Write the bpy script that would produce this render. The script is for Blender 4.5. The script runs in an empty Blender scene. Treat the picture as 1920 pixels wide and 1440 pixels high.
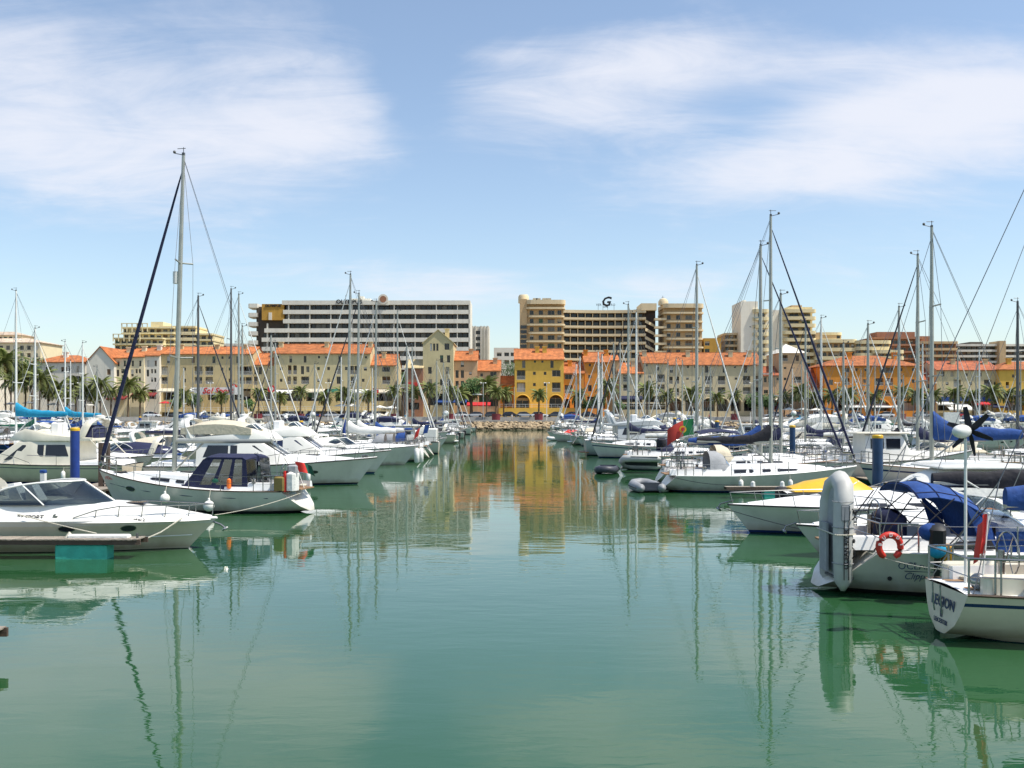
import bpy, bmesh, math, random
from mathutils import Vector, Matrix
R = math.radians
random.seed(7)
scene = bpy.context.scene
COL = scene.collection

# ------------------------------------------------------------------ camera
F, HY, CZ = 1850.0, 773.0, 4.1          # focal length in photo pixels, horizon row, eye height
cd = bpy.data.cameras.new('camera'); cam = bpy.data.objects.new('camera', cd); COL.objects.link(cam)
cam.location = (0, 0, CZ); cam.rotation_euler = (R(90), 0, 0)
cd.sensor_width = 36; cd.lens = 36 * F / 1920; cd.shift_y = (HY - 720) / 1920
cd.clip_end = 9000; cd.clip_start = 0.1
scene.camera = cam

# ------------------------------------------------------------------ sky
SUN_EL, SUN_AZ = 60.0, 106.0              # azimuth clockwise from +Y (view direction): from the right, a touch in front of the facades
w = bpy.data.worlds.new('World'); scene.world = w; w.use_nodes = True
nt = w.node_tree; N = nt.nodes; LK = nt.links; N.clear()
out = N.new('ShaderNodeOutputWorld'); bg = N.new('ShaderNodeBackground'); bg.inputs[1].default_value = 0.14
sky = N.new('ShaderNodeTexSky'); sky.sky_type = 'NISHITA'; sky.sun_disc = False
sky.sun_elevation = R(SUN_EL); sky.sun_rotation = R(SUN_AZ); sky.air_density = 1.0; sky.dust_density = 0.9; sky.ozone_density = 1.8
def nd(t, **k):
    n = N.new(t)
    for a, v in k.items(): setattr(n, a, v)
    return n
def mth(op, a, b=None, c=None, clamp=False):
    n = nd('ShaderNodeMath', operation=op, use_clamp=clamp)
    for i, v in enumerate((a, b, c)):
        if v is None: continue
        if isinstance(v, (int, float)): n.inputs[i].default_value = v
        else: LK.new(v, n.inputs[i])
    return n.outputs[0]
tc = nd('ShaderNodeTexCoord'); sep = nd('ShaderNodeSeparateXYZ'); LK.new(tc.outputs['Generated'], sep.inputs[0])
dx, dy, dz = sep.outputs
den = mth('ADD', mth('MAXIMUM', dz, 0.0), 0.24)
qx, qy = mth('DIVIDE', dx, den), mth('DIVIDE', dy, den)
cmb = nd('ShaderNodeCombineXYZ'); LK.new(qx, cmb.inputs[0]); LK.new(qy, cmb.inputs[1])
def noise(scale, detail, rough, dist, vec):
    n = nd('ShaderNodeTexNoise'); n.inputs['Scale'].default_value = scale; n.inputs['Detail'].default_value = detail
    n.inputs['Roughness'].default_value = rough; n.inputs['Distortion'].default_value = dist
    LK.new(vec, n.inputs['Vector']); return n.outputs['Fac']
mp = nd('ShaderNodeMapping'); mp.inputs['Scale'].default_value = (1.25, 1.7, 1); mp.inputs['Rotation'].default_value = (0, 0, R(-14)); LK.new(cmb.outputs[0], mp.inputs[0])
n1 = noise(1.9, 9, 0.58, 0.8, mp.outputs[0]); n2 = noise(0.6, 3, 0.5, 0.4, mp.outputs[0])
mp2 = nd('ShaderNodeMapping'); mp2.inputs['Scale'].default_value = (0.8, 2.4, 1); mp2.inputs['Rotation'].default_value = (0, 0, R(-22)); LK.new(cmb.outputs[0], mp2.inputs[0])
n3 = noise(3.6, 9, 0.66, 1.2, mp2.outputs[0]); wisp = mth('ADD', mth('ADD', mth('MULTIPLY', n1, 0.58), mth('MULTIPLY', n2, 0.16)), mth('MULTIPLY', n3, 0.34))
# banks of thin cloud standing where the photograph has them (directions on the sky dome)
CL = [(280, 170, 380, 105, .38), (100, 310, 330, 85, .30), (600, 270, 190, 38, .22), (560, 130, 120, 45, .10), (1230, 105, 190, 48, .30), (1080, 200, 210, 70, .34), (960, 100, 90, 14, .14), (1660, 250, 300, 95, .44), (1850, 170, 220, 70, .22), (800, 535, 200, 42, .30), (1240, 545, 180, 34, .24), (1450, 330, 260, 45, .22), (1600, 110, 200, 26, .16), (780, 190, 60, 130, -.25), (1400, 215, 90, 50, -.18)]
tot = None
for (cx, cy, sx, sy, a) in CL:
    v = Vector(((cx - 960) / F, 1, (HY - cy) / F)).normalized()
    ex = mth('DIVIDE', mth('SUBTRACT', dx, v.x), sx / F); ez = mth('DIVIDE', mth('SUBTRACT', dz, v.z), sy / F)
    r2 = mth('ADD', mth('POWER', mth('ABSOLUTE', ex), 2.0), mth('POWER', mth('ABSOLUTE', ez), 2.0))
    front = mth('GREATER_THAN', dy, 0.0)
    g = mth('MULTIPLY', mth('MULTIPLY', mth('EXPONENT', mth('MULTIPLY', r2, -0.9)), a * .86), front)
    tot = g if tot is None else mth('ADD', tot, g)
dens = mth('ADD', wisp, tot)
mr = nd('ShaderNodeMapRange', interpolation_type='SMOOTHSTEP'); LK.new(dens, mr.inputs[0])
mr.inputs[1].default_value = 0.545; mr.inputs[2].default_value = 1.03; mr.inputs[3].default_value = 0.06; mr.inputs[4].default_value = 0.88
tint = nd('ShaderNodeMix', data_type='RGBA', blend_type='MULTIPLY'); tint.inputs[0].default_value = 1
LK.new(sky.outputs[0], tint.inputs[6]); tint.inputs[7].default_value = (1.0, 0.995, 0.965, 1)
mx = nd('ShaderNodeMix', data_type='RGBA'); LK.new(mr.outputs[0], mx.inputs[0]); LK.new(tint.outputs[2], mx.inputs[6])
mx.inputs[7].default_value = (4.85, 4.95, 5.4, 1)
LK.new(mx.outputs[2], bg.inputs[0]); LK.new(bg.outputs[0], out.inputs[0])

# ------------------------------------------------------------------ sun and exposure
sd = bpy.data.lights.new('sun', 'SUN'); sd.energy = 4.2; sd.angle = R(0.5); sd.color = (1, .945, .85)
so = bpy.data.objects.new('sun', sd); COL.objects.link(so)
sv = Vector((math.sin(R(SUN_AZ)) * math.cos(R(SUN_EL)), math.cos(R(SUN_AZ)) * math.cos(R(SUN_EL)), math.sin(R(SUN_EL))))
so.rotation_euler = sv.to_track_quat('Z', 'Y').to_euler(); so.location = (60, 20, 80)
vs = scene.view_settings; vs.view_transform = 'Standard'; vs.look = 'None'; vs.gamma = 1; vs.use_curve_mapping = False
vs.exposure = 0.4
scene.cycles.max_bounces = 6; scene.cycles.transparent_max_bounces = 8

# ------------------------------------------------------------------ materials
MATS = {}
def mat(name, col, rough=.5, var=.12, scale=2.0, bump=0.0, bscale=30.0, metal=0.0, spec=.5, rand=0.0, stretch=(1, 1, 1), stain=0.0, emit=None, wline=False):
    if name in MATS: return MATS[name]
    m = bpy.data.materials.new(name); m.use_nodes = True; t = m.node_tree; n = t.nodes; l = t.links
    b = n['Principled BSDF']; b.inputs['Roughness'].default_value = rough; b.inputs['Metallic'].default_value = metal
    b.inputs['Specular IOR Level'].default_value = spec
    co = n.new('ShaderNodeTexCoord'); mpn = n.new('ShaderNodeMapping'); mpn.inputs['Scale'].default_value = stretch
    l.new(co.outputs['Object'], mpn.inputs[0])
    no = n.new('ShaderNodeTexNoise'); no.inputs['Scale'].default_value = scale; no.inputs['Detail'].default_value = 6; no.inputs['Roughness'].default_value = .65
    l.new(mpn.outputs[0], no.inputs['Vector'])
    rp = n.new('ShaderNodeValToRGB'); e = rp.color_ramp.elements
    e[0].position = .3; e[1].position = .7
    e[0].color = tuple(c * (1 - var) for c in col) + (1,); e[1].color = tuple(min(1, c * (1 + var)) for c in col) + (1,)
    l.new(no.outputs['Fac'], rp.inputs[0]); c_out = rp.outputs[0]
    if stain > 0:      # rain streaks: noise stretched down the wall
        mp2 = n.new('ShaderNodeMapping'); mp2.inputs['Scale'].default_value = (1.1, 1.1, .09); l.new(co.outputs['Object'], mp2.inputs[0])
        n3 = n.new('ShaderNodeTexNoise'); n3.inputs['Scale'].default_value = 1.6; n3.inputs['Detail'].default_value = 5; l.new(mp2.outputs[0], n3.inputs['Vector'])
        r3 = n.new('ShaderNodeMapRange'); r3.inputs[1].default_value = .5; r3.inputs[2].default_value = .8; r3.inputs[3].default_value = 0; r3.inputs[4].default_value = stain
        l.new(n3.outputs['Fac'], r3.inputs[0])
        mm = n.new('ShaderNodeMix'); mm.data_type = 'RGBA'; l.new(r3.outputs[0], mm.inputs[0]); l.new(c_out, mm.inputs[6]); mm.inputs[7].default_value = tuple(c * .45 for c in col) + (1,)
        c_out = mm.outputs[2]
    if wline:          # dried slime and scum above the waterline
        sp = n.new('ShaderNodeSeparateXYZ'); l.new(co.outputs['Object'], sp.inputs[0])
        mp4 = n.new('ShaderNodeMapping'); mp4.inputs['Scale'].default_value = (1, 1, .3); l.new(co.outputs['Object'], mp4.inputs[0])
        n4 = n.new('ShaderNodeTexNoise'); n4.inputs['Scale'].default_value = 2.6; n4.inputs['Detail'].default_value = 6; l.new(mp4.outputs[0], n4.inputs['Vector'])
        a4 = n.new('ShaderNodeMath'); a4.operation = 'MULTIPLY_ADD'; a4.inputs[1].default_value = -.42; l.new(n4.outputs['Fac'], a4.inputs[0]); l.new(sp.outputs[2], a4.inputs[2])
        r4 = n.new('ShaderNodeMapRange'); r4.inputs[1].default_value = .12; r4.inputs[2].default_value = -.14; r4.inputs[3].default_value = 0; r4.inputs[4].default_value = .62; l.new(a4.outputs[0], r4.inputs[0])
        m4 = n.new('ShaderNodeMix'); m4.data_type = 'RGBA'; l.new(r4.outputs[0], m4.inputs[0]); l.new(c_out, m4.inputs[6]); m4.inputs[7].default_value = (.30, .26, .13, 1); c_out = m4.outputs[2]
    if rand > 0:
        oi = n.new('ShaderNodeObjectInfo'); mr_ = n.new('ShaderNodeMapRange'); mr_.inputs[3].default_value = 1 - rand; mr_.inputs[4].default_value = 1 + rand
        l.new(oi.outputs['Random'], mr_.inputs[0]); hs = n.new('ShaderNodeHueSaturation'); l.new(mr_.outputs[0], hs.inputs['Value']); l.new(c_out, hs.inputs['Color']); c_out = hs.outputs[0]
    l.new(c_out, b.inputs['Base Color'])
    if bump > 0:
        nb = n.new('ShaderNodeTexNoise'); nb.inputs['Scale'].default_value = bscale; nb.inputs['Detail'].default_value = 4; l.new(mpn.outputs[0], nb.inputs['Vector'])
        bp = n.new('ShaderNodeBump'); bp.inputs['Strength'].default_value = bump; bp.inputs['Distance'].default_value = .05
        l.new(nb.outputs['Fac'], bp.inputs['Height']); l.new(bp.outputs[0], b.inputs['Normal'])
    if emit: b.inputs['Emission Color'].default_value = emit + (1,); b.inputs['Emission Strength'].default_value = 1
    MATS[name] = m; return m
def roof_mat(name, col):
    m = mat(name, col, .8, .42, .8, rand=.14, stain=.45); t = m.node_tree; n = t.nodes; l = t.links; b = n['Principled BSDF']
    co = n.new('ShaderNodeTexCoord'); wv = n.new('ShaderNodeTexWave'); wv.bands_direction = 'X'; wv.inputs['Scale'].default_value = .95; wv.inputs['Distortion'].default_value = .35; wv.inputs['Detail'].default_value = 1
    l.new(co.outputs['Object'], wv.inputs['Vector'])
    wz = n.new('ShaderNodeTexWave'); wz.bands_direction = 'Z'; wz.wave_profile = 'SAW'; wz.inputs['Scale'].default_value = 1.6; wz.inputs['Distortion'].default_value = .4; l.new(co.outputs['Object'], wz.inputs['Vector'])
    ad = n.new('ShaderNodeMath'); ad.operation = 'ADD'; l.new(wv.outputs['Fac'], ad.inputs[0]); l.new(wz.outputs['Fac'], ad.inputs[1])
    bp = n.new('ShaderNodeBump'); bp.inputs['Strength'].default_value = .8; bp.inputs['Distance'].default_value = .12
    l.new(ad.outputs[0], bp.inputs['Height']); l.new(bp.outputs[0], b.inputs['Normal'])
    return m
def pane_mat(name, dark, light, thr=.72):
    m = bpy.data.materials.new(name); m.use_nodes = True; t = m.node_tree; n = t.nodes; l = t.links; b = n['Principled BSDF']
    oi = n.new('ShaderNodeObjectInfo'); rp = n.new('ShaderNodeValToRGB'); rp.color_ramp.interpolation = 'CONSTANT'
    e = rp.color_ramp.elements; e[0].color = dark + (1,); e[1].position = thr; e[1].color = light + (1,)
    x = e.new(.45); x.color = tuple(c * 1.7 for c in dark) + (1,)
    l.new(oi.outputs['Random'], rp.inputs[0]); l.new(rp.outputs[0], b.inputs['Base Color']); b.inputs['Roughness'].default_value = .12
    MATS[name] = m; return m
def clear_mat(name, tintc, fac):
    m = bpy.data.materials.new(name); m.use_nodes = True; t = m.node_tree; n = t.nodes; l = t.links
    n.remove(n['Principled BSDF']); o = n['Material Output']
    tr = n.new('ShaderNodeBsdfTransparent'); tr.inputs[0].default_value = tintc + (1,)
    gl = n.new('ShaderNodeBsdfGlossy'); gl.inputs['Roughness'].default_value = .03; gl.inputs[0].default_value = (.9, .95, 1, 1)
    fr = n.new('ShaderNodeFresnel'); fr.inputs[0].default_value = 1.5
    ad = n.new('ShaderNodeMath'); ad.operation = 'ADD'; ad.use_clamp = True; ad.inputs[1].default_value = fac; l.new(fr.outputs[0], ad.inputs[0])
    mxs = n.new('ShaderNodeMixShader'); l.new(ad.outputs[0], mxs.inputs[0]); l.new(tr.outputs[0], mxs.inputs[1]); l.new(gl.outputs[0], mxs.inputs[2]); l.new(mxs.outputs[0], o.inputs[0])
    MATS[name] = m; return m

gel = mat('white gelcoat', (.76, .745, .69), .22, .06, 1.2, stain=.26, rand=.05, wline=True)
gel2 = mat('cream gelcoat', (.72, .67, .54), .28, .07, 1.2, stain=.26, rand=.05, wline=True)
hullw_shade = mat('white hull in shade', (.60, .59, .53), .24, .07, 1.2, stain=.3, rand=.06, wline=True)  # white gelcoat copy, darkened to carry the shade on hull sides
hullc_shade = mat('cream hull in shade', (.60, .55, .42), .26, .07, 1.2, stain=.3, rand=.06, wline=True)  # cream gelcoat copy with the hull-side shade put into its colour
deckm = mat('white deck', (.80, .80, .78), .5, .05, 4, bump=.1, bscale=60, rand=.04)
greyhull = mat('grey hull', (.42, .45, .46), .3, .06, 1)
navyhull = mat('navy hull', (.012, .03, .10), .2, .1, 1)
bluehull = mat('blue hull', (.02, .09, .32), .25, .1, 1)
blackb = mat('black bottom paint', (.012, .014, .018), .6, .3, 3)
blueb = mat('blue bottom paint', (.015, .05, .16), .6, .3, 3)
redb = mat('red bottom paint', (.22, .03, .02), .6, .3, 3)
navy = mat('navy canvas', (.013, .017, .056), .85, .25, 5, bump=.5, bscale=7)
royal = mat('royal blue canvas', (.014, .06, .235), .85, .25, 4, bump=.6, bscale=6)
turq = mat('turquoise canvas', (.01, .27, .46), .8, .2, 4, bump=.6, bscale=5)
blackc = mat('black canvas', (.014, .014, .02), .85, .3, 5, bump=.6, bscale=6)
beige = mat('beige canvas', (.56, .50, .38), .9, .12, 4, bump=.5, bscale=6)
whitec = mat('white sailcloth', (.74, .73, .68), .8, .08, 4, bump=.5, bscale=6)
greyc = mat('grey canvas', (.30, .31, .32), .85, .12, 4, bump=.5, bscale=6)
greenc = mat('green canvas', (.012, .10, .06), .85, .2, 4, bump=.5, bscale=6)
alu = mat('weathered aluminium', (.40, .40, .35), .42, .12, 3, metal=.55)
whitemast = mat('white painted spar', (.72, .72, .68), .35, .05, 2)
darkmast = mat('dark spar', (.10, .10, .10), .4, .1, 2, metal=.3)
steel = mat('stainless steel', (.30, .30, .29), .22, .1, 4, metal=.9)
wire = mat('rigging wire', (.22, .22, .22), .4, .1, 4, metal=.6)
darkwire = mat('dark line', (.02, .022, .035), .7, .2, 4)
rope = mat('pale rope', (.62, .58, .47), .9, .2, 30, bump=.6, bscale=60)
tint_ = mat('tinted glazing', (.022, .024, .03), .08, .2, 1)
bluetint = mat('dark blue glazing', (.02, .028, .075), .12, .2, 1)
teak = mat('teak', (.30, .17, .085), .65, .25, 3, stretch=(1, 9, 1), bump=.3, bscale=20)
greyteak = mat('weathered timber', (.31, .265, .21), .8, .35, 3, stretch=(1, 8, 1), bump=.4, bscale=14, rand=.18)
darkwood = mat('dark wet timber', (.085, .055, .038), .7, .35, 3, stretch=(1, 1, 6), bump=.4, bscale=14)
orange = mat('orange plastic', (.75, .16, .02), .45, .1, 3)
redp = mat('red plastic', (.58, .035, .02), .45, .12, 3)
yellow = mat('yellow paint', (.72, .42, .02), .4, .08, 3)
pileblue = mat('blue pile paint', (.014, .045, .23), .4, .25, 2, stain=.4)
piledark = mat('dark teal pile paint', (.010, .045, .12), .4, .25, 2, stain=.3)
rubber = mat('black rubber', (.015, .015, .017), .6, .2, 5)
hypalon = mat('grey hypalon', (.47, .47, .44), .55, .10, 3, stain=.35)
hypg = mat('mid grey hypalon', (.27, .28, .29), .55, .12, 3, stain=.3)
hypd = mat('dark hypalon', (.045, .05, .065), .5, .15, 3)
floatm = mat('green pontoon float', (.045, .40, .30), .6, .16, 3, bump=.2, bscale=12, stain=.25)
clear = clear_mat('clear glass', (.72, .80, .80), .02)
smoke = clear_mat('smoked glass', (.40, .45, .46), .04)
vinyl = clear_mat('clear vinyl', (.62, .64, .66), .08)
winframe = mat('window frame', (.30, .27, .22), .5, .1, 3)
pane = pane_mat('window glass', (.008, .009, .011), (.13, .12, .10), .88)
shopdark = mat('shop interior', (.045, .032, .026), .8, .5, .7)

# ------------------------------------------------------------------ mesh builder
class MB:
    def __init__(s): s.v = []; s.f = []; s.mi = []
    def add(s, vs_, fs, mi=0):
        o = len(s.v); s.v += [tuple(p) for p in vs_]; s.f += [tuple(i + o for i in f) for f in fs]; s.mi += [mi] * len(fs); return s
    def box(s, x0, x1, y0, y1, z0, z1, mi=0):
        return s.add([(x0, y0, z0), (x1, y0, z0), (x1, y1, z0), (x0, y1, z0), (x0, y0, z1), (x1, y0, z1), (x1, y1, z1), (x0, y1, z1)],
                     [(0, 3, 2, 1), (4, 5, 6, 7), (0, 1, 5, 4), (1, 2, 6, 5), (2, 3, 7, 6), (3, 0, 4, 7)], mi)
    def cbox(s, x0, x1, y0, y1, z0, z1, c=.05, mi=0):      # box with chamfered vertical and top edges
        rings = []
        for z, k in ((z0, 0), (z1 - c, 0), (z1, c)):
            a, b_, d, e = x0 + k, x1 - k, y0 + k, y1 - k
            rings.append([(a + c, d, z), (b_ - c, d, z), (b_, d + c, z), (b_, e - c, z), (b_ - c, e, z), (a + c, e, z), (a, e - c, z), (a, d + c, z)])
        return s.loft(rings, True, True, mi)
    def loft(s, rings, closed=True, caps=True, mi=0):
        n = len(rings[0]); vs_ = [p for r in rings for p in r]; fs = []
        for i in range(len(rings) - 1):
            for j in range(n if closed else n - 1):
                k = (j + 1) % n; fs.append((i * n + j, i * n + k, (i + 1) * n + k, (i + 1) * n + j))
        if caps: fs += [tuple(range(n - 1, -1, -1)), tuple(range((len(rings) - 1) * n, len(rings) * n))]
        return s.add(vs_, fs, mi)
    def tube(s, pts, r, n=6, mi=0, caps=True):
        pts = [Vector(p) for p in pts]; rings = []
        rr = r if isinstance(r, (list, tuple)) else [r] * len(pts)
        for i, p in enumerate(pts):
            d = (pts[min(i + 1, len(pts) - 1)] - pts[max(i - 1, 0)]).normalized()
            up = Vector((0, 0, 1)) if abs(d.z) < .9 else Vector((1, 0, 0))
            a = d.cross(up).normalized(); b_ = d.cross(a)
            rings.append([p + (a * math.cos(t) + b_ * math.sin(t)) * rr[i] for t in (2 * math.pi * k / n for k in range(n))])
        return s.loft(rings, True, caps, mi)
    def lathe(s, prof, c=(0, 0, 0), n=10, mi=0):
        rings = [[(c[0] + r * math.cos(2 * math.pi * k / n), c[1] + r * math.sin(2 * math.pi * k / n), c[2] + z) for k in range(n)] for r, z in prof]
        return s.loft(rings, True, True, mi)
    def ball(s, c, r, n=8, m=6, mi=0, sc=(1, 1, 1)):
        rings = []
        for i in range(m + 1):
            a = math.pi * i / m; rad = max(math.sin(a), .02)
            rings.append([(c[0] + r * sc[0] * rad * math.cos(2 * math.pi * k / n), c[1] + r * sc[1] * rad * math.sin(2 * math.pi * k / n), c[2] - r * sc[2] * math.cos(a)) for k in range(n)])
        return s.loft(rings, True, True, mi)
    def prism(s, poly, off, mi=0):
        off = Vector(off); a = [Vector(p) for p in poly]; n = len(a); vs_ = a + [p + off for p in a]
        fs = [tuple(range(n)), tuple(range(2 * n - 1, n - 1, -1))] + [(i, (i + 1) % n, (i + 1) % n + n, i + n) for i in range(n)]
        return s.add(vs_, fs, mi)
    def build(s, name, mats, parent=None, smooth=35, loc=(0, 0, 0), rot=(0, 0, 0), recalc=True, label=None):
        me = bpy.data.meshes.new(name); me.from_pydata(s.v, [], s.f)
        mats = mats if isinstance(mats, (list, tuple)) else [mats]
        for m in mats: me.materials.append(m)
        me.polygons.foreach_set('material_index', s.mi)
        if recalc:
            bm = bmesh.new(); bm.from_mesh(me); bmesh.ops.recalc_face_normals(bm, faces=bm.faces); bm.to_mesh(me); bm.free()
        if smooth:
            me.polygons.foreach_set('use_smooth', [True] * len(me.polygons)); me.set_sharp_from_angle(angle=R(smooth))
        return link(name, me, parent, loc, rot, label)
def link(name, me, parent=None, loc=(0, 0, 0), rot=(0, 0, 0), label=None, scale=None):
    o = bpy.data.objects.new(name, me); COL.objects.link(o); o.location = loc; o.rotation_euler = rot
    if parent: o.parent = parent
    if scale: o.scale = scale
    if label: o['label'] = label
    return o
def thing(name, label, cat, loc=(0, 0, 0), rz=0, group=None):
    o = bpy.data.objects.new(name, None); COL.objects.link(o); o.location = loc; o.rotation_euler = (0, 0, rz)
    return tag(o, label, cat, group)
def tag(o, label, cat, group=None):
    o['label'] = label; o['category'] = cat
    if group: o['group'] = group
    return o
def kind(o, k): o['kind'] = k; return o
def kids(root):
    d = {}
    for o in bpy.data.objects:
        if o.parent: d.setdefault(o.parent.name, []).append(o)
    return d
class Proto:                                    # a finished thing that can be copied part by part
    def __init__(s, root):
        s.root = root; s.tree = []; stack = [(root, -1)]
        while stack:
            o, p = stack.pop(0); s.tree.append((o, p)); i = len(s.tree) - 1
            for c in o.children: stack.append((c, i))
        s.used = False
    def put(s, loc, rz, label, group=None, scale=1.0, mm=None, skip=()):
        new = []
        for o, p in s.tree:
            if p >= 0 and (new[p] is None or o.name.split('.')[0] in skip): new.append(None); continue
            c = o.copy(); COL.objects.link(c)
            if p >= 0: c.parent = new[p]
            if mm and o.type == 'MESH':
                for sl in c.material_slots:
                    if sl.material and sl.material.name in mm:
                        t = mm[sl.material.name]; sl.link = 'OBJECT'; sl.material = t
            new.append(c)
        r = new[0]; r.location = loc; r.rotation_euler = (0, 0, rz); r.scale = (scale,) * 3
        r['label'] = label
        if group: r['group'] = group
        return r
    def drop(s):                                 # the pattern itself is removed once its copies stand
        for o, p in reversed(s.tree): bpy.data.objects.remove(o)
def P(px, py, Y): return ((px - 960) * Y / F, Y, CZ - (py - HY) * Y / F)
def PX(px, Y): return (px - 960) * Y / F
def PZ(py, Y): return CZ - (py - HY) * Y / F
def lerp(a, b_, t): return a + (b_ - a) * t
def sstep(t): t = max(0, min(1, t)); return t * t * (3 - 2 * t)
def text_mesh(body, size, depth=.01, shear=0, bold=0):
    cu = bpy.data.curves.new('lettering', 'FONT'); cu.body = body; cu.size = size; cu.extrude = depth; cu.shear = shear; cu.offset = bold
    cu.align_x = 'CENTER'; cu.align_y = 'CENTER'; cu.resolution_u = 2
    ob = bpy.data.objects.new('lettering', cu); COL.objects.link(ob)
    me = bpy.data.meshes.new_from_object(ob); bpy.data.objects.remove(ob); me.materials.clear(); return me
def text(body, size, m, parent, loc, rot=(R(90), 0, 0), depth=.01, shear=0, bold=0, name='lettering'):
    me = text_mesh(body, size, depth, shear, bold); me.materials.append(m)
    return link(name, me, parent, loc, rot)
ink = mat('black lettering', (.012, .012, .014), .5, .1, 3)
inkblue = mat('blue lettering', (.02, .04, .10), .5, .1, 3)
inkred = mat('red lettering', (.62, .03, .02), .5, .1, 3)
inkwhite = mat('white lettering', (.78, .78, .74), .5, .05, 3)
# ================================================================== SETTING
ZR = 2.8                                      # road level behind the quay
def water_mat():
    m = bpy.data.materials.new('harbour water'); m.use_nodes = True; t = m.node_tree; n = t.nodes; l = t.links; b = n['Principled BSDF']
    b.inputs['Roughness'].default_value = .015; b.inputs['IOR'].default_value = 1.48
    co = n.new('ShaderNodeTexCoord')
    def nz(scale, st, det, dist=0):
        mp_ = n.new('ShaderNodeMapping'); mp_.inputs['Scale'].default_value = st; l.new(co.outputs['Object'], mp_.inputs[0])
        x = n.new('ShaderNodeTexNoise'); x.inputs['Scale'].default_value = scale; x.inputs['Detail'].default_value = det; x.inputs['Distortion'].default_value = dist
        l.new(mp_.outputs[0], x.inputs['Vector']); return x.outputs['Fac']
    def mt(op, a, c):
        x = n.new('ShaderNodeMath'); x.operation = op
        for i, v in enumerate((a, c)):
            if isinstance(v, (int, float)): x.inputs[i].default_value = v
            else: l.new(v, x.inputs[i])
        return x.outputs[0]
    silt = nz(.05, (1, 1, 1), 3); rp = n.new('ShaderNodeValToRGB'); e = rp.color_ramp.elements
    e[0].position = .3; e[0].color = (.019, .073, .024, 1); e[1].position = .7; e[1].color = (.024, .093, .034, 1)
    l.new(silt, rp.inputs[0]); l.new(rp.outputs[0], b.inputs['Base Color'])
    ripple = nz(3.6, (.4, 1.0, 1), 3, .4); swell = nz(.55, (.6, 1.0, 1), 2, .3); patch = nz(.045, (.6, 1.6, 1), 2)
    pr = n.new('ShaderNodeMapRange'); pr.interpolation_type = 'SMOOTHSTEP'; l.new(patch, pr.inputs[0])
    pr.inputs[1].default_value = .40; pr.inputs[2].default_value = .62; pr.inputs[3].default_value = .25; pr.inputs[4].default_value = 1.0
    h = mt('ADD', mt('MULTIPLY', mt('MULTIPLY', ripple, pr.outputs[0]), .0046), mt('MULTIPLY', swell, .010))
    bp = n.new('ShaderNodeBump'); bp.inputs['Strength'].default_value = 1; bp.inputs['Distance'].default_value = 1.0
    l.new(h, bp.inputs['Height']); l.new(bp.outputs[0], b.inputs['Normal'])
    return m
kind(MB().add([(-700, -80, 0), (700, -80, 0), (700, 233, 0), (-700, 233, 0)], [(0, 1, 2, 3)]).build('water', water_mat(), smooth=0), 'structure')
paving = mat('quay paving', (.34, .31, .26), .85, .2, .6, bump=.2, bscale=5)
asphalt = mat('asphalt', (.055, .055, .055), .9, .2, .8, bump=.2, bscale=20)
earth = mat('dry earth', (.20, .16, .10), .95, .3, .2, bump=.3, bscale=2)
concrete = mat('pale concrete', (.42, .40, .36), .85, .15, .8, stain=.35, bump=.15, bscale=8)
kind(MB().box(-700, 700, 231.5, 237, -3, 2.0).build('quay', paving, smooth=0), 'structure')
kind(MB().add([(-4500, 237, ZR - .02), (4500, 237, ZR - .02), (4500, 8000, ZR - .02), (-4500, 8000, ZR - .02)], [(0, 1, 2, 3)]).build('ground', earth, smooth=0), 'structure')
kind(MB().box(-700, 700, 236.9, 237.3, 1.9, 2.95).build('parapet_wall', concrete, smooth=0), 'structure')
kind(MB().box(-700, 700, 237.3, 246, 1.5, ZR).build('road', asphalt, smooth=0), 'structure')
kind(MB().box(-700, 700, 231.3, 231.9, 1.9, 2.28).build('quay_kerb', concrete, smooth=0), 'structure')
kind(MB().box(-700, 700, 246, 262, 1.5, ZR + .14).build('pavement', paving, smooth=0), 'structure')
# riprap bank below the quay: rough boulders, no two alike
rockm = mat('riprap stone', (.29, .22, .135), .9, .5, .9, bump=.4, bscale=4, rand=.25)
def tide_line(m):
    t = m.node_tree; n = t.nodes; l = t.links; b = n['Principled BSDF']; src = b.inputs['Base Color'].links[0].from_socket
    g = n.new('ShaderNodeNewGeometry'); s_ = n.new('ShaderNodeSeparateXYZ'); l.new(g.outputs['Position'], s_.inputs[0])
    r = n.new('ShaderNodeMapRange'); r.inputs[1].default_value = .62; r.inputs[2].default_value = .30; r.inputs[3].default_value = 0; r.inputs[4].default_value = .85; l.new(s_.outputs[2], r.inputs[0])
    x = n.new('ShaderNodeMix'); x.data_type = 'RGBA'; l.new(r.outputs[0], x.inputs[0]); l.new(src, x.inputs[6]); x.inputs[7].default_value = (.035, .035, .015, 1); l.new(x.outputs[2], b.inputs['Base Color'])
tide_line(rockm)
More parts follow.
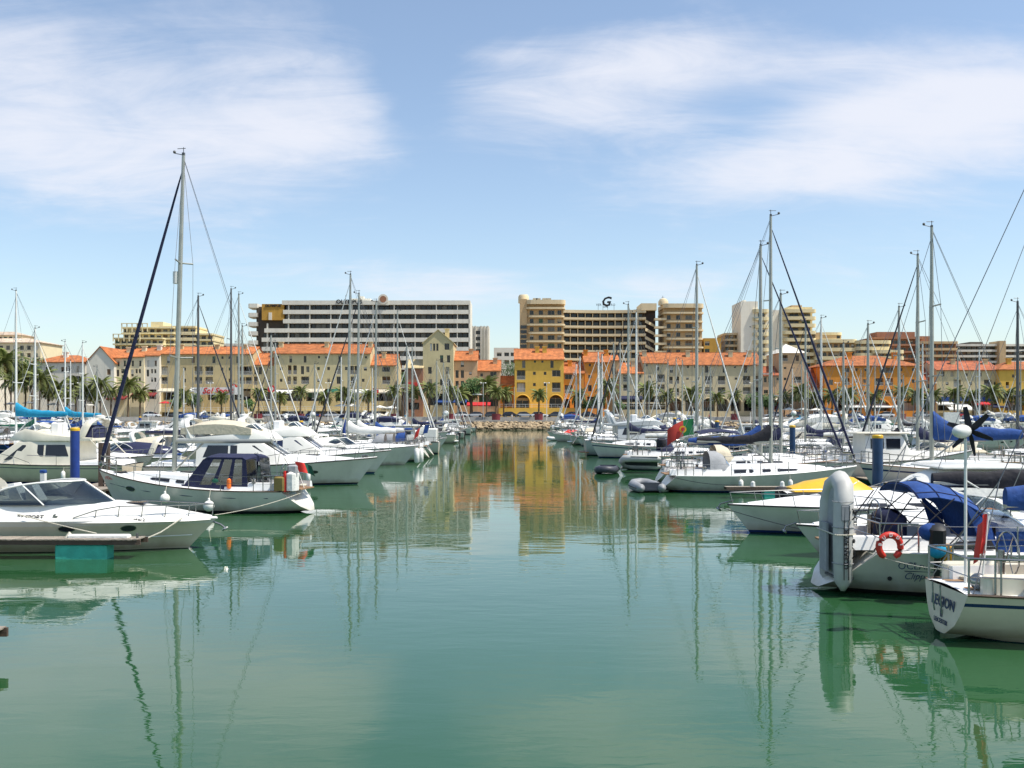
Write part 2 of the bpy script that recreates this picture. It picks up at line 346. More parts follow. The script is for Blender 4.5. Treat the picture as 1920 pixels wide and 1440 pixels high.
def rock_mb(mb, c, r, rng):
    q = [Vector(p).normalized() for p in ((0, 0, 1), (1, 0, .3), (.3, .95, .2), (-.8, .58, .3), (-.8, -.58, .3), (.3, -.95, .2), (.8, .58, -.5), (-.3, .95, -.5), (-1, 0, -.5), (-.3, -.95, -.5), (.8, -.58, -.5), (0, 0, -1))]
    vs_ = [(c[0] + p.x * r * rng.uniform(.7, 1.35), c[1] + p.y * r * rng.uniform(.7, 1.2), c[2] + p.z * r * rng.uniform(.55, 1)) for p in q]
    mb.add(vs_, [(0, 1, 2), (0, 2, 3), (0, 3, 4), (0, 4, 5), (0, 5, 1), (1, 6, 2), (2, 7, 3), (3, 8, 4), (4, 9, 5), (5, 10, 1), (2, 6, 7), (3, 7, 8), (4, 8, 9), (5, 9, 10), (1, 10, 6), (6, 11, 7), (7, 11, 8), (8, 11, 9), (9, 11, 10), (10, 11, 6)])
rng = random.Random(3); mb = MB()
kind(MB().prism([(-120, 226.5, -.8), (-120, 231.6, 1.6), (-120, 231.6, -.8)], (240, 0, 0)).build('bank', earth, smooth=0), 'structure')
for i in range(5200):
    x = rng.uniform(-118, 118); t = rng.random()
    rock_mb(mb, (x, lerp(226.3, 231.3, t), lerp(-.25, 1.75, t) + rng.uniform(-.1, .15)), rng.uniform(.22, .5), rng)
kind(mb.build('riprap_stones', rockm, smooth=0), 'stuff')
for i in range(70):
    x = rng.uniform(-9, 20); t = rng.random(); m_ = MB(); rock_mb(m_, (0, 0, 0), rng.uniform(.5, .78), rng)
    o = m_.build('boulder', rockm, smooth=0, loc=(x, lerp(226, 230.6, t), lerp(-.1, 1.6, t)))
    tag(o, 'large tan boulder of the stone bank under the quay at the end of the channel', 'boulder', 'boulders of the riprap bank')

# ================================================================== BUILDINGS
tan = mat('tan stucco', (.54, .43, .23), .9, .10, .35, stain=.22, bump=.15, bscale=3)
sand = mat('sand stucco', (.60, .50, .28), .9, .10, .35, stain=.25, bump=.15, bscale=3)
greytan = mat('grey tan stucco', (.57, .48, .30), .9, .10, .35, stain=.25, bump=.15, bscale=3)
pink = mat('pinkish stucco', (.60, .39, .22), .9, .10, .35, stain=.2, bump=.15, bscale=3)
cream = mat('cream stucco', (.74, .64, .42), .9, .08, .35, stain=.18, bump=.15, bscale=3)
whitew = mat('white render', (.74, .69, .58), .9, .08, .35, stain=.25)
yellows = mat('yellow stucco', (.68, .42, .075), .9, .10, .35, stain=.18, bump=.15, bscale=3)
orangew = mat('orange stucco', (.68, .26, .038), .9, .10, .35, stain=.18, bump=.15, bscale=3)
ochre = mat('ochre stucco', (.50, .28, .05), .9, .14, .35, stain=.3)
brownw = mat('brown red stucco', (.34, .16, .09), .9, .12, .35, stain=.25)
hotelw = mat('hotel white band', (.74, .71, .61), .8, .08, .3, stain=.3)
hotelt = mat('hotel tan band', (.70, .57, .36), .85, .08, .3, stain=.2)
hoteld = mat('hotel tan wall', (.52, .37, .20), .9, .12, .3, stain=.25)
hotely = mat('yellow cream band', (.72, .61, .36), .85, .08, .3, stain=.2)
roofo = roof_mat('orange roof tiles', (.50, .165, .05))
towerw = mat('warm white tower wall', (.84, .79, .66), .85, .05, .3, stain=.15)
roofp = roof_mat('pale sandy roof tiles', (.60, .47, .35))
roofr = roof_mat('red roof tiles', (.42, .12, .05))
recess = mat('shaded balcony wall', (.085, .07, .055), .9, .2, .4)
railm = mat('pale balcony railing', (.60, .58, .52), .6, .1, 4)
# shared unit pieces
um = MB(); fr_ = .055
um.box(0, fr_, 0, .06, 0, 1).box(1 - fr_, 1, 0, .06, 0, 1).box(fr_, 1 - fr_, 0, .06, 0, fr_ * .8).box(fr_, 1 - fr_, 0, .06, 1 - fr_ * .8, 1).box(.482, .518, .005, .05, fr_ * .8, 1 - fr_ * .8)
_f = um.build('window', winframe, smooth=0); FRAME = _f.data; bpy.data.objects.remove(_f)
um = MB().box(.02, .98, .025, .04, .02, .98); _f = um.build('pane', pane, smooth=0); PANE = _f.data; bpy.data.objects.remove(_f)
um = MB().box(0, 1, -.03, .03, .94, 1).box(0, 1, -.03, .03, 0, .07)
for i in range(9): um.box(i / 8 * .97, i / 8 * .97 + .03, -.02, .02, .07, .94)
_f = um.build('balcony_railing', railm, smooth=0); RAIL = _f.data; bpy.data.objects.remove(_f)
BLINDM = [mat('white roller blind', (.62, .60, .54), .8, .1, 3), mat('brown shutter', (.16, .085, .04), .7, .2, 4), mat('beige curtain', (.42, .36, .26), .9, .15, 4), mat('green shutter', (.05, .12, .07), .7, .2, 4)]
BL = []
for m_ in BLINDM:
    _f = MB().box(.03, .97, .012, .024, 0, 1).build('blind', m_, smooth=0); BL.append(_f.data); bpy.data.objects.remove(_f)
wrg = random.Random(5)
def window(parent, x, y, z, w_, h_, frame=True):
    o = link('window', FRAME, parent, (x, y, z), scale=(w_, 1, h_)); link('pane', PANE, o)
    if wrg.random() < .4: f_ = wrg.choice((.25, .4, .6, .92)); link('blind', BL[wrg.choice((0, 0, 1, 2, 3))], o, (0, 0, .97 - f_), scale=(1, 1, f_))
    return o
def facade(mb, Wd, Ht, ops, dep=.2, arches=()):
    """wall face in the plane y=0 with real openings (u0,v0,u1,v1,depth)"""
    xs = sorted(set([0, Wd] + [o[0] for o in ops] + [o[2] for o in ops])); zs = sorted(set([0, Ht] + [o[1] for o in ops] + [o[3] for o in ops]))
    for i in range(len(xs) - 1):
        for j in range(len(zs) - 1):
            cx, cz = (xs[i] + xs[i + 1]) / 2, (zs[j] + zs[j + 1]) / 2
            if any(o[0] < cx < o[2] and o[1] < cz < o[3] for o in ops): continue
            mb.add([(xs[i], 0, zs[j]), (xs[i + 1], 0, zs[j]), (xs[i + 1], 0, zs[j + 1]), (xs[i], 0, zs[j + 1])], [(0, 1, 2, 3)])
    for (a, c, b_, d, dp) in ops:
        mb.add([(a, 0, c), (b_, 0, c), (b_, 0, d), (a, 0, d), (a, dp, c), (b_, dp, c), (b_, dp, d), (a, dp, d)], [(0, 4, 5, 1), (1, 5, 6, 2), (2, 6, 7, 3), (3, 7, 4, 0)])
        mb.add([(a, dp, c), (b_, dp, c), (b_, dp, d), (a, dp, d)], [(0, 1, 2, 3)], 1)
def house(name, label, cat, Y, x0, x1, ye, wallm, roofm=None, yr=None, d=13, wins=(), arches=(), zb=ZR, roof='gable', chim=(), group=None, overhang=.45, yaw=0, lean=None):
    """x0,x1: picture columns of the facade at distance Y; ye/yr: rows of eave and ridge; wins: (cx, y0, y1, w, kind)"""
    X0, X1 = PX(x0, Y), PX(x1, Y); Wd = X1 - X0; Ht = PZ(ye, Y) - zb
    root = thing(name, label, cat, (X0, Y, zb), R(yaw), group)
    ops = []; todo = []
    for (cx, y0, y1, w_, k) in wins:
        u0, u1 = PX(cx - w_ / 2, Y) - X0, PX(cx + w_ / 2, Y) - X0; v0, v1 = PZ(y1, Y) - zb, PZ(y0, Y) - zb
        u0, u1 = max(.12, u0), min(Wd - .12, u1); v0 = max(.05, v0); v1 = min(v1, Ht - .1)
        if u1 - u0 < .25 or v1 - v0 < .25: continue
        dp = {'w': .22, 'l': 1.1, 'a': 2.2, 's': 2.5}[k]
        ops.append((u0, v0, u1, v1, dp)); todo.append((u0, v0, u1, v1, k))
    mb = MB(); facade(mb, Wd, Ht, ops)
    mb.add([(0, 0, 0), (0, d, 0), (0, d, Ht), (0, 0, Ht), (Wd, 0, 0), (Wd, d, 0), (Wd, d, Ht), (Wd, 0, Ht)], [(0, 3, 2, 1), (4, 5, 6, 7), (1, 2, 6, 5)])
    if roof == 'flat' or roofm is None: mb.add([(0, 0, Ht), (Wd, 0, Ht), (Wd, d, Ht), (0, d, Ht)], [(0, 1, 2, 3)])
    hr = 0
    if roofm and yr is not None:
        hr = PZ(yr, Y + d / 2) - zb - Ht
        if roof == 'gable':
            mb.add([(0, 0, Ht), (0, d, Ht), (0, d / 2, Ht + hr), (Wd, 0, Ht), (Wd, d, Ht), (Wd, d / 2, Ht + hr)], [(0, 2, 1), (3, 4, 5)])
        if roof == 'front':        # gable end looks at the harbour
            mb.add([(0, 0, Ht), (Wd, 0, Ht), (Wd / 2, 0, Ht + hr), (0, d, Ht), (Wd, d, Ht), (Wd / 2, d, Ht + hr)], [(0, 1, 2), (3, 5, 4)])
    for a in arches:               # springing of round arches: wall fills the corners of the opening
        pass
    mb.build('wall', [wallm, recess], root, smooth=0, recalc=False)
    if roofm and yr is not None:
        rb = MB(); o_ = overhang; th = .22
        if roof == 'gable':
            k = hr / (d / 2); e = -o_ * k
            for sgn in (0, 1):
                ya, yb = (-o_, d / 2) if sgn == 0 else (d + o_, d / 2)
                rb.add([(-.2, ya, Ht + e + .03), (Wd + .2, ya, Ht + e + .03), (Wd + .2, yb, Ht + hr + .03), (-.2, yb, Ht + hr + .03), (-.2, ya, Ht + e + th), (Wd + .2, ya, Ht + e + th), (Wd + .2, yb, Ht + hr + th), (-.2, yb, Ht + hr + th)],
                       [(0, 3, 2, 1), (4, 5, 6, 7), (0, 1, 5, 4), (1, 2, 6, 5), (3, 0, 4, 7)])
            rb.tube([(-.2, d / 2, Ht + hr + th), (Wd + .2, d / 2, Ht + hr + th)], .14, 5)
        elif roof == 'hip':
            i_ = min(d / 2, Wd / 3)
            b4 = [(-o_, -o_, Ht), (Wd + o_, -o_, Ht), (Wd + o_, d + o_, Ht), (-o_, d + o_, Ht)]; b5 = [(x, y, z + .2) for x, y, z in b4]
            rb.add(b4 + b5 + [(i_, d / 2, Ht + hr), (Wd - i_, d / 2, Ht + hr)], [(0, 3, 2, 1), (0, 1, 5, 4), (1, 2, 6, 5), (2, 3, 7, 6), (3, 0, 4, 7), (4, 5, 9, 8), (5, 6, 9), (6, 7, 8, 9), (7, 4, 8)])
        elif roof == 'front':
            for sg in (0, 1):
                xa = -o_ if sg == 0 else Wd + o_; k = hr / (Wd / 2); za = Ht - o_ * k
                rb.add([(xa, -.3, za), (Wd / 2, -.3, Ht + hr), (Wd / 2, d, Ht + hr), (xa, d, za), (xa, -.3, za + th), (Wd / 2, -.3, Ht + hr + th), (Wd / 2, d, Ht + hr + th), (xa, d, za + th)],
                       [(0, 1, 2, 3), (4, 7, 6, 5), (0, 4, 5, 1), (0, 3, 7, 4), (3, 2, 6, 7)])
        elif roof == 'pyramid':
            b4 = [(-o_, -o_, Ht), (Wd + o_, -o_, Ht), (Wd + o_, d + o_, Ht), (-o_, d + o_, Ht)]
            rb.add(b4 + [(Wd / 2, d / 2, Ht + hr)], [(0, 3, 2, 1), (0, 1, 4), (1, 2, 4), (2, 3, 4), (3, 0, 4)])
        rb.build('roof', roofm, root, smooth=0)
        rr = root.children[-1]
        for c in chim:
            u = PX(c, Y) - X0; cb = MB().box(u - .55, u + .55, d * .3, d * .3 + 1.0, Ht + hr * .35, Ht + hr + .55).box(u - .7, u + .7, d * .3 - .15, d * .3 + 1.15, Ht + hr + .55, Ht + hr + .75)
            cb.build('chimney', wallm, rr, smooth=0)
    for (u0, v0, u1, v1, k) in todo:
        if k == 'w': window(root, u0, .14, v0, u1 - u0, v1 - v0)
        elif k == 'l':
            g = window(root, u0 + .05, .95, v0, u1 - u0 - .1, v1 - v0 - .1)
            link('balcony_railing', RAIL, root, (u0, .05, v0), scale=(u1 - u0, 1, min(1.0, (v1 - v0) * .45)))
        elif k == 'a':             # arcade: fill the two corners above the arch line, glazed shop front behind
            r_ = (u1 - u0) / 2; cx = (u0 + u1) / 2; ab = MB(); zs_ = v1 - r_
            for sg in (-1, 1):
                arc = [(cx + sg * r_ * math.cos(t), -.004, zs_ + r_ * math.sin(t)) for t in (math.pi / 2 * i / 7 for i in range(8))]
                ab.prism([(cx + sg * r_, -.004, v1 + .01)] + arc[::1], (0, .5, 0))
            rim = [(cx + (r_ + .18) * math.cos(t), -.06, zs_ + (r_ + .18) * math.sin(t)) for t in (math.pi * i / 14 for i in range(15))]
            ab.build('arch', wallm, root, smooth=0)
            tb = MB().tube(rim, .13, 4); tb.build('arch_moulding', wallm, root, smooth=0)
            window(root, u0 + .1, 2.0, v0, u1 - u0 - .2, (v1 - v0) * .8)
        elif k == 's':
            n_ = max(2, int((u1 - u0) / 2.4))
            for q in range(n_): window(root, u0 + (u1 - u0) * q / n_ + .06, 2.1, v0, (u1 - u0) / n_ - .12, (v1 - v0) * .85)
            pb = MB()
            for q in range(1, n_, 2): pb.box(u0 + (u1 - u0) * q / n_ - .12, u0 + (u1 - u0) * q / n_ + .12, .1, .4, v0, v1)
            if n_ > 2: pb.build('shop_column', whitew, root, smooth=0)
    return root
def W(cs, y0, y1, w_, k='w'): return [(c, y0, y1, w_, k) for c in cs]
ZT = 5.2                                       # terrace level on which the arcades stand
def podium(x0, x1, m, Y=256, z=ZT):
    o = MB().box(PX(x0, Y), PX(x1, Y), Y, Y + 12, ZR + .1, z).build('terrace', m, smooth=0); kind(o, 'structure')
    return o
FR = 'harbour front houses with tiled roofs'
# --- far-left, behind the palms
house('hotel_building', 'cream hotel with shallow roof and arched dormer storey behind the tall palms', 'hotel', 330, -60, 76, 643, cream, roofp, 634, 16, W(range(-50, 76, 13), 648, 656, 7) + W(range(-50, 76, 13), 662, 670, 7), zb=ZR, roof='hip')
house('hotel_building', 'set-back cream top storey with small arches above the hotel behind the palms', 'penthouse', 338, -60, 40, 629, cream, roofp, 622, 9, W(range(-40, 40, 10), 631, 640, 6, 'w'), zb=20.5, roof='hip')
house('corner_house', 'small white house with low hipped orange roof beside a palm grove', 'house', 262, 62, 160, 680, whitew, roofo, 666, 13, W([91, 120], 688, 697, 11) + W([131, 146], 686, 698, 5) + W([91, 131, 146], 705, 716, 9), roof='hip', chim=(110,), group=FR)
# --- angled terrace house: gable to the left, sunlit long side
hs = house('gabled_house', 'cream terrace house with plain gable end and stepped orange roofs, set at an angle', 'house', 258, 162, 214, 679, whitew, roofo, 655, 20, W([204], 692, 703, 7), roof='front', group=FR, yaw=0)
for k, (a, b_, ye, yr, lab) in enumerate(((214, 241, 671, 657, 'first cream step of the terrace house, next to its plain gable'), (241, 270, 669, 655, 'middle cream step of the stepped terrace house'), (270, 299, 667, 653, 'white end step of the stepped terrace house against the tan apartments'))):
    house('terrace_house', lab, 'house', 259.5 + k * .6, a, b_, ye, (cream, cream, whitew)[k], roofo, yr, 12, W([a + 8, b_ - 7], 676, 687, 4) + W([a + 7], 693, 706, 5) + W([a + 15, b_ - 8], 692, 700, 4) + W([a + 15, b_ - 8], 708, 716, 4) + W([a + 14], 730, 748, 18, 's'), chim=(b_ - 10,), group=FR)
# --- tan apartments
house('apartment_house', 'long tan apartment house with orange roof and loggias, shop awnings below', 'house', 262, 298, 474, 664, tan, roofo, 652, 13,
      W([316, 362, 401, 446], 668, 681, 6) + W([346, 417, 430], 668, 673, 4) + W([307, 372, 392, 452, 467], 687, 703, 15, 'l') + W([346, 416, 431], 689, 695, 5) + W([307, 372, 392, 452, 467], 707, 720, 14, 'l') + W([346, 431], 710, 717, 5) + W([325, 408, 450], 729, 750, 40, 's'), group=FR, chim=(330, 398, 452))
# --- sand coloured block with two lower wings
house('apartment_house', 'large sand coloured block with many small windows in front of the banded hotel', 'house', 262, 514, 694, 663, sand, roofo, 647, 13,
      W([545, 572, 637], 667, 680, 5) + W([521, 598, 611, 686], 667, 672, 4) + W([543, 553], 685, 702, 7, 'l') + W([567], 686, 702, 6) + W([577], 687, 698, 6) + W([527, 597, 616, 649], 688, 694, 5) + W([635, 660, 668], 686, 702, 7, 'l') + W([685], 688, 695, 6) +
      W([542, 553], 706, 721, 7, 'l') + W([572], 706, 720, 15, 'l') + W([527, 597, 616, 681], 710, 716, 5) + W([635], 706, 720, 8) + W([662], 706, 726, 9, 'l') + W([545, 595, 650], 729, 752, 44, 's'), group=FR, chim=(520, 607, 690))
house('apartment_house', 'low sand coloured wing with patched orange roof beside the tan apartments', 'house', 262.8, 471, 514, 684, sand, roofo, 664, 13, W([480, 488], 688, 702, 6) + W([508], 688, 694, 5) + W([503], 711, 717, 5) + W([479], 706, 722, 8, 'l') + W([492], 729, 752, 30, 's'), group=FR, chim=(506,))
house('apartment_house', 'low sand coloured wing with sunlit end wall beside the gabled tower house', 'house', 262.8, 694, 742, 685, sand, roofo, 666, 13, W([703], 688, 694, 5) + W([724], 688, 697, 15) + W([704], 710, 716, 5) + W([724], 706, 720, 15, 'l') + W([718], 729, 752, 34, 's'), group=FR, chim=(716,))
# --- gabled tower house with lean-to
house('tower_house', 'tall beige tower house with pointed front gable and tripled top windows', 'house', 258, 793, 850, 643, sand, sand, 623, 15, W([808, 814, 820], 644, 658, 4) + W([838], 643, 656, 9) + W([828, 841], 666, 680, 6) + W([806], 688, 701, 7) + W([839], 688, 701, 7) + W([807, 828, 841], 711, 723, 6) + W([822], 738, 760, 40, 's'), roof='front', group=FR, overhang=.25, chim=(836,))
house('apartment_house', 'brown red lean-to wall beside the gabled tower house', 'house', 257, 760, 793, 690, brownw, tan, 676, 12, W([776], 755, 768, 20, 's'), group=FR)
MB().box(*[PX(761, 256.9), PX(783, 256.9)], 256.75, 256.95, PZ(732, 257), PZ(717, 257)).build('sign', redp, smooth=0); bpy.data.objects['sign']['label'] = 'square red sign on the brown wall beside the gabled tower house'; bpy.data.objects['sign']['category'] = 'sign'
sg = bpy.data.objects['sign']; MB().lathe([(.75, 0), (.75, .03)], n=20).build('emblem', brownw, sg, rot=(R(90), 0, 0), loc=(PX(772, 257), 256.74, PZ(724.5, 257)))
o = MB().box(PX(764, 257), PX(780, 257), 256.75, 256.95, PZ(748, 257), PZ(740, 257)).build('sign', whitew, smooth=0); tag(o, 'small white sign low on the brown wall beside the gabled tower house', 'sign')
for i in range(3): MB().box(PX(766, 257), PX(778, 257), 256.72, 256.76, PZ(746.6 - i * 2, 257), PZ(745.9 - i * 2, 257)).build('printed_line', ink, o, smooth=0)
# --- pinkish pair
house('apartment_house', 'pinkish house with orange roof between the tower house and a lower neighbour', 'house', 261, 851, 895, 676, pink, roofo, 660, 12, W([867], 677, 688, 6) + W([857, 867], 694, 709, 6) + W([882], 697, 703, 5) + W([857, 867], 714, 726, 6) + W([870], 738, 760, 34, 's'), group=FR, chim=(882,))
house('apartment_house', 'lower pinkish house with orange roof above a red awning', 'house', 261.6, 895, 938, 695, pink, roofo, 677, 12, W([903], 700, 706, 5) + W([925], 697, 706, 12) + W([925], 714, 728, 12, 'l') + W([905], 716, 722, 5) + W([916], 740, 762, 36, 's'), group=FR, chim=(928,))
house('apartment_house', 'narrow orange shed house with low roof against the yellow building', 'house', 262.4, 938, 964, 722, orangew, roofo, 707, 9, W([953], 735, 762, 14, 's'), group=FR)
# --- yellow arcaded building
podium(935, 1060, yellows)
house('apartment_house', 'yellow four storey building with orange roof and two arcade arches', 'house', 260, 965, 1057, 674, yellows, roofo, 656, 13, W([982, 1035], 676, 690, 6) + W([1003, 1017], 676, 680, 4) + W([977], 694, 712, 16, 'l') + W([1043], 694, 706, 16) + W([1002, 1022], 697, 703, 5) + W([977, 1043], 717, 735, 16, 'l') + W([1002, 1022], 718, 724, 5) + W([980, 1042], 741, 765, 25, 'a'), zb=ZT, group=FR, chim=(1008, 1022))
house('apartment_house', 'low orange house with tiled roof leaning on the yellow arcaded building', 'house', 261, 1057, 1095, 700, orangew, roofo, 681, 12, W([1066], 702, 711, 14) + W([1066], 722, 738, 15, 'l') + W([1088], 704, 709, 4) + W([1063], 748, 765, 11, 'a') + W([1083], 745, 765, 14, 's'), zb=ZT, group=FR, chim=(1070,))
house('apartment_house', 'tall narrow orange house with chimneys behind the forest of masts', 'house', 262, 1096, 1143, 679, orangew, roofo, 662, 12, W([1125], 682, 695, 6) + W([1106], 682, 687, 4) + W([1106], 703, 709, 6) + W([1126], 702, 718, 8, 'l') + W([1106, 1126], 722, 734, 7) + W([1118], 744, 766, 34, 's'), zb=ZR, group=FR, chim=(1100, 1139))
house('apartment_house', 'shaded brown link house between the orange house and the grey tan terrace', 'house', 263, 1143, 1161, 676, hoteld, roofo, 668, 10, W([1151], 690, 702, 7) + W([1151], 712, 724, 7), zb=ZR, group=FR)
house('apartment_house', 'low grey tan house with orange roof above a dark two level cafe front', 'house', 261, 1161, 1206, 700, greytan, roofo, 682, 12, W([1175], 703, 716, 13, 'l') + W([1200], 703, 708, 4) + W([1175], 721, 733, 13, 'l') + W([1183], 743, 754, 42, 's') + W([1183], 757, 768, 42, 's'), zb=ZR, group=FR, chim=(1190,))
house('apartment_house', 'first grey tan terrace house with loggias beside the dark cafe front', 'house', 261.4, 1206, 1252, 681, greytan, roofo, 663, 13, W([1213], 683, 687, 4) + W([1233], 683, 695, 6) + W([1218], 704, 709, 5) + W([1239], 702, 717, 15, 'l') + W([1218], 724, 729, 5) + W([1239], 721, 736, 15, 'l') + W([1228], 743, 754, 40, 's') + W([1228], 757, 768, 40, 's'), zb=ZR, group=FR, chim=(1212,))
house('apartment_house', 'long grey tan terrace with orange roof over a row of dark arches', 'house', 261.8, 1252, 1429, 684, greytan, roofo, 663, 13, W([1259, 1325, 1358, 1398], 684, 699, 6) + W([1290, 1304, 1378], 685, 690, 4) + W([1258, 1270], 706, 720, 7, 'l') + W([1289, 1309, 1380], 707, 712, 5) + W([1329, 1353, 1400, 1420], 705, 721, 14, 'l') + W([1258, 1270], 728, 742, 7, 'l') + W([1289, 1309, 1380], 727, 732, 5) + W([1329, 1353, 1400, 1420], 726, 739, 14, 'l') +
      W([1267], 747, 771, 24, 'a') + W([1298], 750, 771, 26, 's') + W([1329], 747, 771, 24, 'a') + W([1355], 747, 771, 22, 'a') + W([1380], 747, 771, 20, 'a') + W([1406], 747, 771, 22, 'a'), zb=ZR, group=FR, chim=(1295, 1376, 1412))
# --- right hand tower house with white roof
house('apartment_house', 'small pink wing with orange roof in front of the white roofed tower', 'house', 259, 1429, 1464, 704, pink, roofr, 689, 11, W([1435, 1443], 707, 717, 5) + W([1458], 708, 713, 4) + W([1436], 731, 738, 8) + W([1448], 744, 768, 28, 's'), group=FR)
house('tower_house', 'pink tower house capped by a white stepped pyramid roof', 'house', 260, 1461, 1511, 662, pink, whitew, 645, 13, W([1470], 666, 677, 14, 'l') + W([1495], 666, 677, 6) + W([1472], 688, 692, 5) + W([1496], 706, 718, 14, 'l') + W([1472], 708, 713, 5) + W([1472], 729, 735, 5) + W([1485], 745, 768, 40, 's'), roof='pyramid', group=FR)
house('apartment_house', 'low pink link house with red roof beside the big orange building', 'house', 262, 1511, 1546, 724, pink, roofr, 692, 12, W([1528], 730, 738, 10) + W([1528], 746, 768, 26, 's'), group=FR)
# --- big orange
house('apartment_house', 'big orange building with hipped roof and stacked balconies', 'house', 258, 1546, 1728, 687, orangew, roofo, 667, 17, W([1586], 690, 698, 13) + W([1606, 1623, 1690, 1712], 690, 696, 4) + W([1656, 1669], 689, 699, 13) + W([1586], 709, 722, 14, 'l') + W([1605, 1621, 1690, 1712], 711, 718, 5) + W([1649, 1667], 709, 723, 15, 'l') + W([1586], 728, 742, 14, 'l') + W([1605, 1621, 1690], 733, 739, 5) + W([1649, 1667], 730, 743, 15, 'l') + W([1558], 712, 722, 8) + W([1558], 732, 742, 8) + W([1590], 752, 770, 50, 's') + W([1652], 750, 771, 34, 'a') + W([1700], 752, 770, 40, 's'), roof='hip', group=FR, chim=(1606, 1692))
house('apartment_house', 'low pink infill house with red roof right of the big orange building', 'house', 262, 1728, 1756, 712, pink, roofr, 690, 12, W([1740], 720, 728, 6) + W([1742], 740, 768, 20, 's'), group=FR)
house('apartment_house', 'beige row with red brown roof and blue shop fascia', 'house', 260, 1756, 1874, 694, sand, roofr, 679, 13, W([1768, 1785, 1838], 696, 706, 6) + W([1812], 700, 706, 5) + W([1795, 1852], 712, 726, 14, 'l') + W([1776, 1820, 1866], 716, 722, 5) + W([1795, 1852], 732, 742, 14, 'l') + W([1780, 1830], 750, 770, 44, 's'), group=FR, chim=(1800, 1862))
house('apartment_house', 'yellow end house with hipped orange roof right of the beige row', 'house', 258, 1874, 1990, 694, yellows, roofo, 678, 14, W([1889, 1912], 716, 728, 6, 'l') + W([1900], 702, 708, 5) + W([1889, 1912], 736, 746, 6) + W([1905], 752, 770, 40, 's'), roof='hip', group=FR, chim=(1908,))
# --- wide low infill behind, so that gaps show houses and not bare ground
house('apartment_house', 'grey low block with terraces seen in the gap beside the yellow building', 'house', 330, 926, 972, 652, whitew, None, None, 12, W([936, 950, 962], 661, 668, 9) + W([936, 950, 962], 675, 682, 9), roof='flat')
house('apartment_house', 'white flat roofed block far behind between the tan house and the banded hotel', 'house', 420, 408, 470, 644, whitew, None, None, 12, W([420, 440], 648, 654, 8), roof='flat')

# ------------------------------------------------------------------ banded hotel
YH = 345
def hotel_banded():
    root = thing('hotel_building', 'long white banded hotel slab with dark balcony rows and ochre corner', 'hotel', (PX(491, YH), YH, ZR))
    X0 = PX(491, YH); L_ = lambda x: PX(x, YH) - X0; Z_ = lambda y: PZ(y, YH) - ZR; p = YH / F
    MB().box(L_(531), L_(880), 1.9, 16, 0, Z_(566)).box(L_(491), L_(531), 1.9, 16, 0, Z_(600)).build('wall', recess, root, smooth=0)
    MB().box(L_(491), L_(532), -.1, 15, Z_(600), Z_(570)).build('ochre_wall', ochre, root, smooth=0)
    MB().box(L_(529), L_(881), -.35, 16.4, Z_(571.5), Z_(563.5)).build('roof_parapet', hotelw, root, smooth=0)
    pm = MB().box(-.16, .16, 0, .5, 0, 1); pmo = pm.build('party_wall', hotelw, None, smooth=0); PW = pmo.data; bpy.data.objects.remove(pmo)
    gm = MB().box(0, 1, .0, .06, 0, 1); go = gm.build('glazing', pane, None, smooth=0); GL = go.data; bpy.data.objects.remove(go)
    fl = [571.5 + 17.35 * i for i in range(9)]
    for i, y0 in enumerate(fl):
        xl = 531 if i < 2 else (496 if i == 2 else 491)
        if y0 + 9 > 720: break
        MB().box(L_(xl), L_(880), -.3, -.1, Z_(y0 + 17.35), Z_(y0 + 9.6)).box(L_(xl), L_(880), -.1, 1.9, Z_(y0 + 17.35), Z_(y0 + 16.2)).build('balcony_band', hotelw, root, smooth=0)
        x = xl if i > 2 else 531
        while x < 878:
            xe = min(x + 9.9, 880)
            link('glazing', GL, root, (L_(x) + .12, 1.75, Z_(y0 + 16.2)), scale=(L_(xe) - L_(x) - .3, 1, 15.0 * p))
            x += 9.9
        x = 541 if xl == 531 else 501
        while x < 881:
            link('party_wall', PW, root, (L_(x), -.06, Z_(y0 + 16.2)), scale=(1, 3.6, 16.2 * p)); x += 39.6
    MB().box(L_(879), L_(882), -.3, 16, 0, Z_(564)).build('end_wall', hotelw, root, smooth=0)
    # left flank with curved white balconies
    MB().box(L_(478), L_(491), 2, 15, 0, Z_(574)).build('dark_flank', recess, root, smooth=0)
    for i in range(9):
        y0 = 569 + 17.3 * i; r = []
        for z in (Z_(y0 + 7.5), Z_(y0)):
            r.append([(L_(462), 5, z), (L_(463.5), 1.5, z), (L_(467), .2, z), (L_(482), .2, z), (L_(482), 9, z), (L_(462), 9, z)])
        MB().loft(r).build('end_balcony', hotelw, root, smooth=0)
    # roof plant, sign letters, round emblem
    MB().box(L_(652), L_(690), 6, 11, Z_(566), Z_(556)).box(L_(668), L_(676), 7, 10, Z_(556), Z_(551)).build('roof_plant', hotelw, root, smooth=0)
    text('OLYMPUS', 2.1, ink, root, (L_(655), -.45, Z_(566.2)), bold=.03, depth=.1)
    text('OLYMPUS', 1.25, ink, root, (L_(512), -.22, Z_(573.5)), bold=.03, depth=.08)
    eb = MB().lathe([(1.75, 0), (1.75, .3)], n=24).build('roof_emblem', whitew, root, loc=(L_(719), -.7, Z_(561.5)), rot=(R(90), 0, 0))
    MB().lathe([(1.15, 0), (1.15, .06)], n=24).build('emblem_disc', brownw, eb, loc=(0, 0, .3))
    MB().box(L_(709), L_(729), -.6, -.36, Z_(572.5), Z_(566)).build('sign_board', hotelw, root, smooth=0)
    MB().tube([(L_(641), 8, Z_(566)), (L_(641), 8, Z_(548))], .08, 4).tube([(L_(640), 8, Z_(552)), (L_(642.4), 8, Z_(552))], .06, 4).build('antenna', wire, root)
    MB().box(L_(504), L_(510), -.3, -.1, Z_(600), Z_(586)).build('white_panel', whitew, root, smooth=0)
hotel_banded()
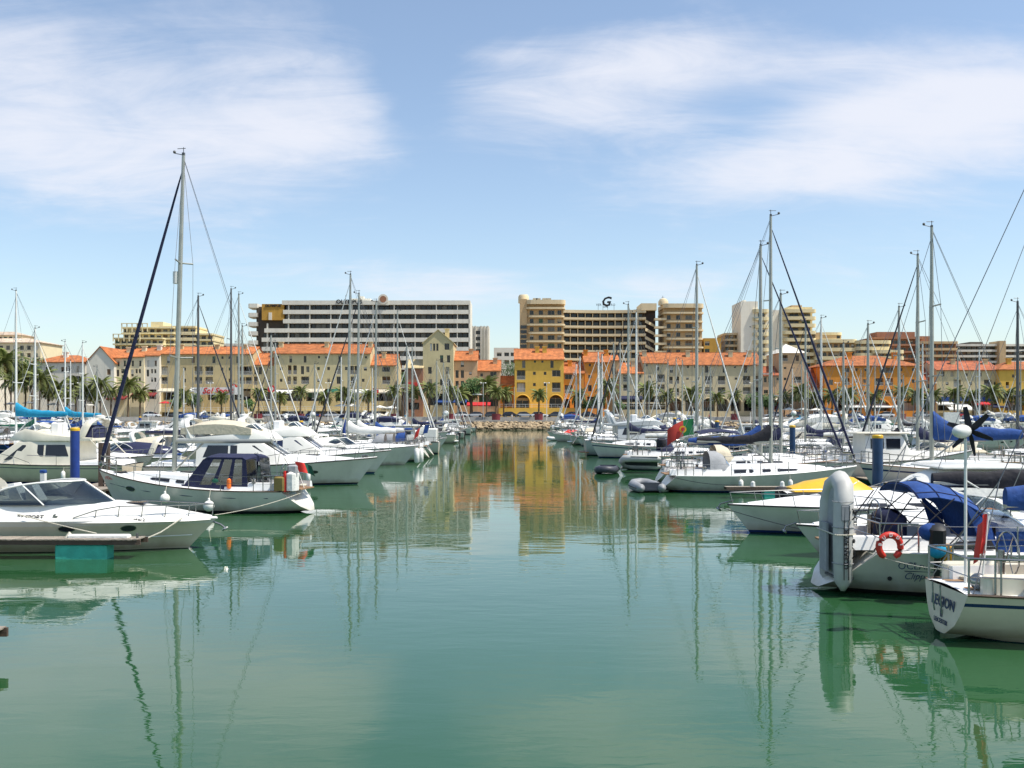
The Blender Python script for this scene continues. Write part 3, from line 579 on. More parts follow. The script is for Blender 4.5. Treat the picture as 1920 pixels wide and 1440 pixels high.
house('tower_block', 'slim white tower block with one column of windows right of the banded hotel', 'building', 370, 884, 917, 612, hotelw, None, None, 14, [(896, 620 + 11.5 * i, 627 + 11.5 * i, 9, 'w') for i in range(7)], roof='flat')
r_ = bpy.data.objects[[o.name for o in bpy.data.objects if o.name.startswith('tower_block')][-1]]
for x in (885.5, 891, 902, 908, 914): MB().box(PX(x, 370) - PX(884, 370) - .25, PX(x, 370) - PX(884, 370) + .25, -.35, -.02, 0, PZ(611, 370) - ZR).build('wall_fin', hotelw, r_, smooth=0)

# ------------------------------------------------------------------ tan hotel: two towers and a long curved middle
def rounded(x0, x1, y0, y1, r, n=5):
    pts = []
    for cx, cy, a0 in ((x1 - r, y0 + r, -90), (x1 - r, y1 - r, 0), (x0 + r, y1 - r, 90), (x0 + r, y0 + r, 180)):
        for i in range(n): a = R(a0 + 90 * i / (n - 1)); pts.append((cx + r * math.cos(a), cy + r * math.sin(a)))
    return pts
def slab(mb, pts, z0, z1): mb.loft([[(x, y, z0) for x, y in pts], [(x, y, z1) for x, y in pts]])
def hotel_tan():
    root = thing('hotel_building', 'tan hotel with rounded balcony towers at both ends of a long galleried middle', 'hotel', (PX(975, YH), YH, ZR))
    X0 = PX(975, YH); L_ = lambda x: PX(x, YH) - X0; Z_ = lambda y: PZ(y, YH) - ZR; p = YH / F
    gm = MB().box(0, 1, 0, .06, 0, 1); go = gm.build('glazing', pane, None, smooth=0); GL = go.data; bpy.data.objects.remove(go)
    def tower(xa, xb, ytop, ys, wall_l):
        MB().box(L_(xa), L_(xb), 1.6, 15, 0, Z_(ytop)).build('tower_wall', hoteld, root, smooth=0)
        b0 = MB(); slab(b0, rounded(L_(xa) - .3, L_(xb) + .5, -.2, 15.3, 1.8), Z_(ytop + 8), Z_(ytop)); b0.build('tower_parapet', hotelt, root, smooth=30)
        for i, y in enumerate(ys):
            e = (0, .9, .2, .9)[i % 4]
            b0 = MB(); slab(b0, rounded(L_(xa) - .4 + e, L_(xb) + .4 - e * .3, -.3, 15, 1.4), Z_(y + 3.2), Z_(y)); b0.build('balcony', hotelt, root, smooth=30)
            for cx, w_ in ((.08, 7), (.32, 8), (.56, 13), (.82, 8)):
                window(root, L_(xa) + cx * (L_(xb) - L_(xa)), 1.5, Z_(y + 13.5), w_ * p, 8.2 * p)
    tower(988, 1058, 562, [576 + 15.6 * i for i in range(7)], 976)
    tower(1246, 1318, 569, [585 + 16.2 * i for i in range(7)], 1232)
    # dark stair shafts on the left of both towers
    MB().box(L_(975), L_(988), .8, 14, 0, Z_(560)).build('stair_shaft', hoteld, root, smooth=0)
    for i in range(8): MB().box(L_(976), L_(987.5), .55, .8, Z_(616 + i * 9), Z_(610 + i * 9)).build('stair_window', tint_, root, smooth=0)
    c_ = MB().lathe([(1.9, 0), (1.9, 2.2), (1.5, 2.9)], (L_(982), 4, Z_(566)), 16); c_.build('round_turret', hotelt, root)
    b0 = MB()
    for x in (1004, 1010, 1022, 1030): b0.box(L_(x) - .8, L_(x) + .8, 4, 7, Z_(562), Z_(556.5))
    b0.build('roof_turret', hotelt, root, smooth=0)
    MB().lathe([(1.8, 0), (1.8, 1.2), (1.2, 2.2), (.2, 2.5)], (L_(1247), 4, Z_(570)), 14).build('roof_dome', hotelt, root)
    MB().tube([(L_(1246), 4, Z_(565)), (L_(1246), 4, Z_(552))], .09, 4).tube([(L_(1243), 4, Z_(555)), (L_(1249), 4, Z_(555))], .06, 4).build('antenna', wire, root)
    # galleried middle: bands follow a slight curve
    def curve(off, n=12): return [(L_(1056) + (L_(1212) - L_(1056)) * i / n, off + 1.6 * math.sin(math.pi * i / n) + 1.2, 0) for i in range(n + 1)]
    def band(off, z0, z1, th, nm, m):
        c = curve(off); r = [[(x, y, z0), (x, y + th, z0), (x, y + th, z1), (x, y, z1)] for x, y, _ in c]
        return MB().loft(r).build(nm, m, root, smooth=30)
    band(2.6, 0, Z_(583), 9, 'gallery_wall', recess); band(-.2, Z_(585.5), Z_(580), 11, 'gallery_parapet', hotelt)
    for i in range(7):
        y = 594 + 15.4 * i; band(0, Z_(y + 4), Z_(y), .22, 'gallery_band', hotelt); band(.22, Z_(y + 5), Z_(y + 3.6), 2.4, 'gallery_floor', hotelt)
        c = curve(2.2, 11)
        for q in range(11):
            x, yy, _ = c[q]; x2 = c[q + 1][0]
            link('glazing', GL, root, (x + .5, yy + .12, Z_(y + 3)), scale=((x2 - x) * .62, 1, 10.5 * p))
        b0 = MB()
        for q in range(1, 11): x, yy, _ = curve(.5, 11)[q]; b0.box(x - .14, x + .14, yy, yy + 2.0, Z_(y + 3.2), Z_(y - 10))
        b0.build('gallery_divider', hotelt, root, smooth=0)
    # open stair between middle and right tower: dark with slanted flights
    MB().box(L_(1210), L_(1232), 4, 14, 0, Z_(575)).build('stairwell', shopdark, root, smooth=0)
    MB().box(L_(1203), L_(1232), 1.0, 14, Z_(581), Z_(568)).build('stair_head', hotelt, root, smooth=0)
    for i in range(6):
        y = 598 + 15.4 * i
        MB().prism([(L_(1211), 1.6, Z_(y + 6)), (L_(1211), 1.6, Z_(y)), (L_(1230), 3.4, Z_(y + 9)), (L_(1230), 3.4, Z_(y + 14))], (0, .4, 0)).build('stair_flight', hotelt, root, smooth=0)
        MB().box(L_(1228), L_(1250), .4, 3, Z_(y + 2), Z_(y - 2)).build('side_balcony', hotelt, root, smooth=0)
    # roof sign on struts
    b0 = MB()
    for x in (1123, 1132, 1141, 1153): b0.box(L_(x) - .06, L_(x) + .06, 3, 3.15, Z_(581), Z_(570))
    b0.build('sign_strut', wire, root, smooth=0)
    text('G', 4.6, ink, root, (L_(1137), 2.9, Z_(564.5)), shear=.25, bold=.14, depth=.1)
    text('VER', 1.15, ink, root, (L_(1124), 2.95, Z_(570)), depth=.06); text('RO', 1.15, ink, root, (L_(1151), 2.95, Z_(570)), depth=.06)
    text('HOTEL', .55, ink, root, (L_(1137), 2.95, Z_(574)), depth=.06, bold=.02)
hotel_tan()
house('annex', 'ochre flat block stepping down on the right of the tan hotel', 'building', 346, 1320, 1352, 634, ochre, None, None, 12, W([1326], 640, 648, 9) + W([1326], 654, 662, 9), roof='flat')

# ------------------------------------------------------------------ stepped and balconied blocks behind the front row
def block(name, label, Y, x0, x1, ytop, wallm, bandm, step, d=14, cols=None, round_=1.0, bh=3.0, top=None, zb=ZR, wh=6.0):
    root = thing(name, label, 'building', (PX(x0, Y), Y, zb)); X0 = PX(x0, Y); L_ = lambda x: PX(x, Y) - X0; Z_ = lambda y: PZ(y, Y) - zb; p = Y / F
    MB().box(0, L_(x1), 1.5, d, 0, Z_(ytop + 1)).build('wall', wallm, root, smooth=0)
    y = ytop; n = 0
    while y < 700 and n < 12:
        b0 = MB(); slab(b0, rounded(-.2, L_(x1) + .2, -.2, d + .2, round_), Z_(y + bh), Z_(y)); b0.build('balcony', bandm, root, smooth=30)
        k = cols or max(1, int((x1 - x0) / 11))
        for q in range(k): window(root, L_(x0 + (x1 - x0) * (q + .15) / k), 1.38, Z_(y + step - .6), (x1 - x0) / k * .66 * p, min(wh, step - bh - 1) * p)
        y += step; n += 1
    if top: MB().box(*[L_(top[0]), L_(top[1])], 3, d - 2, Z_(ytop), Z_(top[2])).build('roof_plant', wallm, root, smooth=0)
    return root
# cream terraced hotel with pergolas
cream2 = mat('yellow cream stucco', (.74, .64, .38), .9, .08, .35, stain=.2)
block('terraced_block', 'cream terraced block with pergola frames behind the tan apartments', 340, 212, 305, 633, cream2, cream2, 11, cols=8, bh=2.6, round_=.4)
block('terraced_block', 'second tier of the cream terraced block, pergolas on its left edge', 343, 228, 326, 613, cream2, cream2, 10.5, cols=8, bh=2.6, round_=.4, top=(277, 300, 602))
block('terraced_block', 'stepped cream block with roof rail beside the pergola terraces', 344, 300, 366, 611, cream2, hotely, 11, cols=5, round_=.4)
block('terraced_block', 'lower cream block reaching right toward the banded hotel', 344, 326, 398, 625, cream2, hotely, 11, cols=6, round_=.4)
for k, (x0, x1, y0, y1) in enumerate(((212, 262, 627, 640), (228, 276, 607, 622))):
    b0 = MB(); Y = 339.5
    for i in range(6): x = PX(lerp(x0, x1, i / 5), Y); b0.box(x - .15, x + .15, Y, Y + .3, PZ(y1, Y), PZ(y0, Y))
    b0.box(PX(x0 - 1, Y), PX(x1 + 1, Y), Y - .1, Y + .5, PZ(y0, Y), PZ(y0 - 1.2, Y))
    tag(b0.build('pergola', cream2, smooth=0), ('lower', 'upper')[k] + ' cream roof pergola on the terraced block left of the tall mast', 'pergola')
# tall white and yellow tower
white_t = thing('tower_block', 'tall white slab tower with yellow rounded balcony stacks behind the masts', 'building', (PX(1389, YH), YH, ZR))
def tw():
    X0 = PX(1389, YH); L_ = lambda x: PX(x, YH) - X0; Z_ = lambda y: PZ(y, YH) - ZR; p = YH / F
    MB().box(0, L_(1421), 0, 14, 0, Z_(565)).box(L_(1397), L_(1403), 3, 6, Z_(565), Z_(561)).build('slab_wall', towerw, white_t, smooth=0)
    MB().box(L_(1421), L_(1480), 2, 15, 0, Z_(580)).build('white_wall', towerw, white_t, smooth=0)
    MB().box(L_(1480), L_(1528), 3, 15, 0, Z_(574)).build('yellow_wall', hotely, white_t, smooth=0)
    MB().box(L_(1490), L_(1510), 4, 9, Z_(574), Z_(570)).build('roof_plant', hoteld, white_t, smooth=0)
    for i in range(8):
        y = 580 + 14.5 * i
        b0 = MB(); slab(b0, rounded(L_(1411), L_(1441), -1.2, 3, 1.2), Z_(y + 6.5), Z_(y)); b0.build('balcony', hotely, white_t, smooth=30)
        window(white_t, L_(1412), 1.0, Z_(y + 14), 24 * p, 7 * p)
        y = 580 + 13.5 * i; e = (i % 3) * 3
        b0 = MB(); slab(b0, rounded(L_(1466 + e), L_(1530), -.8, 3, 1.2), Z_(y + 6.3), Z_(y)); b0.build('balcony', hotely, white_t, smooth=30)
        window(white_t, L_(1484), 2.86, Z_(y + 13), 18 * p, 6.5 * p); window(white_t, L_(1508), 2.86, Z_(y + 13), 16 * p, 6.5 * p)
tw()
block('balcony_block', 'small block of rounded tan balconies left of the white slab tower', 350, 1360, 1388, 624, hoteld, hotelt, 11, cols=3, bh=4, round_=1.8)
block('terraced_block', 'yellow terraced block with long curved balcony bands right of the white tower', 342, 1532, 1608, 636, hoteld, hotely, 16, cols=7, bh=6.5, round_=2.2, wh=7, top=(1534, 1574, 622))
block('terraced_block', 'upper curved yellow tier of the terraced block behind the white tower', 345, 1532, 1580, 623, hoteld, hotely, 12, cols=4, bh=5, round_=2.2)
block('terraced_block', 'stepped cream yellow block above the big orange building', 341, 1606, 1672, 638, hoteld, hotely, 12, cols=5, bh=6.5, round_=1.8)
block('terraced_block', 'lower cream step of the terraced block right above the orange roof', 339, 1640, 1696, 656, hoteld, hotely, 12, cols=5, bh=6.5, round_=1.8)
block('red_block', 'brown red apartment block with setback roof behind the tall mast pair', 350, 1638, 1730, 632, brownw, brownw, 13, cols=7, bh=3.5, round_=.4, top=(1650, 1722, 621))
block('red_block', 'brown red balcony wing stepping down beside the brown red block', 348, 1725, 1796, 640, brownw, hoteld, 12.5, cols=6, bh=4.5, round_=.8, top=(1728, 1752, 629))
block('banded_block', 'low white banded office block at far right with a dark stair tower', 360, 1796, 1990, 645, recess, hotelw, 10.5, cols=20, bh=4, round_=.3, top=(1826, 1850, 640))
b0 = MB().box(PX(1874, 358), PX(1886, 358), 358, 366, ZR, PZ(639, 358)); tag(b0.build('stair_tower', hoteld, smooth=0), 'dark stair tower standing before the low white banded block', 'tower')
# ================================================================== BOATS
class Hull:
    def __init__(s, L, B, fb, bow=1.35, tw=.72, umax=.42, draft=.5, q=.42, flare=0.0, brake=.45, srake=0.0, srise=.05, stern_s=1.0, bp=1.35):
        s.__dict__.update(locals()); del s.__dict__['s']
    def hb(s, u):
        if u < s.umax: return s.B / 2 * (s.tw + (1 - s.tw) * math.sin(math.pi / 2 * u / s.umax))
        t = (u - s.umax) / (1 - s.umax); return max(.02, s.B / 2 * (1 - t ** (s.bp + .75)) ** (1 / 1.08))
    def sh(s, u): return s.fb * (1 + (s.bow - 1) * max(0, (u - .3) / .7) ** 1.6 + (s.stern_s - 1) * max(0, (.3 - u) / .3))
    def zb(s, u):
        m = -s.draft * math.sin(math.pi * min(1, u * .9 + .12)) ** .8
        if u < .25: m = lerp(s.srise, m, sstep(u / .25))
        return m
    def x(s, u, z):
        a = -s.L / 2 + s.L * u
        if u > .6: a += s.brake * (z - s.sh(u)) * sstep((u - .6) / .4)
        if u < .22: a += s.srake * z * (1 - sstep(u / .22))
        return a
    def y(s, u, z):
        zb, h = s.zb(u), s.sh(u); t = max(0, min(1, (z - zb) / (h - zb))); fl = s.flare * u * u
        return s.hb(u) * ((1 - fl) * t ** s.q + fl * t ** 1.35)
    US = [0, .04, .1, .18, .27, .36, .45, .55, .64, .72, .79, .85, .9, .94, .97, 1]
    def build(s, root, side, bottom, stripe=None, boot=None, s0=.74, s1=.82, b1=.10):
        side = {gel: hullw_shade, gel2: hullc_shade}.get(side, side); stripe = {gel: hullw_shade, gel2: hullc_shade}.get(stripe, stripe); mb = MB(); rows = []  # gelcoat hulls swap to the darker copies with painted-in shade
        for u in s.US:
            zb, h = s.zb(u), s.sh(u)
            zs = [zb, zb * .4, .015, b1] + [b1 + (h - b1) * t for t in (.25, .5, s0, s1, 1)]
            for k in range(1, len(zs)): zs[k] = max(zs[k], zs[k - 1] + .004) if k < 5 else max(zs[k], zb + .01 + .003 * k)
            rows.append([(s.x(u, z), s.y(u, z), z) for z in zs])
        n = len(rows[0])
        idx = lambda k: 1 if k < 2 else (3 if k == 2 else (2 if k == 6 else 0))
        for sg in (1, -1):
            for i in range(len(rows) - 1):
                for k in range(n - 1):
                    q_ = [rows[i][k], rows[i + 1][k], rows[i + 1][k + 1], rows[i][k + 1]]
                    mb.add([(p[0], p[1] * sg, p[2]) for p in q_], [(0, 1, 2, 3) if sg < 0 else (3, 2, 1, 0)], idx(k))
        for k in range(n - 1):
            a, b_ = rows[0][k], rows[0][k + 1]
            mb.add([(a[0], -a[1], a[2]), (a[0], a[1], a[2]), (b_[0], b_[1], b_[2]), (b_[0], -b_[1], b_[2])], [(0, 3, 2, 1)], 1 if k < 2 else 0)
        # weld so that shading is continuous along each side
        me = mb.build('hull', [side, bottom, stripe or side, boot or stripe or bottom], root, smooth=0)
        bm = bmesh.new(); bm.from_mesh(me.data); bmesh.ops.remove_doubles(bm, verts=bm.verts, dist=.0015); bmesh.ops.recalc_face_normals(bm, faces=bm.faces); bm.to_mesh(me.data); bm.free()
        me.data.polygons.foreach_set('use_smooth', [True] * len(me.data.polygons)); me.data.set_sharp_from_angle(angle=R(38))
        return me
    def deck(s, root, m, camber=.05, u0=0, rim=None, rimr=.03, drop=.0):
        mb = MB(); rs = []
        us = [u for u in s.US if u >= u0]
        for u in us:
            h = s.sh(u) - drop; b_ = s.y(u, s.sh(u)) - .01; x = s.x(u, s.sh(u))
            rs.append([(x, b_ * t, h + camber * (1 - t * t)) for t in (-1, -.5, 0, .5, 1)])
        mb.loft(rs, closed=False, caps=False); d = mb.build('deck', m, root, smooth=40)
        if rim:
            r = MB()
            for sg in (1, -1): r.tube([(s.x(u, s.sh(u)), sg * s.y(u, s.sh(u)), s.sh(u) + .01) for u in s.US], rimr, 5)
            r.build('rubbing_strake', rim, root)
        return d
    def edge(s, u, sg=1, ins=.06, dz=0): return Vector((s.x(u, s.sh(u)), sg * (max(0, s.y(u, s.sh(u)) - ins)), s.sh(u) + dz))

class Cabin:
    """stations (x, z0, z1, w0, w1): deckhouse with sloped, round-shouldered sides"""
    def __init__(s, st, r=.08, crown=.05): s.st = st; s.r = r; s.crown = crown
    def at(s, x):
        st = s.st
        for a, b_ in zip(st, st[1:]):
            if min(a[0], b_[0]) <= x <= max(a[0], b_[0]):
                t = (x - a[0]) / (b_[0] - a[0]) if b_[0] != a[0] else 0; return tuple(lerp(p, q_, t) for p, q_ in zip(a, b_))
        return st[0] if abs(x - st[0][0]) < abs(x - st[-1][0]) else st[-1]
    def build(s, name, m, root):
        rs = []
        for (x, z0, z1, w0, w1) in s.st:
            r = min(s.r, (z1 - z0) * .45); c = s.crown
            half = [(w0, z0), (w1, z1 - r), (w1 - r * .35, z1 - r * .3), (w1 - r, z1), (w1 * .5, z1 + c * .75)]
            rs.append([(x, y, z) for y, z in half] + [(x, 0, z1 + c)] + [(x, -y, z) for y, z in reversed(half)])
        return MB().loft(rs).build(name, m, root, smooth=38)
    def side(s, x, h, sg, off=0):
        _, z0, z1, w0, w1 = s.at(x); r = min(s.r, (z1 - z0) * .45); return Vector((x, sg * (lerp(w0, w1, h) + off), z0 + (z1 - r - z0) * h))
    def window(s, poly, root, m=None, name='side_window', both=True):
        for sg in ((1, -1) if both else (-1,)):
            a = [s.side(x, h, sg, .014) for x, h in poly]; b_ = [s.side(x, h, sg, -.02) for x, h in poly]; n = len(a)
            mb = MB().add(a + b_, [tuple(range(n))] + [(i, (i + 1) % n, (i + 1) % n + n, i + n) for i in range(n)]); mb.build(name, m or tint_, root, smooth=0)
    def top(s, x, t, off=.014):
        _, z0, z1, w0, w1 = s.at(x); r = min(s.r, (z1 - z0) * .45); c = s.crown; W_ = w1 - r
        return Vector((x, W_ * t, z1 + c * (1 - abs(t)) + off))
    def screen(s, xa, xb, root, m=None, split=1, name='windscreen', wt=.94, wb=.94):
        for k in range(split):
            t0, t1 = lerp(-1, 1, k / split) + .03, lerp(-1, 1, (k + 1) / split) - .03; rs = []
            for i in range(5):
                x = lerp(xa, xb, i / 4); ww = lerp(wt, wb, i / 4); ts = [lerp(t0, t1, j / 4) * ww for j in range(5)]
                rs.append([s.top(x, t) for t in ts] + [s.top(x, t, -.03) for t in reversed(ts)])
            MB().loft(rs).build(name, m or tint_, root, smooth=0)

def rail(root, pts, hgt=.6, r=.014, n=1, posts=True, m=None, name='guard_rail', mid=True, lean=None):
    mb = MB(); top = [Vector(p) + Vector((0, 0, hgt)) for p in pts]
    if lean: top = [p + Vector(lean) for p in top]
    mb.tube(top, r, 5)
    if mid: mb.tube([(Vector(p) + q_) / 2 for p, q_ in zip(pts, top)], r * .6, 4)
    if posts:
        for p, q_ in list(zip(pts, top))[::n]: mb.tube([p, q_], r, 4)
    return mb.build(name, m or steel, root)
def canvas_hood(root, x0, x1, w_, z0, h, m, name='sprayhood', open_aft=True, front=.55, winm=None):
    """folding hood: front edge on the deck, hoops rising aft"""
    rs = []; n = 11
    for i, t in enumerate((0, .18, .4, .65, 1)):
        x = lerp(x1, x0, t); k = sstep(min(1, t / front)) * .94 + .06; hh = h * k; ww = w_ * (.86 + .14 * t)
        rs.append([(x - (0.25 * h * (1 - abs(math.cos(a)) ** 2) * 0), ww * math.cos(a), z0 + hh * max(0, math.sin(a)) ** .55) for a in (math.pi * j / (n - 1) for j in range(n))])
    inner = [[(x, y * .985, z0 + (z - z0) * .98) for x, y, z in r] for r in rs]
    mb = MB(); mb.loft(rs, False, False); mb.loft(inner, False, False)
    o = mb.build(name, m, root, smooth=60)
    if winm:
        for a0, a1 in ((.12, .30), (.38, .62), (.70, .88)):
            ws = []
            for t in (.12, .36):
                i = 0; x = lerp(x1, x0, t); k = sstep(min(1, t / front)) * .94 + .06
                ws.append([(x + .02, w_ * (.87 + .14 * t) * math.cos(math.pi * lerp(a0, a1, j / 4)) * 1.01, z0 + h * k * math.sin(math.pi * lerp(a0, a1, j / 4)) ** .55 * 1.01 + .012) for j in range(5)])
            MB().loft(ws, False, False).build('hood_window', winm, o, smooth=60)
    return o
def boom_cover(root, x0, x1, y, z, r0, r1, m, name='sail_cover', sag=0.04, collar=0):
    rs = []; n = 10
    for i in range(9):
        t = i / 8; x = lerp(x0, x1, t); r = lerp(r0, r1, t) * (1 + .07 * math.sin(t * 23)); zz = z + r * .75 - sag * math.sin(math.pi * t) + collar * max(0, 1 - t * 5)
        rs.append([(x, y + r * .55 * math.cos(a), zz + r * (1.15 + collar * 2 * max(0, 1 - t * 6)) * math.sin(a)) for a in (2 * math.pi * k / n for k in range(n))])
    return MB().loft(rs).build(name, m, root, smooth=60)
def sailboat(name, label, loc, rz, L=10, B=3.3, fb=1.0, mx=.62, H=13, side=None, bottom=None, stripe=None, boot=None, sparm=None, cover=None, jib=None, hood=None, bim=None,
             srake=.75, tw=.74, rake=.0, group=None, near=False, sp=2, bow=1.4, boomL=.40, boomz=None, coverm_r=.2, jr=.06, full_rails=True, cat='sailboat', wins=None, portl=0, stern_s=1.0, strake=None, coach=(.36, .78, .42), rig_w=.012, instruments=True, boom=True, q=.40):
    root = thing(name, label, cat, loc, rz, group); hl = Hull(L, B, fb, bow, tw, .44, .55, q, 0, .55, srake, .08, stern_s)
    sparm = sparm or alu; k = 1.4 if near else 1.6
    hl.build(root, side or gel, bottom or blackb, stripe or navyhull, boot or navyhull); hl.deck(root, deckm, .06, 0, strake or teak, .028)
    X = lambda u: -L / 2 + L * u
    # coachroof
    u0, u1, ch = coach; st = []
    for t, hk, wk in ((0, 1, .60), (.25, 1, .62), (.5, .92, .58), (.75, .62, .48), (.93, .28, .34), (1, .05, .22)):
        u = lerp(u0, u1, t); z = hl.sh(u) + .02; wd = hl.hb(u) * wk / .62 * .62; st.append((X(u), z - .03, z + ch * hk + .05, wd + .05, wd - .08))
    cb = Cabin(st, .1, .05); cr = cb.build('coachroof', deckm, root)
    for a, b_, h0, h1 in (wins or ((.12, .30, .3, .78), (.38, .46, .34, .72), (.52, .72, .32, .72))):
        xa, xb = X(lerp(u0, u1, a)), X(lerp(u0, u1, b_)); m_ = (h0 + h1) / 2
        cb.window([(xa, h0), (xb - .1 * (xb - xa), h0), (xb, m_), (xb - .12 * (xb - xa), h1), (xa, h1)], cr, name='cabin_window')
    zc = hl.sh(u0)
    # cockpit coamings, sole, companionway, wheel
    for sg in (1, -1):
        pts = [(X(.05), sg * hl.hb(.05) * .66), (X(.2), sg * hl.hb(.2) * .68), (X(u0) + .06, sg * (hl.hb(u0) * .62))]
        rs = [[(x, y - sg * .14, zc + .02), (x, y + sg * .14, zc + .02), (x, y + sg * .05, zc + .30), (x, y - sg * .12, zc + .32)] for x, y in pts]
        MB().loft(rs).build('coaming', deckm, root, smooth=40)
    MB().box(X(.03), X(u0), -hl.hb(.1) * .5, hl.hb(.1) * .5, zc + .03, zc + .075).build('cockpit_sole', teak, root, smooth=0)
    MB().box(X(u0) - .03, X(u0) - .002, -.3, .3, zc + .05, zc + ch).build('companionway', darkwood, root, smooth=0)
    wh = MB(); wx = X(.13)
    wh.tube([(wx, .42 * math.cos(a), zc + .62 + .42 * math.sin(a)) for a in (2 * math.pi * i / 16 for i in range(17))], .018, 5, caps=False); wh.tube([(wx - .12, 0, zc), (wx - .12, 0, zc + .7)], .06, 6)
    for i in range(3): a = math.pi * i / 3; wh.tube([(wx, .42 * math.cos(a), zc + .62 + .42 * math.sin(a)), (wx, -.42 * math.cos(a), zc + .62 - .42 * math.sin(a))], .01, 4)
    wh.build('steering_wheel', steel, root)
    # deck gear
    for uu, ww in ((lerp(u0, u1, .45), .26), (.90, .22)):
        zz = (cb.top(X(uu), 0, 0).z if uu < u1 else hl.sh(uu) + .06); MB().cbox(X(uu) - ww, X(uu) + ww, -ww, ww, zz - .02, zz + .05, .03).build('deck_hatch', tint_, root, smooth=0)
    for sg in (1, -1):
        MB().lathe([(.09, 0), (.07, .09), (.10, .16), (.05, .2)], (X(.22), sg * hl.hb(.22) * .68, zc + .3), 8).build('winch', steel, root)
        MB().lathe([(.15, 0), (.17, .05), (.1, .1)], (X(.08), sg * hl.hb(.08) * .5, zc + .08), 8).build('rope_coil', rope, root)
    MB().tube([(X(u0) + .1 + .05 * i, (-.5 + .12 * (i % 9)), cb.top(X(u0) + .15, 0, 0).z + .02) for i in range(9)], .02, 4).build('halyard', darkwire, root)
    # mast and rig
    xm = X(mx); zm = cb.top(xm, 0, 0).z if u0 < mx < u1 else hl.sh(mx); top = Vector((xm - rake * H, 0, H)); ms = Vector((xm, 0, zm))
    mast = MB().tube([ms, lerp(ms, top, .6), top], [.085 * k * .9, .078 * k * .9, .055 * k * .9], 8).build('mast', sparm, root)
    pt = lambda t: lerp(ms, top, t)
    rg = []; spz = [(.36, .44), (.66, .34)] if sp == 2 else [(.5, .42)]
    for t, wd in spz:
        c = pt(t); wd *= B * .62; mb = MB()
        for sg in (1, -1): mb.tube([c, c + Vector((-.18, sg * wd, .05))], .026 * k, 5)
        mb.build('spreader', sparm, mast)
    wr = MB(); rw = rig_w * (1 if near else 1.35)
    for sg in (1, -1):
        ch_ = Vector((xm - .15, sg * (hl.y(mx, hl.sh(mx)) - .1), hl.sh(mx))); tips = [pt(t) + Vector((-.18, sg * wd * B * .62, .05)) for t, wd in spz]
        wr.tube([ch_] + tips + [pt(.985)], rw, 3); wr.tube([ch_ + Vector((.2, 0, 0)), pt(spz[0][0])], rw, 3)
    wr.build('shroud', wire, root)
    stern = Vector((X(.0) + srake * fb + .1, 0, hl.sh(0)))
    spl = lerp(stern, pt(.995), .16); MB().tube([pt(.995), spl], rw, 3).tube([spl, stern + Vector((0, B * .3, 0))], rw, 3).tube([spl, stern + Vector((0, -B * .3, 0))], rw, 3).build('backstay', wire, root)
    bowp = Vector((L / 2 - .12, 0, hl.sh(1) + .08)); ht = .96
    if jib: 
        a, b_ = bowp + Vector((0, 0, .35)), pt(ht); 
        MB().tube([lerp(a, b_, t) for t in (0, .04, .3, .7, .93, 1)], [jr * .5, jr * 1.15, jr, jr * .75, jr * .5, jr * .2], 7).build('furled_jib', jib, root)
        MB().lathe([(.09, 0), (.11, .03), (.11, .14), (.07, .18)], bowp + Vector((0, 0, .1)), 8).build('furling_drum', steel, root)
    MB().tube([bowp, pt(ht)], rw, 3).build('forestay', wire, root)
    bz = boomz or (zm + .75); bl = boomL * L
    if boom:
        bo = MB().tube([(xm - .08, 0, bz), (xm - bl, 0, bz + .03)], .062 * k, 7).build('boom', sparm, root)
        MB().tube([(xm - .08, 0, zm + .1), (xm - bl * .32, 0, bz)], .03 * k, 5).build('vang', sparm, root)
        MB().tube([(xm - bl, 0, bz), pt(.99)], rw * .8, 3).build('topping_lift', wire, root)
        if cover: boom_cover(bo, xm - .02, xm - bl * 1.0, 0, bz, coverm_r * 1.25, coverm_r * .65, cover, collar=.35)
    if instruments:
        mb = MB().tube([top, top + Vector((0, 0, .35))], .012 * k, 4).tube([top + Vector((0, 0, .02)), top + Vector((.42, 0, .12))], .012 * k, 4).tube([top + Vector((-.1, 0, .3)), top + Vector((.28, 0, .3))], .01 * k, 4).ball(top + Vector((.42, 0, .17)), .05 * k, 6, 4).box(top.x - .05, top.x + .05, -.05, .05, H, H + .12)
        mb.build('masthead_gear', darkmast, mast)
    # rails
    us = (.06, .2, .34, .48, .62, .76, .87)
    if full_rails:
        for sg in (1, -1):
            mb = MB()
            for hh, r in ((.6, rw * .8), (.32, rw * .7)): mb.tube([hl.edge(u, sg, .07, hh) for u in us], r, 3)
            for u in us: mb.tube([hl.edge(u, sg, .07), hl.edge(u, sg, .07, .62)], .014 * k, 4)
            mb.build('lifeline', steel, root)
        for nm, ul in (('pulpit', (.87, .94, .99)), ('pushpit', (.13, .05, .005))):
            pts = [hl.edge(u, 1, .07) for u in ul] + [hl.edge(u, -1, .07) for u in reversed(ul)]; rail(root, pts, .64, .016 * k, 1, name=nm)
    if hood: canvas_hood(root, X(u0) - .55, X(u0) + .75, hl.hb(u0) * .64, zc + ch * .55, 1.0, hood, winm=vinyl)
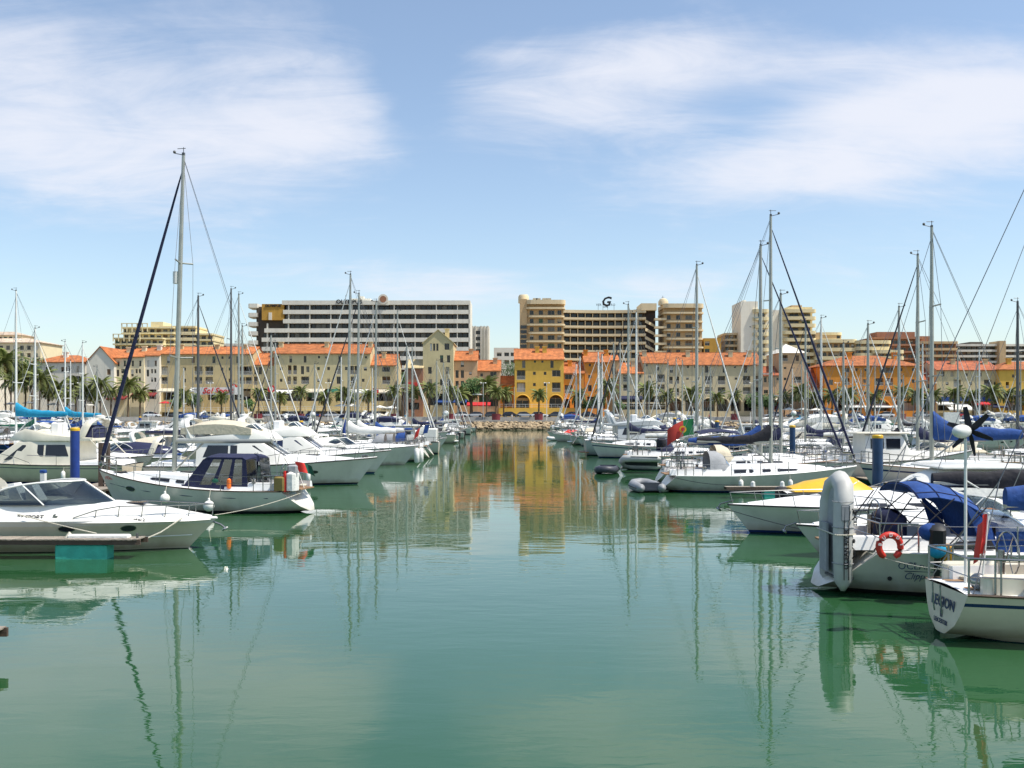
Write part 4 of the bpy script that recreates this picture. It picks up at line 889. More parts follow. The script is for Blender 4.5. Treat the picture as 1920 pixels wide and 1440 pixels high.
    if bim:
        x0, x1, zt, ww = X(.03), X(.30), zc + 1.95, hl.hb(.15) * .85; rs = []
        for i in range(6):
            t = i / 5; x = lerp(x0, x1, t); dz_ = .16 * math.sin(math.pi * t)
            rs.append([(x, ww * s_, zt + dz_ - .16 * s_ * s_) for s_ in (-1, -.6, -.2, .2, .6, 1)] + [(x, ww * s_, zt + dz_ - .16 * s_ * s_ - .03) for s_ in (1, .6, .2, -.2, -.6, -1)])
        bo = MB().loft(rs).build('bimini', bim, root, smooth=50)
        for sg in (1, -1):
            mb = MB()
            for a in (x0 + .1, (x0 + x1) / 2, x1 - .1): mb.tube([((x0 + x1) / 2, sg * ww, zc + .3), (a, sg * ww * .98, zt - .15)], .014, 4)
            mb.build('bimini_frame', steel, bo)
    root['deckz'] = zc
    return root, hl, cb

def arch(root, x, w_, z0, z1, m, lean=.5, wid=.35, name='radar_arch'):
    rs = []
    n = 10
    for i in range(n + 1):
        a = math.pi * i / n; y = w_ * math.copysign(abs(math.cos(a)) ** .5, math.cos(a)); z = z0 + (z1 - z0) * math.sin(a) ** .5; xo = x - lean * (z - z0) / (z1 - z0) * (z1 - z0)
        ny, nz_ = math.cos(a), math.sin(a)
        rs.append([(xo + wid, y, z), (xo + wid * .2, y + ny * .07, z + nz_ * .07), (xo - wid * .6, y, z), (xo + wid * .2, y - ny * .07, z - nz_ * .07)])
    return MB().loft(rs).build(name, m, root, smooth=30)
def bow_rail(root, hl, u0=.5, h=.55, n=6, r=.016, lean=.10, m=None):
    us = [lerp(u0, .985, i / n) for i in range(n + 1)]; pts = [hl.edge(u, 1, .09) for u in us] + [hl.edge(u, -1, .09) for u in reversed(us)]
    hs = [h * min(1, .25 + i * .5) for i in range(n + 1)]; hs = hs + hs[::-1]; mb = MB()
    top = [p + Vector((lean, 0, q_)) for p, q_ in zip(pts, hs)]; mb.tube(top, r, 5)
    for p, q_ in zip(pts, top): mb.tube([p, q_], r * .85, 4)
    return mb.build('bow_rail', m or steel, root)
def wrap_screen(root, xb, zb_, a_b, w_b, xt, zt, a_t, w_t, m, frame=whitemast, ang=95, name='windscreen', n=14, fr=.028):
    lo, hi = [], []
    for i in range(n + 1):
        th = R(lerp(-ang, ang, i / n)); k = max(0, 1 - (abs(lerp(-1, 1, i / n))) ** 5)
        lo.append(Vector((xb + a_b * math.cos(th), w_b * math.sin(th), zb_))); hi.append(Vector((xt + a_t * math.cos(th), w_t * math.sin(th), lerp(zb_ + .06, zt, k))))
    mb = MB(); mb.loft([lo, hi], False, False); mb.loft([[p + Vector((-.012, 0, 0)) for p in lo], [p + Vector((-.012, 0, 0)) for p in hi]], False, False)
    o = mb.build(name, m, root, smooth=60)
    fb_ = MB().tube(hi, fr, 5).tube([lo[n // 2], hi[n // 2]], fr * .7, 4)
    for i in (3, n - 3): fb_.tube([lo[i], hi[i]], fr * .7, 4)
    fb_.build('screen_frame', frame, o); return o
def outboard(root, x, z, m=None, s=1.0, y=0):
    mb = MB(); mb.cbox(x - .32 * s, x + .12 * s, y - .17 * s, y + .17 * s, z + .2 * s, z + .75 * s, .06); mb.box(x - .18 * s, x + .0 * s, y - .06 * s, y + .06 * s, z - .55 * s, z + .2 * s); mb.ball((x - .12 * s, y, z - .6 * s), .1 * s, 6, 4, sc=(2, .7, .7))
    return mb.build('outboard_motor', m or rubber, root, smooth=40)
def flybridge(name, label, loc, rz, L=12, B=3.8, fb=1.25, side=None, group=None, bimm=None, stripe=None, cat='motor yacht', near=False, glass=None, trim=None, bottom=None, boot=None):
    root = thing(name, label, cat, loc, rz, group); hl = Hull(L, B, fb, 1.4, .9, .35, .5, .30, .55, .75, -.12, -.25, 1.0, 1.5); side = side or gel
    hl.build(root, side, bottom or blueb, stripe or side, boot or stripe or navyhull, .80, .84); hl.deck(root, deckm, .07, 0, trim or rubber, .035)
    X = lambda u: -L / 2 + L * u; z = lambda u: hl.sh(u)
    zc = z(.3); w_ = B / 2
    trunk = Cabin([(X(.50), z(.5) - .05, z(.5) + .55, w_ * .78, w_ * .62), (X(.64), z(.64) - .05, z(.64) + .42, w_ * .74, w_ * .58), (X(.80), z(.8) - .05, z(.8) + .22, w_ * .52, w_ * .4), (X(.9), z(.9) - .05, z(.9) + .02, w_ * .3, w_ * .2)], .12, .06); trunk.build('foredeck_trunk', deckm, root)
    h = 1.45
    cab = Cabin([(X(.22), zc - .05, zc + h, w_ * .86, w_ * .74), (X(.44), zc - .05, zc + h, w_ * .86, w_ * .74), (X(.50), zc - .05, zc + h * .95, w_ * .84, w_ * .70), (X(.62), zc - .02, zc + .42, w_ * .76, w_ * .64), (X(.64), zc, zc + .3, w_ * .7, w_ * .6)], .1, .06)
    sal = cab.build('saloon', side, root)
    cab.window([(X(.25), .42), (X(.36), .42), (X(.36), .88), (X(.27), .88)], sal, glass); cab.window([(X(.37), .42), (X(.565), .42), (X(.475), .9), (X(.37), .88)], sal, glass)
    cab.screen(X(.512), X(.612), sal, glass, 3)
    zf = zc + h + .04; fw = w_ * .78
    rs = []
    for x, hh, ww in ((X(.14), .10, fw), (X(.2), .12, fw * 1.02), (X(.38), .42, fw), (X(.47), .62, fw * .92), (X(.53), .34, fw * .72), (X(.56), .06, fw * .55)):
        rs.append([(x, ww, zf - .08), (x, ww * 1.0, zf + hh * .7), (x - .03, ww * .93, zf + hh), (x, ww * .86, zf + hh * .72), (x, 0, zf + hh * .60), (x, -ww * .86, zf + hh * .72), (x - .03, -ww * .93, zf + hh), (x, -ww, zf + hh * .7), (x, -ww, zf - .08)])
    fl = MB().loft(rs).build('flybridge', side, root, smooth=35)
    wrap_screen(fl, X(.44), zf + .56, .55, fw * .84, X(.42), zf + .86, .42, fw * .8, smoke, ang=85, n=10)
    for sg in (.35, -.35): MB().cbox(X(.33), X(.37), sg - .25, sg + .25, zf + .2, zf + .95, .06).cbox(X(.37), X(.4), sg - .25, sg + .25, zf + .2, zf + .55, .05).build('helm_seat', deckm, fl, smooth=40)
    arch(root, X(.19), fw * .98, zf + .1, zf + 1.15, side, .45, .3)
    MB().lathe([(.05, 0), (.28, .05), (.28, .2), (.1, .26)], (X(.15), 0, zf + 1.15), 12).build('radar_dome', whitemast, root)
    rail(root, [(X(.14), sg_ * fw * .95, zf + .1) for sg_ in (1, .3, -.3, -1)], .55, .018)
    bow_rail(root, hl, .42, .62, 7, .018)
    MB().cbox(X(.02), X(.22), -w_ * .8, w_ * .8, zc - .1, zc + .25, .06).build('cockpit_seat', deckm, root, smooth=40)
    MB().box(X(-.05), X(.01), -w_ * .78, w_ * .78, .28, .36).build('swim_platform', teak, root, smooth=0)
    for sg in (1, -1): MB().tube([(X(.03), sg * w_ * .85, zc), (X(.15), sg * fw, zf)], .03, 5).build('overhang_stay', side, root)
    for sg in (1, -1): MB().tube([(X(.3), sg * w_ * .93, zc + .02), (X(.3), sg * w_ * .93, zc + .55), (X(.44), sg * w_ * .93, zc + .6)], .018, 4).build('side_rail', steel, root)
    MB().cbox(X(.68), X(.74), -.28, .28, z(.7) + .36, z(.7) + .45, .03).build('deck_hatch', tint_, root, smooth=0)
    MB().cbox(X(.93), X(.96), -.12, .12, z(.94) + .05, z(.94) + .22, .03).build('windlass', steel, root, smooth=0)
    MB().tube([(X(.17), .4, zf + 1.1), (X(.15), .4, zf + 2.6)], .015, 4).build('aerial', whitemast, root)
    if bimm:
        rs = []
        for t in (0, .25, .5, .75, 1): rs.append([(lerp(X(.15), X(.46), t), fw * s_, zf + .62 + .5 * math.sin(math.pi * t) ** .6 * (1 - .5 * s_ * s_)) for s_ in (-1, -.5, 0, .5, 1)] + [(lerp(X(.15), X(.46), t), fw * s_ * 1.0, zf + .3) for s_ in (1, 0, -1)])
        MB().loft(rs).build('flybridge_cover', bimm, root, smooth=50)
    for u in (.62, .74):
        for sg in (1, -1): oval(root, hl, u, .55, sg, .26, .085)
    root['zf'] = zf
    return root, hl, cab
def oval(root, hl, u, t, sg, rx, rz_, name='porthole'):
    zz = lerp(.1, hl.sh(u), t); n = 14; c = []; ring = []
    for i in range(n):
        a = 2 * math.pi * i / n; du = rx * math.cos(a) / hl.L; z_ = zz + rz_ * math.sin(a); y = hl.y(u + du, z_); x = hl.x(u + du, z_); c.append((x, sg * (y + .012), z_)); ring.append((x, sg * (y + .014), z_))
    cc = [(p[0], p[1] - sg * .04, p[2]) for p in c]
    o = MB().loft([cc, c]).build(name, tint_, root, smooth=0); MB().tube(ring + ring[:2], .014, 4, caps=False).build('porthole_rim', steel, o); return o
def cruiser(name, label, loc, rz, L=9, B=3.0, fb=1.1, side=None, group=None, cover=None, stripe=None, screen=None, archm=True, cat='motor cruiser', bottom=None, boot=None, ob=False, hardtop=False, near=False, bowr=1.3):
    """low sports cruiser: long raised foredeck, wraparound screen, open cockpit"""
    root = thing(name, label, cat, loc, rz, group); hl = Hull(L, B, fb, bowr, .9, .35, .45, .30, .6, .8, -.1, -.2, 1.0, 1.5); side = side or gel
    hl.build(root, side, bottom or blackb, stripe or side, boot or stripe or side, .80, .86); hl.deck(root, deckm, .05, 0, rubber, .028)
    X = lambda u: -L / 2 + L * u; z = hl.sh; w_ = B / 2
    fd = Cabin([(X(.06), z(.06) - .04, z(.06) + .30, w_ * .84, w_ * .76), (X(.36), z(.36) - .04, z(.36) + .36, w_ * .86, w_ * .78), (X(.52), z(.52) - .04, z(.52) + .42, w_ * .84, w_ * .66), (X(.68), z(.68) - .04, z(.68) + .33, w_ * .72, w_ * .52), (X(.82), z(.82) - .04, z(.82) + .18, w_ * .5, w_ * .34), (X(.94), z(.94) - .03, z(.94) + .02, w_ * .2, w_ * .12)], .14, .07)
    fo = fd.build('foredeck', deckm, root); fd.window([(X(.42), .35), (X(.6), .35), (X(.65), .55), (X(.6), .72), (X(.46), .74)], fo)
    hb = MB().cbox(X(.66), X(.72), -.27, .27, z(.69) + .36, z(.69) + .42, .03); hb.build('deck_hatch', tint_, fo, smooth=0)
    zb_ = z(.4) + .34
    scr = wrap_screen(root, X(.36), zb_, L * .17, w_ * .76, X(.30), zb_ + .62, L * .13, w_ * .68, screen or smoke, ang=98)
    MB().box(X(.07), X(.36), -w_ * .66, w_ * .66, zb_ - .02, zb_ + .03).build('cockpit_lining', gel2, root, smooth=0)
    for sg in (.38, -.38): MB().cbox(X(.30), X(.34), sg - .24, sg + .24, zb_ - .2, zb_ + .52, .07).cbox(X(.34), X(.40), sg - .24, sg + .24, zb_ - .2, zb_ + .14, .05).build('helm_seat', deckm, root, smooth=40)
    MB().cbox(X(.07), X(.16), -w_ * .6, w_ * .6, zb_ - .2, zb_ + .22, .06).build('stern_seat', deckm, root, smooth=40)
    MB().box(X(-.05), X(.01), -w_ * .8, w_ * .8, .24, .32).build('swim_platform', deckm, root, smooth=0)
    bow_rail(root, hl, .48, .42, 6, .015)
    if archm: arch(root, X(.16), w_ * .82, zb_ - .1, zb_ + 1.0, side, .4, .26)
    if hardtop: MB().cbox(X(.12), X(.40), -w_ * .74, w_ * .74, zb_ + .95, zb_ + 1.05, .05).build('hardtop', side, root, smooth=40)
    if cover:
        rs = []
        for t in (0, .2, .45, .7, .9, 1):
            hh = (.16, .42, .62, .70, .55, .22)[int(t * 5 + .01) if t < 1 else 5]; x = lerp(X(.05), X(.44), t); rs.append([(x, w_ * .84 * s_, zb_ - .02 + hh * (1 - abs(s_) ** 3)) for s_ in (-1, -.7, -.35, 0, .35, .7, 1)] + [(x, w_ * .8 * s_, zb_ - .06) for s_ in (1, 0, -1)])
        MB().loft(rs).build('cockpit_cover', cover, root, smooth=60)
    if ob: outboard(root, X(0) - .05, .55, s=1.1)
    for sg in (1, -1): oval(root, hl, .60, .6, sg, .2, .075); oval(root, hl, .72, .62, sg, .2, .075)
    root['zb'] = zb_
    return root, hl, fd
def pilothouse(name, label, loc, rz, L=8, B=2.9, fb=1.1, side=None, group=None, stripe=None, cat='fishing cruiser', bottom=None, roofm=None):
    root = thing(name, label, cat, loc, rz, group); hl = Hull(L, B, fb, 1.5, .85, .4, .5, .34, .45, .6, -.08, -.2, 1.0, 1.4); side = side or gel
    hl.build(root, side, bottom or redb, stripe or side, stripe or navyhull, .76, .86); hl.deck(root, deckm, .05, 0, rubber, .035)
    X = lambda u: -L / 2 + L * u; z = hl.sh; w_ = B / 2; zc = z(.4)
    cab = Cabin([(X(.30), zc - .03, zc + 1.55, w_ * .72, w_ * .64), (X(.52), zc - .03, zc + 1.55, w_ * .72, w_ * .64), (X(.57), zc - .03, zc + .75, w_ * .7, w_ * .6), (X(.60), zc, zc + .55, w_ * .66, w_ * .56), (X(.80), zc + .1, z(.8) + .22, w_ * .4, w_ * .32), (X(.84), zc + .1, z(.84) + .05, w_ * .3, w_ * .22)], .08, .05)
    cb_ = cab.build('wheelhouse', side, root)
    cab.window([(X(.33), .52), (X(.41), .52), (X(.41), .9), (X(.33), .9)], cb_); cab.window([(X(.425), .52), (X(.51), .52), (X(.51), .9), (X(.425), .9)], cb_)
    cab.screen(X(.525), X(.565), cb_, None, 3); MB().cbox(X(.24), X(.56), -w_ * .76, w_ * .76, zc + 1.58, zc + 1.68, .04).build('wheelhouse_roof', roofm or side, root, smooth=40)
    MB().tube([(X(.4), 0, zc + 1.65), (X(.4), 0, zc + 3.0)], .03, 5).build('signal_mast', whitemast, root)
    rail(root, [hl.edge(u, 1, .08) for u in (.3, .18, .06, .01)] + [hl.edge(u, -1, .08) for u in (.01, .06, .18, .3)], .5, .018); bow_rail(root, hl, .55, .55, 5, .018)
    MB().cbox(X(.08), X(.22), -.5, .5, zc - .1, zc + .35, .05).build('engine_box', deckm, root, smooth=40)
    return root, hl, cab
def runabout(name, label, loc, rz, L=5.6, B=2.1, fb=.75, side=None, group=None, cover=None, bim=None, stripe=None, cat='speedboat', bottom=None):
    root = thing(name, label, cat, loc, rz, group); hl = Hull(L, B, fb, 1.3, .92, .35, .35, .30, .6, .7, -.1, -.15, 1.0, 1.5); side = side or gel
    hl.build(root, side, bottom or blackb, stripe or side, stripe or side, .6, .86); hl.deck(root, deckm, .05, 0, rubber, .03)
    X = lambda u: -L / 2 + L * u; z = hl.sh; w_ = B / 2; zc = z(.4)
    wrap_screen(root, X(.46), zc + .03, L * .12, w_ * .78, X(.40), zc + .42, L * .09, w_ * .7, smoke, ang=95, n=10)
    MB().box(X(.06), X(.48), -w_ * .74, w_ * .74, zc + .05, zc + .10).build('cockpit_lining', gel2, root, smooth=0)
    for sg in (.36, -.36): MB().cbox(X(.32), X(.37), sg - .2, sg + .2, zc - .1, zc + .5, .05).build('helm_seat', deckm, root, smooth=40)
    bow_rail(root, hl, .6, .3, 4, .014); outboard(root, X(0) - .02, .45)
    if cover:
        rs = []
        for t, hh in ((0, .12), (.2, .35), (.5, .5), (.8, .52), (1, .14)): rs.append([(lerp(X(.03), X(.56), t), w_ * .9 * s_, zc + .05 + hh * (1 - abs(s_) ** 3)) for s_ in (-1, -.6, -.2, .2, .6, 1)] + [(lerp(X(.03), X(.56), t), 0, zc)])
        MB().loft(rs).build('boat_cover', cover, root, smooth=60)
    if bim:
        rs = [[(lerp(X(.12), X(.45), t), w_ * .85 * s_, zc + 1.35 + .12 * math.sin(math.pi * t) - .1 * s_ * s_ - dz_) for dz_ in (0, .03) for s_ in ((-1, -.5, 0, .5, 1) if dz_ == 0 else (1, .5, 0, -.5, -1))] for t in (0, .33, .66, 1)]
        bo = MB().loft(rs).build('bimini', bim, root, smooth=50)
        for sg in (1, -1):
            mb = MB()
            for t in (.14, .43): mb.tube([(X(.28), sg * w_ * .85, zc), (X(t), sg * w_ * .84, zc + 1.3)], .014, 4)
            mb.build('bimini_frame', steel, bo)
    return root, hl
def inflatable(name, label, loc, rot=(0, 0, 0), L=2.6, B=1.4, tr=.2, m=None, floor=None, group=None, cat='dinghy', strip=True):
    root = thing(name, label, cat, loc, 0, group); root.rotation_euler = rot; m = m or hypalon
    pts = [(-L / 2, -B / 2 + tr, 0), (-L * .1, -B / 2 + tr, 0), (L * .22, -B / 2 + tr * 1.05, .02), (L * .40, -B * .24, .07), (L * .46, 0, .1), (L * .40, B * .24, .07), (L * .22, B / 2 - tr * 1.05, .02), (-L * .1, B / 2 - tr, 0), (-L / 2, B / 2 - tr, 0)]
    pts = [(p[0], p[1], p[2] + tr) for p in pts]
    rr = [tr * .55] + [tr] * 7 + [tr * .55]; 
    a, b_ = Vector(pts[0]), Vector(pts[-1]); ex = Vector((-.22, 0, 0))
    MB().tube([a + ex] + pts + [b_ + ex], [.05, tr * .9] + [tr] * 7 + [tr * .9, .05], 12).build('buoyancy_tube', m, root, smooth=60)
    MB().prism([(-L / 2, -B / 2 + tr, tr * .6), (L * .2, -B / 2 + tr, tr * .6), (L * .42, 0, tr * .75), (L * .2, B / 2 - tr, tr * .6), (-L / 2, B / 2 - tr, tr * .6)], (0, 0, .05)).build('floor', floor or greyc, root, smooth=0)
    MB().box(-L / 2 + .02, -L / 2 + .07, -B / 2 + tr, B / 2 - tr, tr * .4, tr * 2.1).build('transom', hypd, root, smooth=0)
    MB().box(-.12, .12, -B / 2 + tr, B / 2 - tr, tr * 1.5, tr * 1.62).build('thwart', teak, root, smooth=0)
    for sg in (1, -1) if strip else ():
        mb = MB(); pp = [(x, sg * (abs(y) + tr * .98), z) for x, y, z in pts[:3]]
        mb.tube(pp, .03, 5); mb.build('rubbing_strip', rubber, root)
    return root
def flag(name, label, base, hgt, bands, size=(.9, .6), lean=(-.3, 0, 1), wave=.12, cat='flag', droop=.3, group=None, yaw=0):
    """bands: list of (fraction, material) from the staff outwards"""
    root = thing(name, label, cat, base, yaw, group); d = Vector(lean).normalized(); top = d * hgt
    MB().tube([(0, 0, 0), top], .018, 5).ball(top, .03, 6, 4).build('flag_staff', whitemast, root)
    f0 = 0; w_, h = size
    for fr, m in bands:
        n = 5; rs = []
        for i in range(n + 1):
            s_ = (f0 + fr * i / n); x = -w_ * s_; y = wave * math.sin(s_ * 6.5) * s_; z = -droop * w_ * s_ * s_
            col = [top * 1.0 - d * (h * q_) + Vector((x, y + .02 * math.sin(q_ * 5 + s_ * 4), z)) for q_ in (0, .33, .66, 1)]
            rs.append(col + [p + Vector((0, .006, 0)) for p in reversed(col)])
        MB().loft(rs).build('flag_band', m, root, smooth=60); f0 += fr
    return root
def fender(loc, r=.16, ball=True, label='', m=None, line=None, group=None, Lh=.55):
    root = thing('fender', label, 'fender', loc, 0, group)
    if ball: MB().ball((0, 0, 0), r, 12, 9).lathe([(.05, r * .9), (.05, r + .07), (.03, r + .1)]).build('float', whitec if m is None else m, root, smooth=60)
    else: MB().lathe([(.04, 0), (r, .1), (r, Lh - .1), (.04, Lh)], (0, 0, -Lh / 2), 10).build('float', whitec if m is None else m, root, smooth=60)
    if line: MB().tube([(0, 0, r), Vector(line) - Vector(loc)], .012, 4).build('fender_line', rope, root)
    return root
# ================================================================== NEAR BOATS, each built for its own berth
PI = math.pi
# --- white sports cruiser, bow to the channel (left front)
def sport_boat():
    root, hl, fd = None, None, None
    L, B, fb = 9.6, 2.9, .95
    root = thing('motor_cruiser', 'white sports cruiser with wraparound windscreen tied to the pontoon with the green float', 'motor cruiser', (-13.7, 29.75, 0), 0)
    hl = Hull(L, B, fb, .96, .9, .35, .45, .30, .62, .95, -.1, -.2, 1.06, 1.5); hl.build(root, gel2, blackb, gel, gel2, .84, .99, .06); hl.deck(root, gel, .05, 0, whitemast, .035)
    X = lambda u: -L / 2 + L * u; z = hl.sh; w_ = B / 2
    fd = Cabin([(X(.05), z(.05) - .04, z(.05) + .46, w_ * .90, w_ * .80), (X(.35), z(.35) - .04, z(.35) + .46, w_ * .92, w_ * .80), (X(.55), z(.55) - .04, z(.55) + .48, w_ * .92, w_ * .74), (X(.70), z(.70) - .04, z(.70) + .42, w_ * .84, w_ * .62), (X(.83), z(.83) - .04, z(.83) + .26, w_ * .62, w_ * .42), (X(.93), z(.93) - .04, z(.93) + .11, w_ * .36, w_ * .22), (X(.985), z(.98) - .03, z(.98) + .02, w_ * .12, w_ * .06)], .22, .07)
    fo = fd.build('foredeck', gel, root)
    MB().cbox(X(.72), X(.78), -.25, .25, z(.75) + .43, z(.75) + .47, .03).build('deck_hatch', tint_, fo, smooth=0)
    zb_ = 1.40
    MB().box(X(.05), X(.5), -w_ * .70, w_ * .70, zb_ + .06, zb_ + .10).build('cockpit_lining', gel2, root, smooth=0)
    wrap_screen(root, X(.45), zb_, 2.25, w_ * .80, X(.38), 2.05, 1.95, w_ * .62, smoke, ang=112, n=18, fr=.035)
    for x in (-1.15, -.65): 
        MB().loft([[(x + .02 * k_, -.62 + .02, 1.45), (x + .42, -.62, 1.45), (x + .42, -.1, 1.45), (x, -.1, 1.45)] if k_ == 0 else [(x - .06, -.58, 1.98), (x + .12, -.58, 2.0), (x + .12, -.14, 2.0), (x - .06, -.14, 1.98)] for k_ in (0, 1)]).build('helm_seat', deckm, root, smooth=40)
    MB().cbox(X(.07), X(.15), -w_ * .6, w_ * .6, 1.2, 1.7, .06).build('stern_seat', deckm, root, smooth=40)
    arch(root, X(.28), w_ * .84, zb_ - .05, 2.15, gel, .5, .26)
    bow_rail(root, hl, .60, .42, 6, .017, .05)
    for u, t in ((.585, .74), (.765, .72)):
        for sg in (1, -1): oval(root, hl, u, t, sg, .22, .085)
    p = fd.side(X(.475), .52, -1, .016); text('27 SPORT', .18, ink, root, p, (R(78), 0, 0), .004, .2, .003)
    p = fd.side(X(.785), .30, -1, .016); text('1148AL2', .13, ink, root, p, (R(70), 0, R(6)), .004, 0, .003)
    q_ = [(X(u), -hl.y(u, .3) - .012, .30) for u in (.1, .3, .5, .7, .85)]; MB().tube([(X(u), -hl.y(u, .30 + .12 * u) - .005, .30 + .14 * u) for u in (.05, .2, .4, .6, .8, .93)], .02, 4).build('spray_rail', gel, root)
    MB().lathe([(.06, -.02), (.075, 0), (.06, .02)], (0, 0, 0), 10).build('vent', steel, root, loc=fd.side(X(.55), .6, -1, .02), rot=(R(90), 0, 0))
    mb = MB().tube([(L / 2 - .25, 0, .86), (L / 2 + .12, 0, .72), (L / 2 + .28, 0, .60)], .03, 5).tube([(L / 2 + .28, -.14, .62), (L / 2 + .18, 0, .55), (L / 2 + .28, .14, .62)], .035, 5); mb.build('anchor', steel, root)
    return root
sport_boat()
# mooring lines of the sports cruiser
def line(pts, label, r=.017, m=None, sag=.0):
    mb = MB(); ps = []; a, b_ = Vector(pts[0]), Vector(pts[-1])
    if len(pts) == 2: ps = [lerp(a, b_, t) - Vector((0, 0, sag * 4 * t * (1 - t))) for t in (i / 10 for i in range(11))]
    else:
        for i in range(len(pts) - 1): ps += [lerp(Vector(pts[i]), Vector(pts[i + 1]), t / 4) for t in range(4)]
        ps.append(Vector(pts[-1]))
    mb.tube(ps, r, 5); return tag(mb.build('mooring_line', m or rope, smooth=60), label, 'mooring line')
line([(-14.2, 28.33, 1.18), (-11.75, 27.9, .68)], 'pale mooring rope running down from the sports cruiser side to the near pontoon', .016, sag=.02)
line([(-9.75, 29.2, .98), (-10.2, 28.7, .62), (-10.75, 28.25, .36), (-11.2, 28.0, .42), (-11.6, 27.9, .62)], 'slack pale rope looping from the sports cruiser bow to the near pontoon', .020)
# near finger pontoon with its planks
def finger(label, x0, x1, y0, y1, z, planks=True, floats=(), group=None):
    root = thing('finger_pontoon', label, 'pontoon', ((x0 + x1) / 2, (y0 + y1) / 2, 0), 0, group); cx, cy = (x0 + x1) / 2, (y0 + y1) / 2
    for yy in (y0, y1 - .06): MB().box(x0 - cx, x1 - cx, yy - cy, yy + .06 - cy, z - .16, z - .012).build('side_beam', darkwood, root, smooth=0)
    if planks:
        n = int((x1 - x0) / .145); pm = MB().box(0, .135, y0 - cy - .03, y1 - cy + .03, z - .03, z); o = pm.build('plank', greyteak, root, smooth=0); o.location.x = x0 - cx
        for i in range(1, n):
            q_ = link('plank', o.data, root, (x0 - cx + i * .145, random.uniform(-.006, .006), random.uniform(-.004, .004)))
    else: MB().box(x0 - cx, x1 - cx, y0 - cy, y1 - cy, z - .03, z).build('decking', greyteak, root, smooth=0)
    for (a, b_) in floats: MB().cbox(a - cx, b_ - cx, y0 - cy + .05, y1 - cy - .05, -.22, z - .165, .03).build('float', floatm, root, smooth=0)
    MB().tube([(x1 - cx - .15, y0 - cy + .2, z), (x1 - cx - .15, y0 - cy + .2, z + .14)], .035, 6).build('bollard', darkmast, root)
    return root
finger('weathered finger pontoon with one green float beside the sports cruiser', -21, -10.35, 27.45, 28.08, .57, True, ((-12.75, -11.3), (-18.5, -17.1)))
finger('tip of a wooden pontoon just entering the picture at its left edge', -16, -8.42, 15.9, 16.5, .52, True, ((-13, -12),))
o = MB().cbox(-.85, .85, -.14, .14, 0, .09, .03).build('fender_board', whitec, smooth=40, loc=(-11.6, 27.75, .575)); tag(o, 'white padded board lying on the pontoon end beside the sports cruiser', 'fender board')
o = MB().lathe([(.02, .16), (.09, .06), (.13, 0)], n=10).build('rope_coil', rope, loc=(-12.45, 27.75, .575), smooth=50); tag(o, 'small pale heap of rope on the pontoon above the green float', 'rope')
# --- pale grey sloop with navy cockpit tent (stern to the channel)
def tent(root, x0, x1, ww, zb_, zt, m):
    """cockpit enclosure: roof, slanted strips and clear vinyl panels between them"""
    rs = []
    for t in (0, .08, .5, .92, 1):
        x = lerp(x0, x1, t); dz_ = -.10 if t in (0, 1) else 0; rs.append([(x, ww * s_, zt + dz_ - .12 * s_ * s_) for s_ in (-1, -.6, 0, .6, 1)] + [(x, ww * s_ * .97, zt + dz_ - .12 * s_ * s_ - .22) for s_ in (1, 0, -1)])
    o = MB().loft(rs).build('cockpit_tent', m, root, smooth=50); zr = zt - .2
    for sg in (1, -1):
        a = lambda t, z: Vector((lerp(x0 - .10, x1 + .95, t) if z < zr - .3 else lerp(x0, x1, t), sg * ww * (1.0 if z > zr - .3 else 1.05), z))
        for t0, w_ in ((0, .09), (.25, .07), (.5, .07), (.76, .24)):
            p = [a(t0, zb_), a(min(1, t0 + w_), zb_), a(min(1, t0 + w_), zr), a(t0, zr)]; MB().prism(p, (0, -sg * .012, 0)).build('tent_strip', m, o, smooth=0)
        for t0, t1 in ((.09, .25), (.32, .5), (.57, .76)):
            p = [a(t0, zb_), a(t1, zb_), a(t1, zr), a(t0, zr)]; MB().prism(p, (0, -sg * .006, 0)).build('tent_window', vinyl, o, smooth=0)
        MB().prism([a(0, zb_), a(1, zb_), a(1, zb_ + .16), a(0, zb_ + .16)], (0, -sg * .015, 0)).build('tent_skirt', m, o, smooth=0)
    for t0, t1 in ((-1, -.15), (.15, 1)): MB().prism([(x0 - .1, ww * t0, zb_), (x0 - .1, ww * t1, zb_), (x0, ww * t1, zr), (x0, ww * t0, zr)], (.008, 0, 0)).build('tent_window', vinyl, o, smooth=0)
r, hl, cb = sailboat('sailboat', 'pale hulled sloop with tall mast, navy cockpit tent and white sloping stern', (-12.95, 41.5, 0), PI - R(12), 9.9, 3.3, .92, .64, 14.95, side=gel, bottom=blackb, stripe=gel, boot=blackb, jib=navy, rake=.029, near=True, bow=1.75, boomL=.45, boomz=2.87, jr=.085, srake=1.05, tw=.7, coach=(.34, .86, .40), strake=darkwood, stern_s=.98)
tent(r, -2.45, -.55, 1.05, .98, 2.38, navy)
for sg in (1, -1): oval(r, hl, .80, .66, sg, .30, .10, 'hull_window')
MB().tube([(hl.x(u, hl.sh(u) * .70), hl.y(u, hl.sh(u) * .70) + .004, hl.sh(u) * .70) for u in (.12, .3, .5, .7, .85, .95)], .014, 4).build('cove_stripe', inkblue, r)
text('FIONA', .2, inkred, r, (hl.x(.93, 1.3), hl.y(.93, 1.28) + .02, 1.3), (R(90), 0, R(180 - 20)), .004, .2)
MB().lathe([(.04, -.02), (.13, 0), (.13, .5), (.04, .52)], n=12).build('radar_reflector', whitemast, r, loc=(-4.95 + 9.9 * .64 - .029 * 9.8 + .20, .0, 9.55), smooth=40)
MB().cbox(-4.15, -3.7, .75, 1.2, .95, 1.52, .06).build('deck_barrel', mat('olive canister', (.20, .15, .04), .6, .2, 3), r, smooth=40)
